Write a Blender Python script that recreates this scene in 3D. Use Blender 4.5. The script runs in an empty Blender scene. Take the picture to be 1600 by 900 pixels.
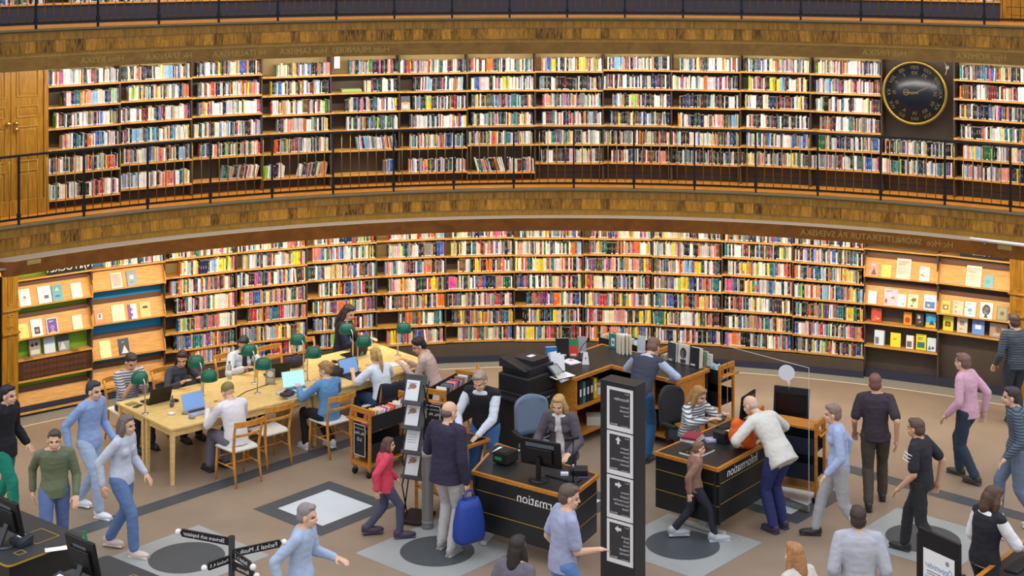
import bpy, bmesh, math, random
import numpy as np
from mathutils import Vector, Matrix, noise
C = bpy.context.scene.collection
R_ = math.radians
rnd = random.Random(7)
# ------------------------------------------------------------------ camera, light, exposure
F, Y0, S, D, HC = 2335.0, -103.16, 0.822, 12.732, 7.102      # focal length in px of a 1600 px frame, horizon row, axis of the rotunda, eye height
cam_data = bpy.data.cameras.new('camera'); cam = bpy.data.objects.new('camera', cam_data); C.objects.link(cam)
cam.location = (0, 0, HC); cam.rotation_euler = (R_(90), 0, 0)
cam_data.sensor_width = 36.0; cam_data.lens = 36.0 * F / 1600.0; cam_data.shift_y = (Y0 - 450) / 1600.0
cam_data.clip_start = 0.1; cam_data.clip_end = 200
bpy.context.scene.camera = cam
vs = bpy.context.scene.view_settings
vs.view_transform = 'Standard'; vs.look = 'None'; vs.gamma = 1.0; vs.exposure = 0.0
try: vs.use_curve_mapping = False
except Exception: pass
W_TOP, W_LOW = 1.55, 0.36
world = bpy.data.worlds.new('world'); bpy.context.scene.world = world; world.use_nodes = True
nt = world.node_tree; nt.nodes.clear()
wo = nt.nodes.new('ShaderNodeOutputWorld'); bg = nt.nodes.new('ShaderNodeBackground')
tc = nt.nodes.new('ShaderNodeTexCoord'); sx = nt.nodes.new('ShaderNodeSeparateXYZ'); cr = nt.nodes.new('ShaderNodeValToRGB')
nt.links.new(tc.outputs['Generated'], sx.inputs[0]); nt.links.new(sx.outputs['Z'], cr.inputs[0])
cr.color_ramp.elements[0].position = 0.0; cr.color_ramp.elements[0].color = (W_LOW, W_LOW * .93, W_LOW * .85, 1)
cr.color_ramp.elements[1].position = 0.55; cr.color_ramp.elements[1].color = (W_TOP * .96, W_TOP * .99, W_TOP * 1.06, 1)
nt.links.new(cr.outputs[0], bg.inputs[0]); nt.links.new(bg.outputs[0], wo.inputs[0])
LAMP_UP, LAMP_LOW, LAMP_TOP = 16.5, 15.5, 10.0               # watts of each strip lamp behind a valance
LAMP_COL = (1.0, 0.87, 0.68); LAMP_COL_UP = (1.0, 0.93, 0.83)
RU, RL = 12.28, 12.24
DU, PU, DL, PL = 0.0924, -0.0353, 0.0939, -0.0639
R2, Z2, R3, Z3 = 11.47, HC - 4.127, 11.30, HC - 1.351
Q2, T2, Q3, T3 = 0.0846, -0.1536, 0.0818, -0.1577
RV2, RV3 = 10.80, 10.90
ZV2 = (2.43, 2.63); ZV3 = (5.21, 5.40)
def ring(r, phi, z): return Vector((S + r * math.sin(phi), D + r * math.cos(phi), z))
def phi_of(px, r):
    u = (px - 800) / F; p = 0.0
    for _ in range(30):
        p -= (S + r * math.sin(p) - u * (D + r * math.cos(p))) / (r * math.cos(p) + u * r * math.sin(p))
    return p
def G(px, py, z=0.0):
    Y = F * (HC - z) / (py - Y0); return Vector(((px - 800) * Y / F, Y, z))
def U(k): return PU + (k - 7) * DU
def L(k): return PL + (k - 7) * DL
# low-wattage strip lamps along both galleries and the floor level, behind the valances
def strip_light(phi, r, z, watts, size, tilt, col=LAMP_COL):
    ld = bpy.data.lights.new('strip_lamp', 'AREA'); ld.shape = 'RECTANGLE'; ld.size = size; ld.size_y = 0.05
    ld.energy = watts; ld.color = col
    o = bpy.data.objects.new('strip_lamp', ld); C.objects.link(o)
    o.location = ring(r, phi, z)
    out = Vector((math.sin(phi), math.cos(phi), 0)); d = (out * math.cos(tilt) - Vector((0, 0, 1)) * math.sin(tilt)).normalized()
    o.rotation_euler = d.to_track_quat('-Z', 'Y').to_euler()
for k in range(-1, 16):
    strip_light(U(k + .5), 11.02, ZV3[1] - .135, LAMP_UP, 1.0, R_(48), LAMP_COL_UP)
    strip_light(L(k + .5), 10.92, ZV2[1] - .135, LAMP_LOW, 1.0, R_(48))
    strip_light(U(k + .5), 10.92, 7.95, LAMP_TOP, 1.0, R_(48))

# ------------------------------------------------------------------ materials
def lin(c):
    if isinstance(c, str):
        c = c.lstrip('#'); c = tuple(int(c[i:i + 2], 16) / 255 for i in (0, 2, 4))
    return tuple(((x / 12.92) if x <= .04045 else ((x + .055) / 1.055) ** 2.4) for x in c[:3])
MC = {}
def mat(name, col=(.5, .5, .5), rough=.5, metal=0.0, var=0.0, scale=8.0, spec=.5, alpha=None, emit=None, trans=0.0, bump=0.0):
    if name in MC: return MC[name]
    m = bpy.data.materials.new(name); m.use_nodes = True; MC[name] = m
    n = m.node_tree.nodes; b = n['Principled BSDF']; c = lin(col)
    b.inputs['Base Color'].default_value = (*c, 1); b.inputs['Roughness'].default_value = rough; b.inputs['Metallic'].default_value = metal
    b.inputs['Specular IOR Level'].default_value = spec
    if trans: b.inputs['Transmission Weight'].default_value = trans
    if alpha is not None: b.inputs['Alpha'].default_value = alpha
    if emit: b.inputs['Emission Color'].default_value = (*lin(emit[0]), 1); b.inputs['Emission Strength'].default_value = emit[1]
    if var or bump:
        t = n.new('ShaderNodeTexCoord'); ns = n.new('ShaderNodeTexNoise'); ns.inputs['Scale'].default_value = scale; ns.inputs['Detail'].default_value = 4
        m.node_tree.links.new(t.outputs['Object'], ns.inputs['Vector'])
        if var:
            r = n.new('ShaderNodeValToRGB'); r.color_ramp.elements[0].position = .3; r.color_ramp.elements[1].position = .7
            r.color_ramp.elements[0].color = (*[x * (1 - var) for x in c], 1); r.color_ramp.elements[1].color = (*[min(1, x * (1 + var)) for x in c], 1)
            m.node_tree.links.new(ns.outputs['Fac'], r.inputs[0]); m.node_tree.links.new(r.outputs[0], b.inputs['Base Color'])
        if bump:
            bp = n.new('ShaderNodeBump'); bp.inputs['Strength'].default_value = bump; bp.inputs['Distance'].default_value = .01
            m.node_tree.links.new(ns.outputs['Fac'], bp.inputs['Height']); m.node_tree.links.new(bp.outputs[0], b.inputs['Normal'])
    return m
def wood(name, c0, c1, rough=.4, stretch=(1.5, 14, 14), coord='Object', scale=3.0):
    if name in MC: return MC[name]
    m = bpy.data.materials.new(name); m.use_nodes = True; MC[name] = m
    n = m.node_tree.nodes; lk = m.node_tree.links; b = n['Principled BSDF']; b.inputs['Roughness'].default_value = rough
    t = n.new('ShaderNodeTexCoord'); mp = n.new('ShaderNodeMapping'); mp.inputs['Scale'].default_value = stretch
    ns = n.new('ShaderNodeTexNoise'); ns.inputs['Scale'].default_value = scale; ns.inputs['Detail'].default_value = 5; ns.inputs['Distortion'].default_value = .6
    r = n.new('ShaderNodeValToRGB'); r.color_ramp.elements[0].position = .3; r.color_ramp.elements[1].position = .7
    r.color_ramp.elements[0].color = (*lin(c0), 1); r.color_ramp.elements[1].color = (*lin(c1), 1)
    lk.new(t.outputs[coord], mp.inputs[0]); lk.new(mp.outputs[0], ns.inputs['Vector']); lk.new(ns.outputs['Fac'], r.inputs[0]); lk.new(r.outputs[0], b.inputs['Base Color'])
    return m
def veneer(name, dark, light, panel, grain, rough=.35, contrast=1.0):
    """bookmatched veneer: each panel of width `panel` (u in metres) has its own tone, grain runs up the panel"""
    if name in MC: return MC[name]
    m = bpy.data.materials.new(name); m.use_nodes = True; MC[name] = m
    n = m.node_tree.nodes; lk = m.node_tree.links; b = n['Principled BSDF']; b.inputs['Roughness'].default_value = rough
    uv = n.new('ShaderNodeUVMap'); sp = n.new('ShaderNodeSeparateXYZ'); lk.new(uv.outputs[0], sp.inputs[0])
    dv = n.new('ShaderNodeMath'); dv.operation = 'DIVIDE'; dv.inputs[1].default_value = panel; lk.new(sp.outputs[0], dv.inputs[0])
    fl = n.new('ShaderNodeMath'); fl.operation = 'FLOOR'; lk.new(dv.outputs[0], fl.inputs[0])
    wn = n.new('ShaderNodeTexWhiteNoise'); wn.noise_dimensions = '1D'; lk.new(fl.outputs[0], wn.inputs['W'])
    cb = n.new('ShaderNodeCombineXYZ'); mu = n.new('ShaderNodeMath'); mu.operation = 'MULTIPLY'; mu.inputs[1].default_value = grain; lk.new(sp.outputs[0], mu.inputs[0])
    mv = n.new('ShaderNodeMath'); mv.operation = 'MULTIPLY'; mv.inputs[1].default_value = 5.0; lk.new(sp.outputs[1], mv.inputs[0])
    mw = n.new('ShaderNodeMath'); mw.operation = 'MULTIPLY'; mw.inputs[1].default_value = 40; lk.new(wn.outputs[0], mw.inputs[0])
    lk.new(mu.outputs[0], cb.inputs[0]); lk.new(mv.outputs[0], cb.inputs[1]); lk.new(mw.outputs[0], cb.inputs[2])
    ns = n.new('ShaderNodeTexNoise'); ns.inputs['Scale'].default_value = 1.0; ns.inputs['Detail'].default_value = 5; ns.inputs['Distortion'].default_value = 1.2; lk.new(cb.outputs[0], ns.inputs['Vector'])
    ad = n.new('ShaderNodeMath'); ad.operation = 'MULTIPLY_ADD'; ad.inputs[1].default_value = .45 * contrast; lk.new(wn.outputs[0], ad.inputs[0]); lk.new(ns.outputs['Fac'], ad.inputs[2])
    r = n.new('ShaderNodeValToRGB'); r.color_ramp.elements[0].position = .35; r.color_ramp.elements[1].position = .95
    r.color_ramp.elements[0].color = (*lin(dark), 1); r.color_ramp.elements[1].color = (*lin(light), 1)
    lk.new(ad.outputs[0], r.inputs[0]); lk.new(r.outputs[0], b.inputs['Base Color'])
    return m
def book_mat():
    m = bpy.data.materials.new('book_cover'); m.use_nodes = True
    n = m.node_tree.nodes; lk = m.node_tree.links; b = n['Principled BSDF']; b.inputs['Roughness'].default_value = .45; b.inputs['Specular IOR Level'].default_value = .35
    a = n.new('ShaderNodeAttribute'); a.attribute_name = 'Col'
    uv = n.new('ShaderNodeUVMap'); sp = n.new('ShaderNodeSeparateXYZ'); lk.new(uv.outputs[0], sp.inputs[0])
    def M(op, x, y=None, z=None):
        q = n.new('ShaderNodeMath'); q.operation = op
        for i, v in enumerate((x, y, z)):
            if v is None: continue
            if isinstance(v, (int, float)): q.inputs[i].default_value = v
            else: lk.new(v, q.inputs[i])
        return q.outputs[0]
    X, Yv, seed = sp.outputs[0], sp.outputs[1], a.outputs['Alpha']
    def band(v, lo, hi): return M('MULTIPLY', M('GREATER_THAN', v, lo), M('LESS_THAN', v, hi))
    # title: dashes running along the spine
    cb = n.new('ShaderNodeCombineXYZ'); lk.new(M('FLOOR', M('MULTIPLY', X, 3.0)), cb.inputs[0]); lk.new(M('FLOOR', M('MULTIPLY', Yv, 34.0)), cb.inputs[1]); lk.new(M('MULTIPLY', seed, 91.7), cb.inputs[2])
    wn = n.new('ShaderNodeTexWhiteNoise'); wn.noise_dimensions = '3D'; lk.new(cb.outputs[0], wn.inputs['Vector'])
    s2 = M('FRACT', M('MULTIPLY', seed, 13.37)); s3 = M('FRACT', M('MULTIPLY', seed, 47.11)); s4 = M('FRACT', M('MULTIPLY', seed, 7.77))
    top = M('ADD', M('MULTIPLY', s2, .3), .55)
    title = M('MULTIPLY', M('MULTIPLY', band(X, .3, .7), M('MULTIPLY', M('GREATER_THAN', Yv, M('SUBTRACT', .45, M('MULTIPLY', s3, .25))), M('LESS_THAN', Yv, top))), M('GREATER_THAN', wn.outputs[0], .42))
    rgb = n.new('ShaderNodeRGBToBW'); lk.new(a.outputs['Color'], rgb.inputs[0])
    dark = M('LESS_THAN', rgb.outputs[0], .22)
    tcx = n.new('ShaderNodeMix'); tcx.data_type = 'RGBA'; lk.new(dark, tcx.inputs[0]); tcx.inputs[6].default_value = (.03, .03, .05, 1); tcx.inputs[7].default_value = (.8, .76, .62, 1)
    m1 = n.new('ShaderNodeMix'); m1.data_type = 'RGBA'; lk.new(M('MULTIPLY', title, .4), m1.inputs[0]); lk.new(a.outputs['Color'], m1.inputs[6]); lk.new(tcx.outputs[2], m1.inputs[7])
    # coloured band on some spines
    hs = n.new('ShaderNodeHueSaturation'); lk.new(s4, hs.inputs['Hue']); hs.inputs['Saturation'].default_value = 1.2; lk.new(a.outputs['Color'], hs.inputs['Color'])
    bandm = M('MULTIPLY', M('MULTIPLY', M('GREATER_THAN', s3, .78), M('GREATER_THAN', X, 0.0)), M('MULTIPLY', M('GREATER_THAN', Yv, M('ADD', .1, M('MULTIPLY', s4, .6))), M('LESS_THAN', Yv, M('ADD', .3, M('MULTIPLY', s4, .6)))))
    m2 = n.new('ShaderNodeMix'); m2.data_type = 'RGBA'; lk.new(M('MULTIPLY', bandm, .8), m2.inputs[0]); lk.new(m1.outputs[2], m2.inputs[6]); lk.new(hs.outputs[0], m2.inputs[7])
    st = M('MULTIPLY', M('MULTIPLY', band(Yv, .02, .10), band(X, .12, .88)), M('GREATER_THAN', s2, .35))
    m3 = n.new('ShaderNodeMix'); m3.data_type = 'RGBA'; lk.new(st, m3.inputs[0]); lk.new(m2.outputs[2], m3.inputs[6]); m3.inputs[7].default_value = (.82, .82, .8, 1)
    lk.new(m3.outputs[2], b.inputs['Base Color'])
    return m
M_BOOK = book_mat()
M_BLACK = mat('black_laminate', '#1c1d1f', .38); M_BLACKM = mat('black_painted_metal', '#17171b', .4, .3)
M_OAKEDGE = wood('orange_oak', '#a8661c', '#d08c34', .4); M_SHELF = wood('shelf_beech', '#c08535', '#dda656', .45, (2, 20, 20))
M_TABLE = wood('table_birch', '#dcb468', '#f0d08c', .4, (3, 10, 10)); M_CHAIR = wood('chair_beech', '#b87628', '#dd9c44', .4, (8, 8, 2))
M_BACK = mat('dark_brown_board', '#4a3d33', .7, var=.1); M_DARKBASE = mat('plinth_navy', '#2a2e40', .5)
M_PANEL = wood('panelled_oak', '#84560f', '#ad7d20', .35, (14, 14, 1.2)); M_VAL = veneer('valance_mahogany', '#683a06', '#8d560f', .95, 3.0, .4, .35); M_VALU = veneer('valance_olive_oak', '#71501c', '#947030', 1.1, 3.0, .4, .35)
M_FAS1 = veneer('fascia_vertical_grain', '#74500f', '#ac7d2e', .035, 26.0, .4, .6); M_FAS2 = veneer('fascia_panels', '#3a2304', '#bd862c', .16, 30.0, .35, .8)
M_FAS3 = veneer('fascia_plain', '#84601a', '#a97f2e', .5, 14.0, .35, .3); M_LEDGE = mat('ledge_linoleum', '#6b6146', .5, var=.1); M_GREYTOP = mat('cove_grey', '#93877c', .6)
M_BALFLOOR = wood('balcony_floor_oak', '#c87a24', '#e09a3a', .35, (3, 3, 3)); M_BRASS = mat('brass', '#94803c', .4, .8); M_BRASS2 = mat('polished_brass', '#c0a25a', .28, 1.0)
M_GOLD = mat('gold_paint', '#b39352', .45, .4); M_GOLDLINE = mat('gold_line', '#c9a23a', .4, .3); M_WHITE = mat('white_paper', '#e9ebee', .6); M_CHROME = mat('chrome', '#c9c9c9', .18, 1.0)
M_STEEL = mat('brushed_steel', '#9a9a98', .4, .7); M_GREEN = mat('green_lamp_enamel', '#0b5f49', .25); M_PAGES = mat('page_edges', '#e8e0cc', .8)
M_SKIN = mat('skin', '#d9a98c', .55); M_RUB = mat('black_rubber', '#141414', .7); M_GLASS = mat('clear_acrylic', '#ffffff', .03, 0, spec=.5, trans=1.0); M_GLASS.node_tree.nodes['Principled BSDF'].inputs['IOR'].default_value = 1.05
M_SCREEN = mat('dark_screen', '#0d0e12', .15); M_WHITEP = mat('white_plastic', '#e6e6e6', .35); M_GREYP = mat('grey_plastic', '#83878c', .45)
M_LETTER = mat('gilt_lettering', '#a98f4a', .5, .2); M_WLET = mat('white_lettering', '#eef0f2', .5); M_WEAVE = mat('woven_paper_cord', '#dcd8cc', .8, var=.12, scale=60, bump=.6)

# ------------------------------------------------------------------ mesh helpers
class MB:
    def __init__(s): s.v = []; s.f = []; s.m = []; s.uv = {}; s.sm = []
    def face(s, idx, mi=0, uv=None, smooth=False):
        if uv: s.uv[len(s.f)] = uv
        s.f.append(tuple(idx)); s.m.append(mi); s.sm.append(smooth)
    def add(s, vs, fs, mi=0, M=None, smooth=False):
        o = len(s.v); s.v += [tuple(M @ Vector(p)) if M is not None else tuple(p) for p in vs]
        for q in fs: s.face([o + i for i in q], mi, None, smooth)
        return s
    def box(s, c, d, mi=0, M=None):
        x, y, z = c; a, b, h = d[0] / 2, d[1] / 2, d[2] / 2
        vs = [(x + i * a, y + j * b, z + k * h) for k in (-1, 1) for j in (-1, 1) for i in (-1, 1)]
        return s.add(vs, [(0, 2, 3, 1), (4, 5, 7, 6), (0, 1, 5, 4), (2, 6, 7, 3), (0, 4, 6, 2), (1, 3, 7, 5)], mi, M)
    def prism(s, poly, z0, z1, mi=0, M=None):
        n = len(poly); vs = [(p[0], p[1], z0) for p in poly] + [(p[0], p[1], z1) for p in poly]
        ar = sum(poly[i][0] * poly[(i + 1) % n][1] - poly[(i + 1) % n][0] * poly[i][1] for i in range(n))
        fs = [tuple(range(n))[::-1], tuple(range(n, 2 * n))] + [(i, (i + 1) % n, n + (i + 1) % n, n + i) for i in range(n)]
        if ar < 0: fs = [q[::-1] for q in fs]
        return s.add(vs, fs, mi, M)
    def tube(s, pts, r, n=10, mi=0, M=None, cap=True):
        pts = [Vector(p) for p in pts]; rs = r if isinstance(r, (list, tuple)) else [r] * len(pts)
        vs = []; fs = []; up = None
        for i, p in enumerate(pts):
            t = (pts[min(i + 1, len(pts) - 1)] - pts[max(i - 1, 0)]).normalized()
            if up is None: up = Vector((0, 0, 1)) if abs(t.z) < .9 else Vector((1, 0, 0))
            a = t.cross(up).normalized(); b = a.cross(t).normalized(); up = b
            vs += [tuple(p + (a * math.cos(2 * math.pi * k / n) + b * math.sin(2 * math.pi * k / n)) * rs[i]) for k in range(n)]
        for i in range(len(pts) - 1):
            for k in range(n): fs.append((i * n + k, i * n + (k + 1) % n, (i + 1) * n + (k + 1) % n, (i + 1) * n + k))
        if cap: fs.append(tuple(range(n))[::-1]); fs.append(tuple(range((len(pts) - 1) * n, len(pts) * n)))
        fs = [q[::-1] for q in fs]
        return s.add(vs, fs, mi, M, True)
    def lathe(s, prof, n=20, mi=0, M=None):
        vs = []; fs = []
        for r, z in prof: vs += [(r * math.cos(2 * math.pi * k / n), r * math.sin(2 * math.pi * k / n), z) for k in range(n)]
        for i in range(len(prof) - 1):
            for k in range(n): fs.append((i * n + k, i * n + (k + 1) % n, (i + 1) * n + (k + 1) % n, (i + 1) * n + k))
        fs.append(tuple(range(n))[::-1]); fs.append(tuple(range((len(prof) - 1) * n, len(prof) * n)))
        return s.add(vs, fs, mi, M, True)
    def ball(s, c, r, n=12, mi=0, M=None):
        rx, ry, rz = r if isinstance(r, (tuple, list)) else (r, r, r)
        m = n // 2 + 1; vs = [(c[0], c[1], c[2] - rz)]; fs = []
        for i in range(1, m):
            a = math.pi * i / m
            vs += [(c[0] + rx * math.sin(a) * math.cos(2 * math.pi * k / n), c[1] + ry * math.sin(a) * math.sin(2 * math.pi * k / n), c[2] - rz * math.cos(a)) for k in range(n)]
        vs.append((c[0], c[1], c[2] + rz)); T = len(vs) - 1
        for k in range(n): fs.append((0, 1 + (k + 1) % n, 1 + k))
        for i in range(m - 2):
            for k in range(n): fs.append((1 + i * n + k, 1 + i * n + (k + 1) % n, 1 + (i + 1) * n + (k + 1) % n, 1 + (i + 1) * n + k))
        for k in range(n): fs.append((1 + (m - 2) * n + k, 1 + (m - 2) * n + (k + 1) % n, T))
        return s.add(vs, fs, mi, M, True)
    def sweep(s, prof, p0, p1, n, mats=None, closed=False):
        """a profile of (r, z) points swept around the rotunda axis from angle p0 to p1; u = arc length, v = length along profile"""
        o = len(s.v); m = len(prof); cum = [0]
        for i in range(1, m + (1 if closed else 0)):
            a, b = prof[i - 1], prof[i % m]; cum.append(cum[-1] + math.hypot(a[0] - b[0], a[1] - b[1]))
        for j in range(n + 1):
            ph = p0 + (p1 - p0) * j / n; s.v += [tuple(ring(r, ph, z)) for r, z in prof]
        for j in range(n):
            u0 = 12 * (p0 + (p1 - p0) * j / n); u1 = 12 * (p0 + (p1 - p0) * (j + 1) / n)
            for i in range(m if closed else m - 1):
                i2 = (i + 1) % m
                s.face((o + j * m + i, o + (j + 1) * m + i, o + (j + 1) * m + i2, o + j * m + i2), mats[i] if mats else 0, ((u0, cum[i]), (u1, cum[i]), (u1, cum[i + 1]), (u0, cum[i + 1])))
        if closed:
            s.face([o + i for i in range(m)], mats[0] if mats else 0); s.face([o + n * m + i for i in reversed(range(m))], mats[0] if mats else 0)
        return s
    def build(s, name, mats, parent=None, bevel=0.0, loc=None, fix=False):
        me = bpy.data.meshes.new(name); me.from_pydata(s.v, [], s.f)
        for q in (mats if isinstance(mats, (list, tuple)) else [mats]): me.materials.append(q)
        me.polygons.foreach_set('material_index', s.m); me.polygons.foreach_set('use_smooth', s.sm)
        if s.uv:
            ul = me.uv_layers.new(name='UVMap')
            for fi, uvs in s.uv.items():
                for li, q in zip(me.polygons[fi].loop_indices, uvs): ul.data[li].uv = q
        if fix:
            bm = bmesh.new(); bm.from_mesh(me); bmesh.ops.recalc_face_normals(bm, faces=bm.faces); bm.to_mesh(me); bm.free()
        me.update(); o = bpy.data.objects.new(name, me); C.objects.link(o)
        if parent: o.parent = parent
        if loc is not None: o.location = loc
        if bevel:
            b = o.modifiers.new('bevel', 'BEVEL'); b.width = bevel; b.segments = 2; b.limit_method = 'ANGLE'; b.angle_limit = R_(40)
        return o
def thing(name, label, cat, loc=(0, 0, 0), rz=0.0, group=None):
    o = bpy.data.objects.new(name, None); C.objects.link(o); o.location = loc; o.rotation_euler = (0, 0, rz); o.empty_display_size = .1
    return tag(o, label, cat, group)
def tag(o, label, cat, group=None, kind=None):
    o['label'] = label; o['category'] = cat
    if group: o['group'] = group
    if kind: o['kind'] = kind
    return o
def struct(o, label=None):
    o['kind'] = 'structure'
    if label: o['label'] = label
    return o
def frame(origin, xdir, zdir=(0, 0, 1)):
    x = Vector(xdir).normalized(); z = Vector(zdir).normalized(); y = z.cross(x).normalized(); z = x.cross(y)
    return Matrix(((x.x, y.x, z.x, origin[0]), (x.y, y.y, z.y, origin[1]), (x.z, y.z, z.z, origin[2]), (0, 0, 0, 1)))
_tm = {}
def text_verts(txt, size, align='CENTER'):
    cu = bpy.data.curves.new('lettering', 'FONT'); cu.body = txt; cu.size = size; cu.align_x = align; cu.align_y = 'CENTER'; cu.resolution_u = 3
    o = bpy.data.objects.new('lettering', cu); C.objects.link(o)
    me = bpy.data.meshes.new_from_object(o.evaluated_get(bpy.context.evaluated_depsgraph_get()))
    C.objects.unlink(o); bpy.data.objects.remove(o); bpy.data.curves.remove(cu)
    vs = [tuple(v.co) for v in me.vertices]; fs = [tuple(p.vertices) for p in me.polygons]; bpy.data.meshes.remove(me)
    return vs, fs
def mirrored_text(mb, txt, size, M, mi=0, align='CENTER', lift=.0015):
    """text reading right to left, as the place shows it; M: x axis = to the viewer's right, z axis = out of the surface"""
    vs, fs = text_verts(txt, size, align)
    mb.add([(-x, y, lift) for x, y, _ in vs], [q[::-1] for q in fs], mi, M)
def quad_plate(mb, M, x0, y0, x1, y1, mi, lift=.001):
    mb.add([(x0, y0, lift), (x1, y0, lift), (x1, y1, lift), (x0, y1, lift)], [(0, 1, 2, 3)], mi, M)
ORD = ['first', 'second', 'third', 'fourth', 'fifth', 'sixth', 'seventh', 'eighth', 'ninth', 'tenth', 'eleventh', 'twelfth', 'thirteenth', 'fourteenth', 'fifteenth', 'sixteenth', 'seventeenth', 'eighteenth', 'nineteenth', 'twentieth',
       'twenty-first', 'twenty-second', 'twenty-third', 'twenty-fourth', 'twenty-fifth', 'twenty-sixth', 'twenty-seventh', 'twenty-eighth', 'twenty-ninth', 'thirtieth', 'thirty-first', 'thirty-second', 'thirty-third', 'thirty-fourth', 'thirty-fifth', 'thirty-sixth', 'thirty-seventh', 'thirty-eighth', 'thirty-ninth', 'fortieth', 'forty-first', 'forty-second', 'forty-third', 'forty-fourth', 'forty-fifth']
def copy_tree(o, parent=None):
    c = o.copy(); C.objects.link(c)
    if parent: c.parent = parent
    for ch in list(o.children): copy_tree(ch, c)
    return c
# ------------------------------------------------------------------ the setting
M_FLOOR = mat('floor_brown_marmoleum', '#968370', .38, var=.10, scale=1.3); M_FG = mat('floor_pale_grey', '#a3a6a4', .4, var=.06, scale=2); M_FD = mat('floor_dark_grey', '#4a5054', .4, var=.08, scale=2)
M_FW = mat('floor_white_grey', '#d3dade', .35, var=.05, scale=2); M_STONE = mat('granite_border', '#8c8a7e', .5, var=.18, scale=30); M_LINE = mat('pale_border_line', '#d8c6ae', .5)
P0, P1 = -0.98, 0.80
fl = MB()
fl.add([(-13, 6, 0), (13, 6, 0), (13, 27, 0), (-13, 27, 0)], [(0, 1, 2, 3)], 0)
ax = Vector((2.84, .18, 0)).normalized(); ay = Vector((-ax.y, ax.x, 0))
def inlay(c, poly, z, mi):
    fl.add([tuple(Vector((c[0], c[1], z)) + ax * p[0] + ay * p[1]) for p in poly], [tuple(range(len(poly)))], mi)
def dia(h): return [(h, 0), (0, h), (-h, 0), (0, -h)]
CIR = [(.43 * math.cos(2 * math.pi * i / 48), .43 * math.sin(2 * math.pi * i / 48)) for i in range(48)]
PITCH = 2.85; C0 = Vector((-.86, 17.2, 0))
for i in range(-2, 4):
    c = C0 + ax * PITCH * i
    inlay(c, dia(.94), .0015, 1); inlay(c, CIR, .0025, 2)
    q = c + ax * PITCH * .5 + ay * 1.40 + ax * .06
    if -2 < i < 2: inlay(q, dia(.89), .0015, 2); inlay(q, dia(.587), .0025, 3)
for a, b in (((-5.9, 16.95), (.33, 23.7)), ((.33, 23.7), (7.2, 17.3))):
    a = Vector((*a, .001)); b = Vector((*b, .001)); t = (b - a).normalized(); nn = Vector((-t.y, t.x, 0)) * .13
    fl.add([a - nn, b - nn, b + nn, a + nn], [(0, 1, 2, 3)], 2)
fl.sweep([(11.79, .0012), (11.83, .0012)], P0, P1, 80, [5]); fl.sweep([(11.83, .0012), (12.4, .0012)], P0, P1, 80, [4])
struct(fl.build('floor', [M_FLOOR, M_FG, M_FD, M_FW, M_STONE, M_LINE]))
w = MB(); w.sweep([(12.66, 0), (12.66, 9.0)], P0, P1, 80)
struct(w.build('wall_back', mat('wall_plaster', '#6b5c4a', .8)))
def gallery(R, Z, rv, zv, n):
    zb = zv[1] - .08; rv = rv + .03
    h = Z - zb
    prof = [(12.62, Z), (R + .14, Z), (R - .035, Z + .004), (R - .035, Z - .022), (R - .012, Z - .03), (R, Z - .045), (R, Z - h * .36), (R - .005, Z - h * .36), (R - .005, Z - h * .36 - .007), (R, Z - h * .36 - .007), (R, Z - h * .77), (R - .005, Z - h * .77), (R - .005, Z - h * .77 - .007), (R, Z - h * .77 - .007), (R, zb), (rv, zb), (rv, zb - .02), (12.62, zb - .02)]
    g = MB(); g.sweep(prof, P0, P1, 100, [0, 1, 1, 6, 1, 2, 1, 1, 1, 3, 1, 1, 1, 4, 5, 5, 7])
    return struct(g.build(n, [M_BALFLOOR, M_LEDGE, M_FAS1, M_FAS2, M_FAS3, M_GREYTOP, M_BACK, mat('soffit_cream', '#cfc3a8', .7)]))
gallery(R2, Z2, RV2, ZV2, 'floor_gallery'); gallery(R3, Z3, RV3, ZV3, 'floor_upper_gallery')
def valance(rv, zv, p0, p1, n, label):
    v = MB(); v.sweep([(rv, zv[0]), (rv, zv[1]), (rv + .022, zv[1]), (rv + .022, zv[0])], p0, p1, 90, [0, 1, 0, 0], closed=True)
    return struct(v.build(n, [M_VAL if rv == RV2 else M_VALU, mat('valance_lip', '#b9a988', .5)], fix=True), label)
pvl = phi_of(14, RV2 + .1)
va2 = valance(RV2, ZV2, pvl, P1, 'trim_1', 'brown light valance with gilt lettering under the gallery'); va3 = valance(RV3, ZV3, P0, P1, 'trim_2', 'brown light valance with gilt lettering under the upper gallery')
# rounded end where the lower valance turns back to the fascia
e = MB(); pts = []
for i in range(9):
    a = math.pi / 2 * i / 8; pts.append((RV2 + .12 - .12 * math.cos(a), pvl - .011 * math.sin(a)))
pts += [(RV2 + .45, pvl - .011), (R2, pvl - .011)]
for j, (r, p) in enumerate(pts):
    e.v += [tuple(ring(r, p, ZV2[0])), tuple(ring(r, p, ZV2[1])), tuple(ring(r + .022, p + .0015, ZV2[1])), tuple(ring(r + .022, p + .0015, ZV2[0]))]
for j in range(len(pts) - 1):
    for i in range(4): e.face((j * 4 + i, j * 4 + (i + 1) % 4, (j + 1) * 4 + (i + 1) % 4, (j + 1) * 4 + i), 0, ((j * .03, i * .1),) * 4)
struct(e.build('trim_3', [M_VAL], fix=True), 'rounded end of the lower valance')
def arc_text(txt, px, rv, z, size, parent, name='lettering'):
    vs, fs = text_verts(txt, size); pc = phi_of(px, rv); mb = MB()
    mb.add([tuple(ring(rv - .003, pc - x / rv, z + y)) for x, y, _ in vs], [q[::-1] for q in fs])
    return struct(mb.build(name, [M_LETTER], parent))
zt = (ZV3[0] + ZV3[1]) / 2
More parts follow.
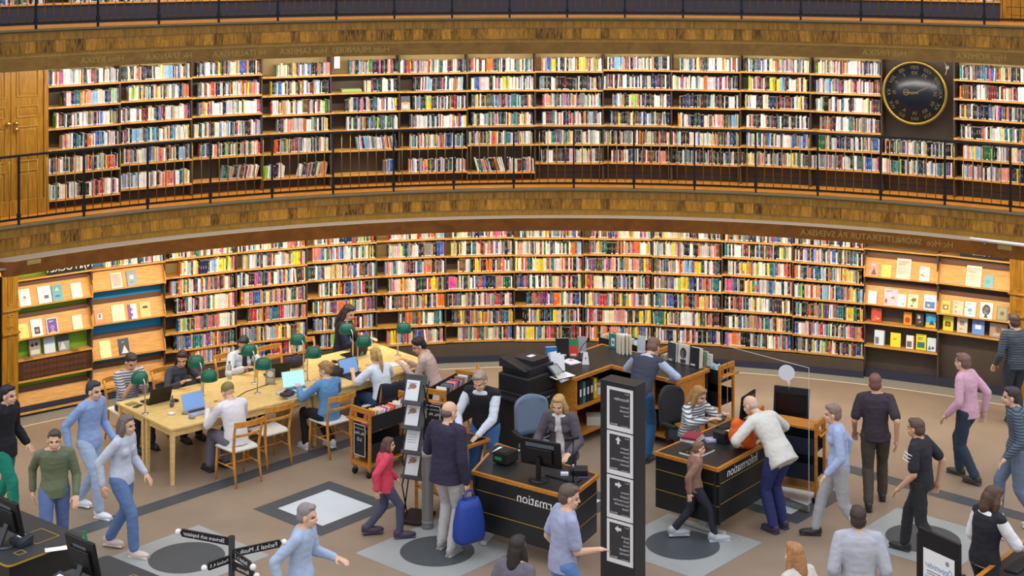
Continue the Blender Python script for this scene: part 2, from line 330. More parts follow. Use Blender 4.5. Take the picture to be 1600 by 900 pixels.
for t, px in (('Hma RYSKA', 160), ('Hk SPANSKA', 264), ('Hi ITALIENSKA', 374), ('Hue SAMISKA', 474), ('Hubt MEÄNKIELI', 564), ('Hub FINSKA', 1382), ('Hpr ROMSKA', 1533)):
    arc_text(t, px, RV3, zt, .125, va3)
arc_text('Hc·Hce  SKÖNLITTERATUR PÅ SVENSKA', 1369, RV2, .5 * (ZV2[0] + ZV2[1]), .128, va2)
for px in (53, 1570):
    b = MB(); p = phi_of(px, RV2); M = frame(ring(RV2 - .004, p, 2.585), (math.cos(p), -math.sin(p), 0)) ; b.box((0, 0, 0), (.2, .008, .06), 0, M)
    for i in range(3): b.box((0, -.005, .016 - i * .016), (.15, .002, .006), 1, M)
    o = b.build('notice_plate', [mat('aged_brass_plate', '#a8924f', .5), M_LETTER], bevel=.002)
    tag(o, 'small engraved plate on the brown valance by the ' + ('left end' if px < 100 else 'white tube lamp'), 'plate')
# white tube lamp lying on the right end of the lower valance
p = phi_of(1582, RV2 - .06); M = frame(ring(RV2 - .05, p, 2.665), (math.cos(p), -math.sin(p), 0))
t = MB(); t.tube([(-.62, 0, 0), (.62, 0, 0)], .022, 10, 0, M); o = t.build('tube_lamp', [M_WHITEP]); tag(o, 'white tubular lamp fixed along the right end of the lower valance', 'lamp')
t = MB()
for x in (-.4, .4): t.box((x, .03, -.03), (.03, .09, .05), 0, M)
t.build('bracket', [M_STEEL], o)

# ------------------------------------------------------------------ books
PAL = [('white', '#efede8', 19), ('cream', '#e9ddc0', 10), ('pale grey', '#c4c4c4', 8), ('black', '#17171a', 13), ('charcoal', '#36353a', 7), ('dark blue', '#1d2b55', 6), ('blue', '#2a5cae', 5), ('light blue', '#8db7d8', 5), ('teal', '#17767e', 4),
       ('green', '#23683f', 3), ('pale green', '#a9c7a0', 2), ('lime', '#97c43a', 1), ('yellow', '#ecd235', 4), ('orange', '#e0752b', 4), ('red', '#c0303a', 4), ('dark red', '#741f25', 4), ('salmon', '#e0917f', 4), ('pink', '#d0568e', 1.6), ('pale pink', '#ecc1cb', 3), ('purple', '#5b4479', 2.5), ('brown', '#6e4a32', 4), ('tan', '#bf9d6c', 4), ('grey', '#84868a', 4)]
PALN = {n: lin(h) for n, h, _ in PAL}; PNAMES = [n for n, _, _ in PAL]; PW = [q for _, _, q in PAL]
PW_DARK = [q * (2.4 if n in ('black', 'charcoal', 'dark blue', 'dark red', 'brown', 'purple') else .7) for n, _, q in PAL]
PW_WARM = [q * (1.7 if n in ('red', 'orange', 'salmon', 'teal', 'yellow', 'purple', 'blue', 'pink') else .62) for n, _, q in PAL]
CREAM = lin('#e6dcc4')
BK_V, BK_F, BK_C, BK_U = [], [], [], []
def book_shape(x, z, y, th, h, dp, col, seed, lean=0.0):
    """cover with a rounded spine (6-sided plan), page block showing on top; returns verts, faces, face colours, uvs"""
    e = min(th * .3, .006)
    plan = [(0, e), (e, 0), (th - e, 0), (th, e), (th, dp), (0, dp)]
    c, s_ = math.cos(lean), math.sin(lean); px0 = th if lean >= 0 else 0
    vs = []
    for zz in (0, h):
        for a, b in plan:
            dx = a - px0; vs.append((x + px0 + dx * c + zz * s_, y + b, z - dx * s_ + zz * c))
    fs = [(0, 1, 7, 6), (1, 2, 8, 7), (2, 3, 9, 8), (3, 4, 10, 9), (4, 5, 11, 10), (5, 0, 6, 11), (5, 4, 3, 2, 1, 0), (6, 7, 8, 9, 10, 11)]
    cols = [col] * 4 + [CREAM, col, col, tuple(a * .35 + b * .65 for a, b in zip(col, CREAM))]
    N = (-1, -1); q = e / th
    uvs = [((0, 0), (q, 0), (q, 1), (0, 1)), ((q, 0), (1 - q, 0), (1 - q, 1), (q, 1)), ((1 - q, 0), (1, 0), (1, 1), (1 - q, 1)), (N,) * 4, (N,) * 4, (N,) * 4, (N,) * 6, (N,) * 6]
    return vs, fs, [(*k, seed) for k in cols], uvs
def book_mesh(name, V, Fc, Cc, Uv):
    me = bpy.data.meshes.new(name); me.from_pydata(V, [], Fc); me.materials.append(M_BOOK)
    at = me.color_attributes.new('Col', 'FLOAT_COLOR', 'CORNER'); ul = me.uv_layers.new(name='UVMap')
    cc = []; uu = []
    for f, c, u in zip(Fc, Cc, Uv):
        for i in range(len(f)): cc += c; uu += u[i]
    at.data.foreach_set('color', cc); ul.data.foreach_set('uv', uu); me.update()
    o = bpy.data.objects.new(name, me); C.objects.link(o); return o
N_IND = [0]; IND_MAX = 300
def one_book(M, x, z, y, th, h, dp, cname, lean, label=None, group=None):
    g_ = rnd.uniform(.80, 1.18); col = tuple(max(0, min(1, c * g_ * rnd.uniform(.93, 1.07))) for c in PALN[cname]); sd = rnd.random()
    if rnd.random() < .35: q_ = rnd.uniform(.08, .3); gy = .62 if rnd.random() < .55 else .12; col = tuple(c * (1 - q_) + gy * q_ for c in col)
    V, Fc, Cc, Uv = book_shape(x, z, y, th, h, dp, col, sd, lean)
    if label and N_IND[0] < IND_MAX:
        org = Vector(V[0]); V2 = [tuple(Vector(v) - org) for v in V]
        o = book_mesh('book', V2, Fc, Cc, Uv); o.matrix_world = M @ Matrix.Translation(org); N_IND[0] += 1
        return tag(o, label, 'book', group)
    k = len(BK_V); BK_V.extend(tuple(M @ Vector(v)) for v in V); BK_F.extend(tuple(i + k for i in f) for f in Fc); BK_C.extend(Cc); BK_U.extend(Uv)
def fill_row(M, x0, x1, z, hmax, weights, lean0=0.0, where=None, thick=(.014, .037), depth=.16):
    """books stand from x0 to x1, the last ones lean if lean0"""
    x = x0; i = 0; run = 0; cname = None; bh = None
    base = rnd.uniform(.198, .214)
    while True:
        if run <= 0:
            cname = rnd.choices(PNAMES, weights)[0]; run = 1 if rnd.random() < .88 else rnd.randint(2, 4); th0 = min(rnd.uniform(*thick), rnd.uniform(thick[0], thick[1] * 1.1)); bh = min(hmax, base + rnd.uniform(-.022, .022))
        run -= 1
        th = th0 * rnd.uniform(.95, 1.05)
        if x + th > x1: break
        lean = lean0 * rnd.uniform(.8, 1.1) if lean0 else (rnd.uniform(-.015, .015) if rnd.random() < .9 else rnd.uniform(-.08, .08))
        lab = None
        if where: lab = where.format(c=cname, n=ORD[min(i, 44)])
        one_book(M, x, z, rnd.uniform(.008, .03), th, bh * rnd.uniform(.985, 1.01), rnd.uniform(.13, depth), cname, lean, lab[0].upper() * 0 + lab if lab else None, 'books on the right end bookcase' if where else None)
        x += th * (1.0 if not lean0 else 1.12) + rnd.uniform(.0003, .0015); i += 1

# ------------------------------------------------------------------ bookcases
def bay_frame(R, p0, p1):
    A = ring(R, p0, 0); B = ring(R, p1, 0); wd = (B - A).length
    return frame(A, B - A), wd, A, B
def t_of(px, A, B):
    u = (px - 800) / F; d = B - A
    return (u * A.y - A.x) / (d.x - u * d.y) * d.length
def z_of(py, A, B):
    Y = .5 * (A.y + B.y); return HC - (py - Y0) * Y / F
def bookcase(R, p0, p1, zf, zt, zs, label, group, dp=.27, back=None, base=None, foot=None, py=.03, head=1, name='bookcase'):
    M, wd, A, B = bay_frame(R, p0, p1)
    t = thing(name, label, 'bookcase', group=group); t.matrix_world = M @ Matrix.Translation((0, 0, zf))
    Mi = Matrix.Translation((0, 0, -zf))
    b = MB(); b.box((wd / 2, dp + .01, (zf + zt) / 2), (wd, .02, zt - zf), 0, Mi); b.build('back_panel', [back or M_BACK], t)
    for x in (.006, wd - .006):
        b = MB(); b.box((x, dp / 2 + .012, (zf + zt) / 2), (.011, dp - .02, zt - zf), 0, Mi); b.build('side_panel', [M_BACK], t)
    for z in zs:
        b = MB(); b.box((wd / 2, dp / 2, z - .013), (wd - .004, dp, .025), 0, Mi); b.box((wd / 2, -.004, z - .013), (wd - .004, .012, .028), 1, Mi); b.build('shelf', [M_SHELF, M_SHELF], t)
        q = MB(); q.box((.09, -.011, z - .013), (.07, .003, .02), 0, Mi); q.build('shelf_label', [M_GOLD], t)
    if zs and head:
        b = MB(); h0 = sorted(zs)[-head] + .004; b.box((wd / 2, dp - .012, (h0 + zt) / 2), (wd - .03, .014, zt - h0), 0, Mi); b.build('lit_back_board', [mat('lamplit_back_tan', '#97804e', .6, var=.06)], t)  # paler tan board paints the lamplight on the upper back panel
    if zs:
        zb = min(zs) - .03
        b = MB(); b.box((wd / 2, py, (zf + .10 + zb) / 2), (wd, .02, max(.02, zb - zf - .10)), 0, Mi); b.box((wd / 2, py - .014, zf + .05), (wd, .03, .10), 1, Mi); b.build('plinth', [base or M_BACK, foot or M_DARKBASE], t)
    return t, M, wd, A, B
UP = {  # bay: (shelf-top rows in px at the bay's middle, where the books start in px, leaning rows)
 0: ((131, 164, 197, 230, 267, 307), (76, 100, 88, 98, 77, 77)), 1: ((124, 155, 188, 220.5, 252.5, 291), (190, 202, 190, 191, 195, 188)),
 2: ((117.5, 149.8, 179, 213, 244, 280.6), (308, 309, 311, 304, 312, 345)), 3: ((118.8, 148, 178.4, 206, 238.3, 276.5), (432, 424, 424, 434, 430, 466)),
 4: ((115.4, 144, 174, 203, 234, 272), (546, 571, 540, 543, 554, 600)), 5: ((113.6, 142, 171, 199.7, 230.7, 268.6), (625, 645, 645, 640, 641, 639)),
 6: ((112, 140.5, 167.7, 196, 225.5, 268.6), (732, 736, 737, 736, 733, 741)), 7: ((111, 140.5, 167, 195, 225, 254), (846, 843, 847, 847, 847, 846)),
 8: ((109, 138.4, 167, 195.6, 225.5, 254), (949, 943, 957, 953, 943, 955)), 9: ((111, 140, 168.7, 198.7, 227.6, 256.5), (1062, 1050, 1061, 1059, 1051, 1050)),
 10: ((112.6, 142, 170.5, 200.8, 230, 259), (1163, 1169, 1163, 1166, 1166, 1158)), 11: ((116.4, 146, 175, 205.6, 235, 265), (1274, 1275, 1275, 1280, 1279, 1267)),
 12: ((242.8, 273), (1382, 1377)), 13: ((126.4, 156.7, 187.7, 219.7, 251.4, 282.4), (1499, 1499, 1499, 1499, 1505, 1503)), 14: ((131, 161, 193, 226, 258, 289), (1608, 1608, 1608, 1608, 1608, 1608))}
LEAN = {(2, 5): .22, (3, 5): .2, (4, 4): -.14, (6, 5): -.28, (5, 1): .05, (0, 3): .0}
for k, (rows, starts) in UP.items():
    M, wd, A, B = bay_frame(RU, U(k), U(k + 1)); zs = [z_of(y, A, B) for y in rows]
    lab = 'bookcase panel below the big clock on the gallery, two low shelves' if k == 12 else 'wooden bookcase on the gallery, %s from the left' % ORD[k]
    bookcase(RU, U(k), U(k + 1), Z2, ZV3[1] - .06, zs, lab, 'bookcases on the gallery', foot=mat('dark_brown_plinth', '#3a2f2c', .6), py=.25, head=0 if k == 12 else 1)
    for i, (z, s) in enumerate(zip(zs, starts)):
        hm = (zs[i - 1] - z - .045) if i else .25
        wts = rnd.choice((PW, PW, PW_DARK if k > 6 else PW))
        x0 = max(.014, t_of(s, A, B)); x1 = wd - .016; ln = LEAN.get((k, i), 0)
        if (k, i) == (3, 5): fill_row(M, .015, t_of(446, A, B), z, hm, wts, .08)
        if (k, i) == (4, 5): x1 = t_of(616, A, B)
        if ln < 0: x0 += .06
        if ln > 0: x1 -= .05
        if (k, i) == (6, 5): fill_row(M, t_of(793, A, B), x1, z, hm, wts, -.03); x1 = t_of(790, A, B)
        fill_row(M, x0, x1, z, hm, wts, ln)
LO = {2: ((400, 428, 457, 486, 515, 542.5, 567.6), (265, 282, 268, 274, 279, 272, 300)), 3: ((389.5, 417, 444.6, 474, 500.8, 530.7, 554.8), (372, 380, 371, 377, 388, 377, 372)),
 4: ((381, 406.7, 435, 461.8, 488.7, 515.6, 541), (492, 489, 482, 500, 490, 490, 500)), 5: ((374, 402, 429, 456, 482.5, 509, 537), (609, 606, 602, 607, 600, 623, 605)),
 6: ((371, 398.8, 425, 451.5, 478.7, 506, 531.4), (707, 705, 716, 698, 699, 706, 716)), 7: ((371.3, 398, 423.3, 450.8, 477, 504, 530.7), (813, 805, 805, 806, 823, 816, 805)),
 8: ((372.6, 397.5, 424, 451.5, 478.4, 505, 531), (922, 920, 914, 914, 914, 914, 914)), 9: ((373.3, 401.6, 428, 454.3, 482, 509, 536), (1022, 1021, 1022, 1022, 1021, 1021, 1021)),
 10: ((378.5, 404, 431.5, 459, 487.7, 516, 543.5), (1133, 1132, 1137, 1132, 1132, 1132, 1132)), 11: ((384.4, 412, 439.5, 468.7, 498, 526.6, 553), (1242, 1241, 1241, 1241, 1241, 1241, 1242))}
LOWROWS = []
for k, (rows, starts) in LO.items():
    M, wd, A, B = bay_frame(RL, L(k), L(k + 1)); zs = [z_of(y, A, B) for y in rows]
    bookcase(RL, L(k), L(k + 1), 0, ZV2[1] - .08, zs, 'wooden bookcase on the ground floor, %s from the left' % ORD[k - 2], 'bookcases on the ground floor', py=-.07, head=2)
    for i, (z, s) in enumerate(zip(zs, starts)):
        hm = (zs[i - 1] - z - .04) if i else .24
        wts = PW if i < 2 else rnd.choice((PW, PW_WARM, PW_WARM))
        LOWROWS.append((k, i, M, max(.014, t_of(s, A, B)), wd - .016, z, hm, wts))
# the uppermost gallery: only the bottom of its cases shows
for k in range(-2, 14):
    M, wd, A, B = bay_frame(RU, U(k), U(k + 1)); zs = [Z3 + .315 + .31 * i for i in range(6)]
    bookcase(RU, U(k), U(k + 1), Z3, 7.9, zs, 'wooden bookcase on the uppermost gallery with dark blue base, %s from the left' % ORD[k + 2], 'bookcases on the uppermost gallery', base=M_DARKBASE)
    for z in zs[:2]: fill_row(M, .03 if rnd.random() < .6 else rnd.uniform(.1, .5), wd - .016, z, .25, PW)
# ------------------------------------------------------------------ panelled cabinet and pilasters
def panelled(M, x0, x1, z0, z1, splits, parent, name, y=-.02, knob=None, dep=.03):
    b = MB(); b.box(((x0 + x1) / 2, y + dep / 2, (z0 + z1) / 2), (x1 - x0 - .006, dep, z1 - z0), 0, M)
    zz = [z0] + splits + [z1]
    for a, c in zip(zz[:-1], zz[1:]):
        m = .09; xa, xb, za, zb = x0 + m, x1 - m, a + m * .8, c - m * .8
        for bx in (((xa + xb) / 2, za, xb - xa, .018), ((xa + xb) / 2, zb, xb - xa, .018)): b.box((bx[0], y - .006, bx[1]), (bx[2], .014, bx[3]), 0, M)
        for bx in (xa, xb): b.box((bx, y - .006, (za + zb) / 2), (.018, .014, zb - za), 0, M)
        b.box(((xa + xb) / 2, y - .002, (za + zb) / 2), (xb - xa - .08, .012, zb - za - .08), 0, M)
    o = b.build(name, [M_PANEL], parent, bevel=.004)
    if knob:
        for kx, kz in knob:
            q = MB(); q.lathe([(.012, 0), (.012, .03), (.03, .04), (.034, .055), (.024, .07)], 14, 0, M @ Matrix.Translation((kx, y - .01, kz)) @ Matrix.Rotation(R_(90), 4, 'X')); q.build('knob', [M_BRASS2], o)
    return o
M, wd, A, B = bay_frame(RU, U(-1), U(0))
ca = thing('fitted_cabinet', 'tall panelled oak cabinet with brass knobs at the left end of the gallery', 'cabinet')
xm = t_of(16, A, B); zk = z_of(195, A, B)
panelled(M, -.05, xm, Z2, ZV3[1], [zk - .62, zk + .03, zk + .33], ca, 'door', knob=[(xm - .06, zk + .02)])
panelled(M, xm, wd - .07, Z2, ZV3[1], [zk - .62, zk + .03, zk + .33], ca, 'door', knob=[(xm + .06, zk + .02), (xm + .06, zk - .07)])
b = MB(); b.box((wd - .035, .01, (Z2 + ZV3[1]) / 2), (.07, .1, ZV3[1] - Z2), 0, M); b.build('door_post', [M_PANEL], ca, bevel=.004)
b = MB(); b.box((wd / 2, -.03, Z2 + .11), (wd, .06, .22), 0, M); b.build('plinth', [M_PANEL], ca, bevel=.004)
Mu, wu, _, _ = bay_frame(RU, U(-2), U(-1)); o = panelled(Mu, 0, wu - .06, Z2, ZV3[1], [Z2 + 1.2], None, 'trim_4'); struct(o, 'panelled oak lining beside the tall cabinet on the gallery')
p_r3 = phi_of(1564, RU); Mu, wu, _, _ = bay_frame(RU - .03, p_r3, p_r3 + .09)
struct(panelled(Mu, 0, wu, Z3, 8.2, [Z3 + .32, Z3 + 1.2], None, 'trim_5'), 'oak panel at the right end of the uppermost gallery')
for i, (k0, k1, nm) in enumerate(((phi_of(-120, 12.2), phi_of(28, 12.2), 'left'), (phi_of(1578, 12.2), phi_of(1725, 12.2), 'right'))):
    Mp, wp, A, B = bay_frame(12.2, k0, k1)
    xs = (wp - .25, wp) if nm == 'left' else (0, .25)
    o = panelled(Mp, xs[0], xs[1], 0, 2.56, [.5, 1.28, 1.45, 1.62], None, 'trim_%d' % (6 + i)); struct(o, 'carved oak pilaster at the %s end of the ground floor shelves' % nm)
    b = MB()
    for z in (1.28, 1.62, 2.35): b.box(((xs[0] + xs[1]) / 2, -.04, z), (.27, .06, .035), 0, Mp)
    struct(b.build('moulding', [M_PANEL], o, bevel=.006))
    xs = (0, wp - .25) if nm == 'left' else (.25, wp)
    struct(panelled(Mp, xs[0], xs[1], 0, 2.56, [.5, 1.45], None, 'trim_%d' % (8 + i), y=.06), 'oak lining of the doorway at the %s end' % nm)
# ------------------------------------------------------------------ display cases with face-out books
def slant(parent, M, wd, z, back=.27, hgt=.30, name='display_shelf', m=None):
    """slanted board whose lip stands at z on the front line"""
    t = R_(24); b = MB(); dy = math.sin(t) * hgt; dz = math.cos(t) * hgt
    b.add([(.01, .0, z), (wd - .01, 0, z), (wd - .01, dy, z + dz), (.01, dy, z + dz), (.01, .02, z - .008), (wd - .01, .02, z - .008), (wd - .01, dy + .02, z + dz - .008), (.01, dy + .02, z + dz - .008)],
          [(0, 1, 2, 3), (7, 6, 5, 4), (0, 4, 5, 1), (3, 2, 6, 7), (0, 3, 7, 4), (1, 5, 6, 2)], 0, M)
    b.box((wd / 2, -.02, z), (wd - .02, .05, .016), 0, M); b.box((wd / 2, -.045, z + .006), (wd - .02, .008, .024), 0, M)
    o = b.build(name, [m or M_SHELF], parent)
    q = MB(); q.box((wd / 2, dy + .03, z + dz + .035), (wd - .03, .012, .075), 0, M); q.build('top_strip', [mat('strip_brown', '#6b4a38', .6)], o)
    for x in (.008, wd - .008):
        q = MB(); pts = [(-.045, z - .02), (-.05, z + .03), (-.02, z + .12), (dy * .6, z + dz + .03), (.17, z + dz + .03), (.17, z - .02)]
        q.add([(x - .006, a, c) for a, c in pts] + [(x + .006, a, c) for a, c in pts], [tuple(range(6)), tuple(range(11, 5, -1))] + [(i, 6 + i, 6 + (i + 1) % 6, (i + 1) % 6) for i in range(6)], 0, M)
        q.build('shelf_cheek', [M_SHELF], o, fix=True)
    return o
def cover_art(mb, Mc, w, h, art, i0):
    """art: list of (kind, x, y, w, h, material index) in fractions of the cover"""
    for a in art:
        k, x, y, ww, hh, mi = a
        if k == 'r': quad_plate(mb, Mc, (x - .5) * w, y * h, (x + ww - .5) * w, (y + hh) * h, mi)
        elif k == 'c': mb.add([((x - .5) * w + ww * w * .5 * math.cos(q * .3927), y * h + hh * h * .5 * math.sin(q * .3927), .0012) for q in range(16)], [tuple(range(16))], mi, Mc)
        elif k == 't': mb.add([((x - .5) * w, y * h, .0012), ((x + ww - .5) * w, y * h, .0012), ((x + ww / 2 - .5) * w, (y + hh) * h, .0012)], [(0, 1, 2)], mi, Mc)
        elif k == 'l':
            n = max(2, int(hh / .07))
            for j in range(n): quad_plate(mb, Mc, (x - .5) * w, (y + j * hh / n) * h, (x + ww * (.6 + .4 * ((j * 7) % 5) / 4) - .5) * w, (y + (j + .45) * hh / n) * h, mi)
def face_book(M, x, z, y, w, h, th, tilt, cover, art, label, cat='book', thin=False):
    """book facing out; M bay frame, x its middle, z/y where its foot stands, tilt back from vertical"""
    Mb = M @ Matrix.Translation((x, y, z)) @ Matrix.Rotation(-tilt, 4, 'X')   # x right, y back, z up
    b = MB(); b.box((0, .0015, h / 2), (w, .003, h), 0)
    b.box((0, th - .0015, h / 2), (w, .003, h), 0); b.box((-w / 2 + .002, th / 2, h / 2), (.004, th, h), 0)
    Mc = Matrix(((1, 0, 0, 0), (0, 0, -1, 0), (0, 1, 0, 0), (0, 0, 0, 1)))
    Mc = Matrix.Translation((0, 0, 0)) @ Mc
    cols = [cover] + sorted({a[5] for a in art})
    ml = [mat('cover_' + c.strip('#'), c, .4) for c in cols]
    cover_art(b, Mc, w, h, [a[:5] + (cols.index(a[5]),) for a in art], 0)
    o = b.build('book' if not thin else 'paper_poster', ml); o.matrix_world = Mb; tag(o, label, cat)
    if not thin:
        p = MB(); p.box((.002, th / 2, h / 2), (w - .008, th - .006, h - .006), 0); p.build('page_block', [M_PAGES], o); N_IND[0] += 1
    return o
def place_face(bay, px, zs, w, h, cover, art, label, tilt=None, th=.022, y=-.012, **kw):
    M, wd, A, B = bay; x = max(w / 2 + .02, min(wd - w / 2 - .02, t_of(px, A, B)))
    return face_book(M, x, zs + .009, y, w, h, th, R_(24) if tilt is None else tilt, cover, art, label, **kw)
def rart(seed, cols):
    q = random.Random(seed); a = []
    for i in range(q.randint(3, 5)):
        a.append((q.choice('rcrt'), q.uniform(.15, .5), q.uniform(.12, .6), q.uniform(.2, .4), q.uniform(.1, .3), q.choice(cols)))
    return [('l', .15, .8, .6, .12, cols[0])] + a
def display_case(k, back, slants, flats, label, nmask='display case'):
    M, wd, A, B = bay_frame(RL, L(k), L(k + 1))
    t = thing('display_case', label, 'display case', group='face-out display cases'); t.matrix_world = M
    I = Matrix.Identity(4)
    b = MB(); b.box((wd / 2, .18, 1.25), (wd, .02, 2.5), 0, I); b.build('back_panel', [back], t)
    for x in (.006, wd - .006):
        q = MB(); q.box((x, .095, 1.25), (.011, .18, 2.5), 0, I); q.build('side_panel', [M_BACK], t)
    for z in slants: slant(t, I, wd, z)
    for z in flats:
        q = MB(); q.box((wd / 2, .08, z - .013), (wd - .004, .19, .025), 0, I); q.build('shelf', [M_SHELF], t)
    q = MB(); q.box((wd / 2, .02, .07), (wd, .03, .14), 0, I); q.build('plinth', [M_DARKBASE], t)
    return t, (M, wd, A, B)
bayL = [bay_frame(RL, L(k), L(k + 1)) for k in range(15)]
def zz(k, py): return z_of(py, bayL[k][2], bayL[k][3])
M_GREENB = mat('green_back_panel', '#6fa022', .6); M_BLUEB = mat('blue_back_panel', '#0c86bd', .6)
def sign_board(parent, M, wd, z, txt, x0, x1):
    b = MB(); b.box(((x0 + x1) / 2, .0, z + .08), (x1 - x0, .012, .16), 0, M); Mt = M @ frame(((x0 + x1) / 2, -.008, z + .085), (1, 0, 0), (0, -1, 0))
    mirrored_text(b, txt, .13, Mt, 1); o = b.build('header_sign', [M_BLACK, M_WLET], parent); return o
A_, B_, C_, D_ = zz(0, 498), zz(0, 520 + 5), zz(0, 553), zz(0, 588)
za = zz(0, 471.5); zb = zz(0, 521); zc = zz(0, 553); zd = zz(0, 586)
d0, b0 = display_case(0, M_GREENB, [za, zb, zz(0, 636)], [zz(0, 429), zc, zd], 'display case with green back panel and slanted wooden shelves at far left')
I = Matrix.Identity(4); sign_board(d0, I, b0[1], zz(0, 429), 'Nya POCKET', .45, b0[1] - .02)
q = MB(); q.box((b0[1] / 2, .02, (zc + zd) / 2 - .01), (b0[1] - .04, .02, zc - zd - .05), 0)
for r in range(3):
    for i in range(15):
        cx = .12 + i * (b0[1] - .24) / 14; cz = zd + .05 + r * (zc - zd - .1) / 2.4
        q.add([(cx + .022 * math.cos(a * .5236), .0085, cz + .022 * math.sin(a * .5236)) for a in range(12)] + [(cx + .016 * math.cos(a * .5236), .0085, cz + .016 * math.sin(a * .5236)) for a in range(12)], [(a, (a + 1) % 12, 12 + (a + 1) % 12, 12 + a) for a in range(12)], 1)
q.build('ring_patterned_front', [mat('dark_walnut', '#4a2c1c', .4, var=.2), mat('ring_inlay', '#7a5436', .5)], d0, fix=False)
zA1 = zz(1, 448); zB1 = zz(1, 500); zC1 = zz(1, 554); zD1 = zz(1, 600)
d1, b1 = display_case(1, M_BLUEB, [zA1, zB1, zC1, zD1], [zz(1, 414)], 'display case with blue back panel and slanted wooden shelves, second from left')
fill_row(b1[0], t_of(166, b1[2], b1[3]), b1[1] - .02, zz(1, 414), .2, PW)
zA2 = zz(12, 436); zB2 = zz(12, 480); zC2 = zz(12, 508.5); zD2 = zz(12, 545)
d2, b2 = display_case(12, M_BACK, [zA2, zB2], [zz(12, 392), zC2, zD2], 'display case with brown back beside the books, second from right')
zA3 = zz(13, 448.5); zB3 = zz(13, 496.5); zC3 = zz(13, 524.5)
d3, b3 = display_case(13, M_BACK, [zA3, zB3], [zz(13, 403), zC3], 'display case with brown back at far right under the black sign')
sign_board(d3, I, b3[1], zz(13, 403), 'Tema', .35, b3[1] - .12)
W = '#efece6'; K = '#1c1c20'
bk = lambda *a, **k_: place_face(*a, **k_)
bk(b0, 40, za, .165, .25, '#ece9e2', [('c', .5, .5, .3, .2, '#8b8780'), ('l', .3, .3, .4, .08, '#55524c')], 'white book with small grey emblem, far left on top slanted shelf of green case')
bk(b0, 71, za, .2, .25, W, [('r', .45, .25, .35, .2, '#3c4046'), ('l', .3, .6, .45, .1, '#77736b')], 'white book with grey picture on top slanted shelf of green case')
bk(b0, 91, za, .16, .24, '#4d9dae', [('t', .3, .65, .4, .2, '#d6d35b'), ('c', .5, .3, .5, .14, '#28566b')], 'teal book with yellow mark on top slanted shelf of green case')
bk(b0, 121, za, .165, .23, '#f0e4cb', [('c', .4, .35, .5, .35, '#f7f2e6')], 'plain cream book at right on top slanted shelf of green case')
bk(b0, 38, zb, .14, .215, '#ead26a', [('l', .2, .6, .5, .15, '#c9ad48')], 'small yellow book far left on middle slanted shelf of green case')
bk(b0, 59, zb, .17, .25, W, [('r', .25, .12, .5, .42, '#2a2624'), ('c', .5, .33, .25, .16, '#d98636')], 'white book with black square on middle slanted shelf of green case')
bk(b0, 83, zb, .17, .23, '#5b2c91', [('r', 0, 0, 1, .05, W), ('r', 0, .95, 1, .05, W), ('r', 0, 0, .07, 1, W), ('r', .93, 0, .07, 1, W), ('l', .25, .75, .5, .1, W), ('c', .5, .4, .4, .3, '#8f6fd0'), ('t', .2, .06, .6, .2, '#d98a36')], 'purple book with white border on middle slanted shelf of green case')
bk(b0, 122, zb, .15, .21, '#efe0c2', [('l', .25, .55, .4, .12, '#c9b48c')], 'plain cream book at right on middle slanted shelf of green case')
bk(b0, 58, zc, .17, .24, '#9c9488', [('c', .3, .65, .3, .22, K), ('c', .65, .68, .3, .22, K), ('r', .1, .1, .8, .25, '#cfc7b6')], 'grey book with two dark faces on lowest ledge of green case', tilt=R_(14), y=.06)
bk(b0, 81, zc, .17, .235, '#cdd5dd', [('r', 0, .55, 1, .45, '#a9b8ca')], 'pale grey-blue book on lowest ledge of green case', tilt=R_(14), y=.06)
bk(b0, 103, zc, .17, .23, '#8e979b', [('r', 0, .6, 1, .4, '#2c3038'), ('t', .1, .1, .6, .5, '#c8c8be')], 'dark landscape book on lowest ledge of green case', tilt=R_(14), y=.06)
for px in (44, 118):
    x = t_of(px, b0[2], b0[3]); M = b0[0] @ Matrix.Translation((x, .02, zc)) @ Matrix.Rotation(R_(-14), 4, 'X'); q = MB(); q.box((0, 0, .07), (.12, .004, .14), 0, M); q.box((0, -.03, .002), (.12, .06, .004), 0, M @ Matrix.Rotation(R_(14), 4, 'X'))
    tag(q.build('book_stand', [M_GLASS]), 'empty clear acrylic book stand at %s of the lowest green case ledge' % ('left' if px < 80 else 'right'), 'book stand')
bk(b1, 183, zA1, .17, .235, '#efd3cb', [('r', .12, .1, .76, .8, '#e2a79c'), ('l', .2, .2, .6, .6, '#f6ece6')], 'pink patterned book on top shelf of blue case')
bk(b1, 207, zA1, .155, .24, '#8a95a6', [('r', .3, .45, .4, .25, '#dcd9cf'), ('l', .3, .2, .4, .1, '#4c5462')], 'grey-blue book on top shelf of blue case')
bk(b1, 157, zB1, .16, .22, '#d98552', [('r', .25, .3, .5, .4, '#e9cdbb'), ('r', .4, .4, .2, .25, '#8a4a80')], 'orange-brown book on middle shelf of blue case')
bk(b1, 186, zB1, .2, .25, '#f3e6b6', [('l', .2, .25, .6, .15, '#c7b67c')], 'large cream book on middle shelf of blue case')
bk(b1, 208, zB1, .14, .23, W, [('r', 0, 0, .35, 1, '#7a2f80'), ('c', .4, .3, .3, .2, '#7a2f80'), ('c', .4, .65, .3, .2, '#7a2f80')], 'white and purple book on middle shelf of blue case')
bk(b1, 228, zB1, .17, .23, '#e0be72', [('r', .3, .6, .45, .16, K)], 'tan book with black label on middle shelf of blue case')
bk(b1, 166, zC1, .17, .255, '#f5eaa9', [('l', .3, .7, .4, .12, '#d8c97c')], 'plain pale yellow book on third shelf of blue case')
bk(b1, 195, zC1, .16, .25, '#39424f', [('t', .2, .1, .7, .5, '#d9d4d0'), ('l', .3, .75, .4, .1, '#aab2bd')], 'dark grey book with white peak on third shelf of blue case')
